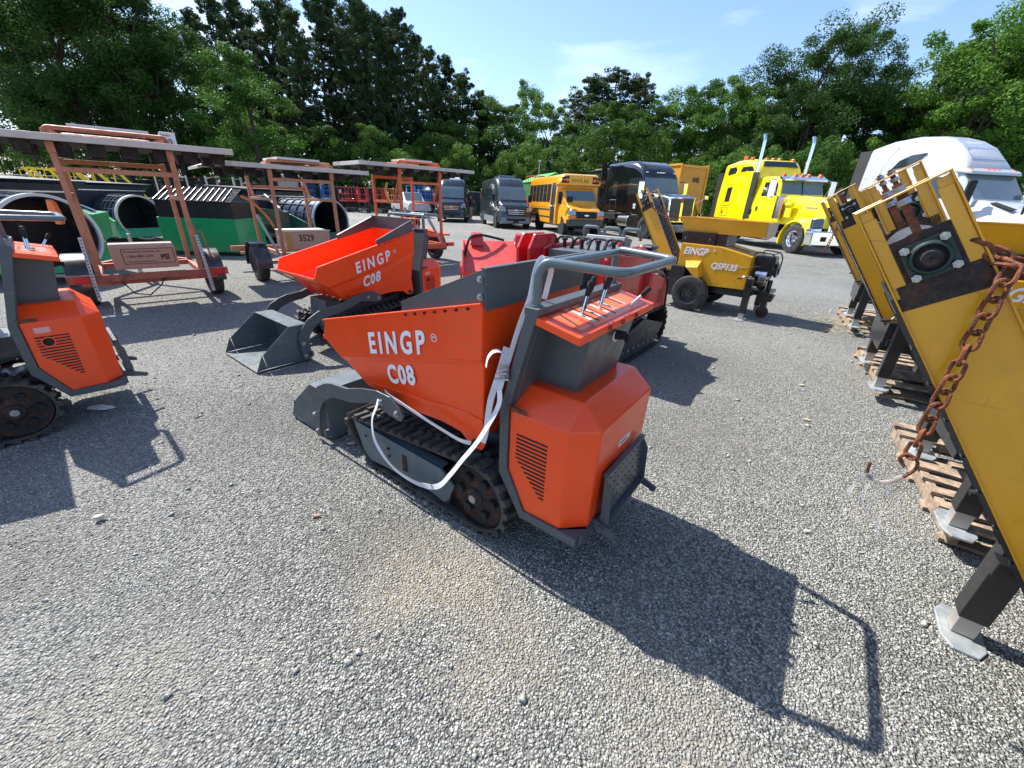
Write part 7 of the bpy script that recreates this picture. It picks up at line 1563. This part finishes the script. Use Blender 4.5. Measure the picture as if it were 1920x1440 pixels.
for i, (c, x, e) in enumerate(lifts):
    lab = '%s scissor lift, %s' % (names_[c], poss[i])
    if c not in pl: pl[c] = make_lift(MC[c], (x, 39.6+.3*(i % 3), 0), 0, lab, 0); o = pl[c]
    else: o = dup(pl[c], lab, (x, 39.6+.3*(i % 3), 0), 0)
    o.rotation_euler = (0, 0, R_(-90+18*math.sin(i*2.3))); 
    if e > .2: o.scale = (1, 1, 1.15)
o = dup(pl['r'], 'red lift tower peeking out between the grey van and the school bus', (1.15, 33.5, 0), -70); o.scale = (1, 1, 1.55)
def make_boom(loc, rz, label):
    t = thing('boom_lift', label, 'boom lift', loc, rz, 'yellow boom lifts beyond the trommels'); Y = mat('lift_yellow', (.72, .52, .01), .4, 0, .2, .1)
    b = B(); b.box(-1.0, 1.0, -.5, .5, .35, .9); b.build('base', BLACK, t, bevel=.03)
    for x in (-.7, .7):
        for s in (-1, 1): wheel(t, (x, s*.55, .32), .32, .25, .17, s, STEEL, TYRE, 5, n=18)
    for s in (-1, 1): b = B(); b.beam((-.8, s*.28, 2.15), (.15, s*.28, .85), .09, .11); b.build('lower_boom', Y, t)
    b = B(); b.beam((-.9, -.28, 2.18), (-.9, .28, 2.18), .07); b.beam((-.8, 0, 2.2), (.6, 0, 2.12), .12, .10); b.build('upper_boom', Y, t)
    b = B(); b.tube([(-1.0, -.3, 1.2), (-1.0, .3, 1.2), (-1.0, .3, 2.1), (-1.0, -.3, 2.1)], .03, 5, closed=True); b.build('basket_frame', Y, t)
    return t
bl = make_boom((-25.6, 24.4, 0), 20, 'yellow boom lift above the black hoppers, leftmost of its cluster')
for i, (x, y, l) in enumerate(((-24.5, 24.6, 'second yellow boom lift of the cluster, behind the left trailer post'), (-23.4, 24.8, 'third yellow boom lift of the cluster'), (-22.4, 25.0, 'fourth yellow boom lift with slanted arms'), (-21.5, 25.3, 'rightmost yellow boom lift, darkest of the cluster'))): dup(bl, l, (x, y, 0), 20+8*i)
def make_forklift(loc, rz, label):
    t = thing('forklift', label, 'forklift', loc, rz, 'dark forklifts beyond the trommels'); G = mat('forklift_dark', (.015, .04, .045), .4, 0, .2)
    b = B(); b.box(-1.0, .7, -.5, .5, .25, .95); b.build('body', G, t, bevel=.05)
    b = B()
    for x in (-.75, .45):
        for s in (-1, 1): b.beam((x, s*.45, .9), (x+.08, s*.42, 2.05), .06)
    b.box(-.75, .6, -.47, .47, 2.05, 2.11); b.build('overhead_guard', MATBLACK, t)
    b = B(); b.beam((.85, -.3, .1), (.85, -.3, 2.2), .08, .12); b.beam((.85, .3, .1), (.85, .3, 2.2), .08, .12); b.beam((.85, -.3, 2.1), (.85, .3, 2.1), .06); b.build('mast', STEEL, t)
    b = B(); b.box(-.35, .1, -.25, .25, .95, 1.4); b.build('seat', MATBLACK, t, bevel=.05)
    b = B(); b.cyl((-.6, -.35, 2.11), (-.6, -.35, 2.20), .05, 10); b.build('beacon', AMBER, t)
    for x in (-.65, .6):
        for s in (-1, 1): wheel(t, (x, s*.5, .28), .28, .22, .15, s, STEEL, TYRE, 5, n=18)
    return t
fk = make_forklift((-23.0, 29.0, 0), -60, 'dark forklift left of the tan machine, leftmost of the dark group')
for i, (x, l) in enumerate(((-21.4, 'dark forklift in the middle of the group with orange beacon'), (-19.8, 'dark forklift at the right of the group behind the trailer post'), (-18.4, 'rightmost dark forklift near the slatted bin'))): dup(fk, l, (x, 28.5-.2*i, 0), -60+25*i)
t = thing('compact_excavator', 'tan compact machine with orange red box beside the second trommel', 'excavator', (-12.0, 15.8, 0), -50)
b = B(); b.box(-.9, .6, -.6, .6, .45, 1.05); b.build('body', mat('cat_tan', (.55, .36, .10), .45), t, bevel=.06)
b = B(); b.box(-1.0, .8, -.75, -.45, .02, .42); b.box(-1.0, .8, .45, .75, .02, .42); b.build('crawler', TYRE, t, bevel=.1)
b = B(); b.box(.2, 1.2, -.55, .35, .35, 1.02); b.build('side_box', mat('box_redorange', (.62, .10, .05), .5), t, bevel=.02)
b = B(); b.box(-.6, .2, -.3, .5, 1.05, 1.45); b.build('cab_frame', MATBLACK, t, bevel=.05)
def make_tractor():
    t = thing('utility_tractor', 'grey cabbed utility machine with red flank behind the middle trailer', 'tractor', (-12.4, 24.0, 0), -60)
    b = B(); b.box(-1.2, 1.2, -.6, .6, .5, 1.15); b.build('body', mat('tractor_red', (.35, .02, .03), .4), t, bevel=.06)
    b = B()
    for x in (-.6, .5):
        for s in (-1, 1): b.beam((x, s*.55, 1.1), (x*.9, s*.5, 2.25), .07)
    b.build('cab_posts', MATBLACK, t)
    b = B(); b.box(-.7, .65, -.6, .6, 2.2, 2.32); b.build('cab_roof', mat('roof_greygreen', (.35, .40, .38), .5), t, bevel=.05)
    b = B(); b.box(-.55, .45, -.5, .5, 1.15, 2.2); b.build('cab_glass', mat('pale_glass', (.22, .27, .27), .1), t)
    for x, r in ((-.8, .55), (.85, .4)):
        for s in (-1, 1): wheel(t, (x, s*.75, r), r, .3, r*.55, s, STEEL, TYRE, 5, n=24)
make_tractor()
t = thing('garden_tractor', 'small dark green tractor between the right trailer and the dark blue van', 'tractor', (-6.25, 37.0, 0), -80)
b = B(); b.hexa([(-.6, -.4, .5), (1.0, -.35, .5), (1.0, .35, .5), (-.6, .4, .5)], [(-.6, -.4, 1.1), (.9, -.3, 1.15), (.9, .3, 1.15), (-.6, .4, 1.1)]); b.build('bonnet', mat('deep_green', (.01, .09, .03), .35, 0, .4), t, bevel=.08)
b = B(); b.tube(arc([(-.7, -.45, .8), (-.75, -.45, 1.9), (-.75, .45, 1.9), (-.7, .45, .8)], .1), .04, 8); b.build('roll_bar', MATBLACK, t)
for x, r in ((-.5, .55), (.7, .35)):
    for s in (-1, 1): wheel(t, (x, s*.6, r), r, .3, r*.5, s, LORG, TYRE, 5, n=20)
t = thing('parked_pickup', 'white pickup truck partly hidden behind the right trailer posts', 'pickup', (-8.6, 35.2, 0), -60)
sh = Shell([(-2.6, .5, 1.05, .92, .88, .08), (-.6, .5, 1.08, .93, .88, .08), (-.5, .5, 1.75, .93, .72, .12), (.5, .5, 1.78, .93, .72, .12), (1.1, .5, 1.15, .93, .84, .10), (2.3, .5, 1.02, .90, .80, .12)]); sh.mesh().build('body', WPAINT, t, smooth=True)
for s in (-1, 1):
    sh.side([(-.4, 1.15), (-.4, 1.6), (.45, 1.62), (.9, 1.2)], s).build('side_window', GLASS, t)
    for x in (-1.7, 1.6): wheel(t, (x, s*.82, .38), .38, .25, .24, s, ALU, TYRE, 5, n=22)
vs = []
for x in (.55, .8, 1.02): vs += [(x, -.66, sh.zt(x)+.014), (x, .66, sh.zt(x)+.014)]
b = B(); b.add(vs, [(0, 1, 3, 2), (2, 3, 5, 4)]); b.build('windscreen', GLASSB, t, solid=.01)
t = thing('green_container', 'bright green tarped skip whose roof shows above the school bus', 'skip', (2.2, 34.0, 0), -75)
b = B(); b.box(-4, 1, -1.2, 1.2, .3, 2.8); b.build('skip_body', GREEN, t, bevel=.03)
b = B(); b.prism([(-1.3, 2.8), (1.3, 2.8), (.2, 3.45)], -4, 1.0, 'x'); b.build('tarp', mat('bright_green', (.06, .45, .08), .5), t, bevel=.05)
t = thing('light_pole', 'slim grey light pole in front of the trees above the school bus', 'light pole', (1.77, 45.6-3.2, 0), 0)
b = B(); b.cyl((0, 0, 0), (0, 0, 4.75), .07, 10, .05); b.build('pole', STEEL, t)
b = B(); b.box(-.12, .12, -.3, .1, 4.75, 4.9); b.build('lamp_head', WPAINT, t, bevel=.03)

# ------------------------------------------------------------------ man standing beside the van
def make_person():
    J = {'pel': (0, 0, .92, .13), 'wai': (0, 0, 1.08, .125), 'che': (0, .01, 1.30, .15), 'nec': (0, .01, 1.47, .055), 'hd0': (0, -.01, 1.56, .075), 'hd1': (0, -.01, 1.66, .085), 'hd2': (0, 0, 1.74, .05)}
    E = [('pel', 'wai'), ('wai', 'che'), ('che', 'nec'), ('nec', 'hd0'), ('hd0', 'hd1'), ('hd1', 'hd2')]
    for s, n in ((1, 'l'), (-1, 'r')):
        J.update({n+'hip': (s*.10, 0, .86, .09), n+'kne': (s*.11, -.01, .48, .06), n+'ank': (s*.115, .02, .10, .042), n+'toe': (s*.13, -.13, .045, .035),
                  n+'sho': (s*.19, .01, 1.41, .06), n+'elb': (s*.25, .03, 1.13, .042), n+'wri': (s*.24, -.06, .90, .028), n+'han': (s*.235, -.08, .84, .032)})
        E += [('pel', n+'hip'), (n+'hip', n+'kne'), (n+'kne', n+'ank'), (n+'ank', n+'toe'), ('che', n+'sho'), (n+'sho', n+'elb'), (n+'elb', n+'wri'), (n+'wri', n+'han')]
        for k in range(5):
            x = s*(.218+.011*k); b_ = n+'han'
            J[n+'f%d' % k] = (x, -.095+.004*abs(k-2), .785-.006*(2-abs(k-2)) if k else .81, .0085); E.append((b_, n+'f%d' % k))
    ks = list(J); me = bpy.data.meshes.new('body'); me.from_pydata([J[k][:3] for k in ks], [(ks.index(a), ks.index(c)) for a, c in E], [])
    SKIN = bpy.data.materials.new('man_cloth_skin'); SKIN.use_nodes = True; nt = SKIN.node_tree; N = nt.nodes; L = nt.links.new
    tc = N.new('ShaderNodeTexCoord'); sx = N.new('ShaderNodeSeparateXYZ'); L(tc.outputs['Object'], sx.inputs[0])
    cr = N.new('ShaderNodeValToRGB'); cr.color_ramp.interpolation = 'CONSTANT'; e = cr.color_ramp.elements
    for p, c in ((0, (.03, .025, .02)), (.05, (.42, .33, .22)), (.53, (.025, .03, .035)), (.83, (.45, .25, .17)), (.925, (.04, .025, .015))):
        if p == 0: e[0].color = (*c, 1)
        elif p == .05: e[1].position = p; e[1].color = (*c, 1)
        else: q = e.new(p); q.color = (*c, 1)
    ml = N.new('ShaderNodeMath'); ml.operation = 'DIVIDE'; ml.inputs[1].default_value = 1.8; L(sx.outputs[2], ml.inputs[0]); L(ml.outputs[0], cr.inputs[0]); L(cr.outputs[0], N['Principled BSDF'].inputs['Base Color']); N['Principled BSDF'].inputs['Roughness'].default_value = .8
    me.materials.append(SKIN)
    o = bpy.data.objects.new('person', me); COL.objects.link(o); md = o.modifiers.new('skin', 'SKIN'); md.use_smooth_shade = True
    for i, k in enumerate(ks): me.skin_vertices[0].data[i].radius = (J[k][3], J[k][3]); 
    me.skin_vertices[0].data[0].use_root = True
    o.modifiers.new('sub', 'SUBSURF').levels = 2; o.modifiers['sub'].render_levels = 2
    o.location = (-3.35, 30.9, 0); o.rotation_euler = (0, 0, R_(70))
    tag(o, 'man in tan trousers and dark shirt standing beside the dark blue van', 'person')
    b = B(); b.lathe((0, 0, 1.70), [(0, .092), (.03, .09), (.06, .07), (.085, .001)], 18, 'z'); h = b.build('hair', mat('hair_dark', (.03, .02, .015), .8), o, smooth=True)
    b = B(); b.prism([(-.10, 1.64), (-.125, 1.61), (-.09, 1.60)], -.012, .012, 'x'); b.build('nose', mat('skin_tone', (.45, .25, .17), .6), o)
make_person()

# ------------------------------------------------------------------ small things lying about
def weeds():
    rs = np.random.default_rng(9); V, F = [], []
    spots = [(-2.25, 1.62, .10), (-2.10, 1.70, .07)]+[(rs.uniform(-46, -4), rs.uniform(41.5, 43), .5) for _ in range(60)]+[(rs.uniform(-2, 38), rs.uniform(33, 44), 1.) for _ in range(160)]
    for x, y, r in spots:
        for k in range(14 if r < .3 else 22):
            a = rs.uniform(0, 6.28); d = r*rs.uniform(0, 1); h = (.014 if r < .3 else .5)*rs.uniform(.4, 1.2); cx, cy = x+math.cos(a)*d, y+math.sin(a)*d; w = h*.18; lx, ly = rs.normal()*h*.5, rs.normal()*h*.5; n = len(V)
            V += [(cx-w, cy, 0), (cx+w, cy, 0), (cx+lx, cy+ly, h)]; F.append((n, n+1, n+2))
    o = np_mesh('weeds', np.array(V), np.array(F), mat('weed', (.10, .17, .03), .7)); tag(o, 'small weeds and grass tufts sprouting in the gravel', 'weeds', kind='stuff')
weeds()
def straw():
    rs = np.random.default_rng(4); b = B()
    for k in range(170):
        a = rs.uniform(0, 6.28); x, y = 4.95+rs.normal()*.42, 5.7+rs.normal()*.55; l = rs.uniform(.05, .16); b.beam((x, y, .012+rs.uniform(0, .02)), (x+math.cos(a)*l, y+math.sin(a)*l, .012+rs.uniform(0, .04)), .005, .004)
    o = b.build('straw', mat('straw', (.48, .38, .20), .8)); tag(o, 'loose straw scattered round the farthest pallet', 'straw', kind='stuff')
straw()
for nm, lab, x, y, w, h, rz, c in (('wood_chip', 'pale scrap of wood lying left of the dumper track', -1.04, 2.28, .04, .02, 30, (.5, .42, .26)), ('leaf_litter', 'brown dry leaf on gravel left of the foreground track', -.98, 1.60, .026, .012, 10, (.30, .17, .11)),
        ('paper_scrap', 'white paper scrap on the ground behind the left dumper', -3.05, 2.62, .10, .05, 15, (.75, .75, .75)), ('pale_stone', 'palest larger stone at left on the gravel', -2.02, 1.52, .022, .015, 40, (.55, .48, .42)), ('wood_chip', 'light splinter of wood beyond the foreground dumper at right', 2.35, 2.85, .035, .012, -30, (.55, .45, .28)),
        ('wood_chip', 'second light splinter left of the middle pallet', 2.75, 3.55, .03, .02, -10, (.55, .45, .28)), ('white_scrap', 'small white scrap near the hanging film', 1.55, 1.62, .018, .008, 5, (.8, .8, .8))):
    rs = random.Random(x); pts = [(math.cos(a*6.283/7)*w*rs.uniform(.7, 1.1), math.sin(a*6.283/7)*h*rs.uniform(.7, 1.1)) for a in range(7)]
    th = .004 if 'stone' not in nm else .02
    b = B(); b.hexa([(px, py, .012) for px, py in pts], [(px*.9, py*.9, .012+th) for px, py in pts]); o = b.build(nm, mat(nm+str(round(c[1], 2)), c, .8, 0, 0, .2, 30)); o.location = (x, y, 0); o.rotation_euler = (0, R_(4), R_(rz)); tag(o, lab, 'debris')
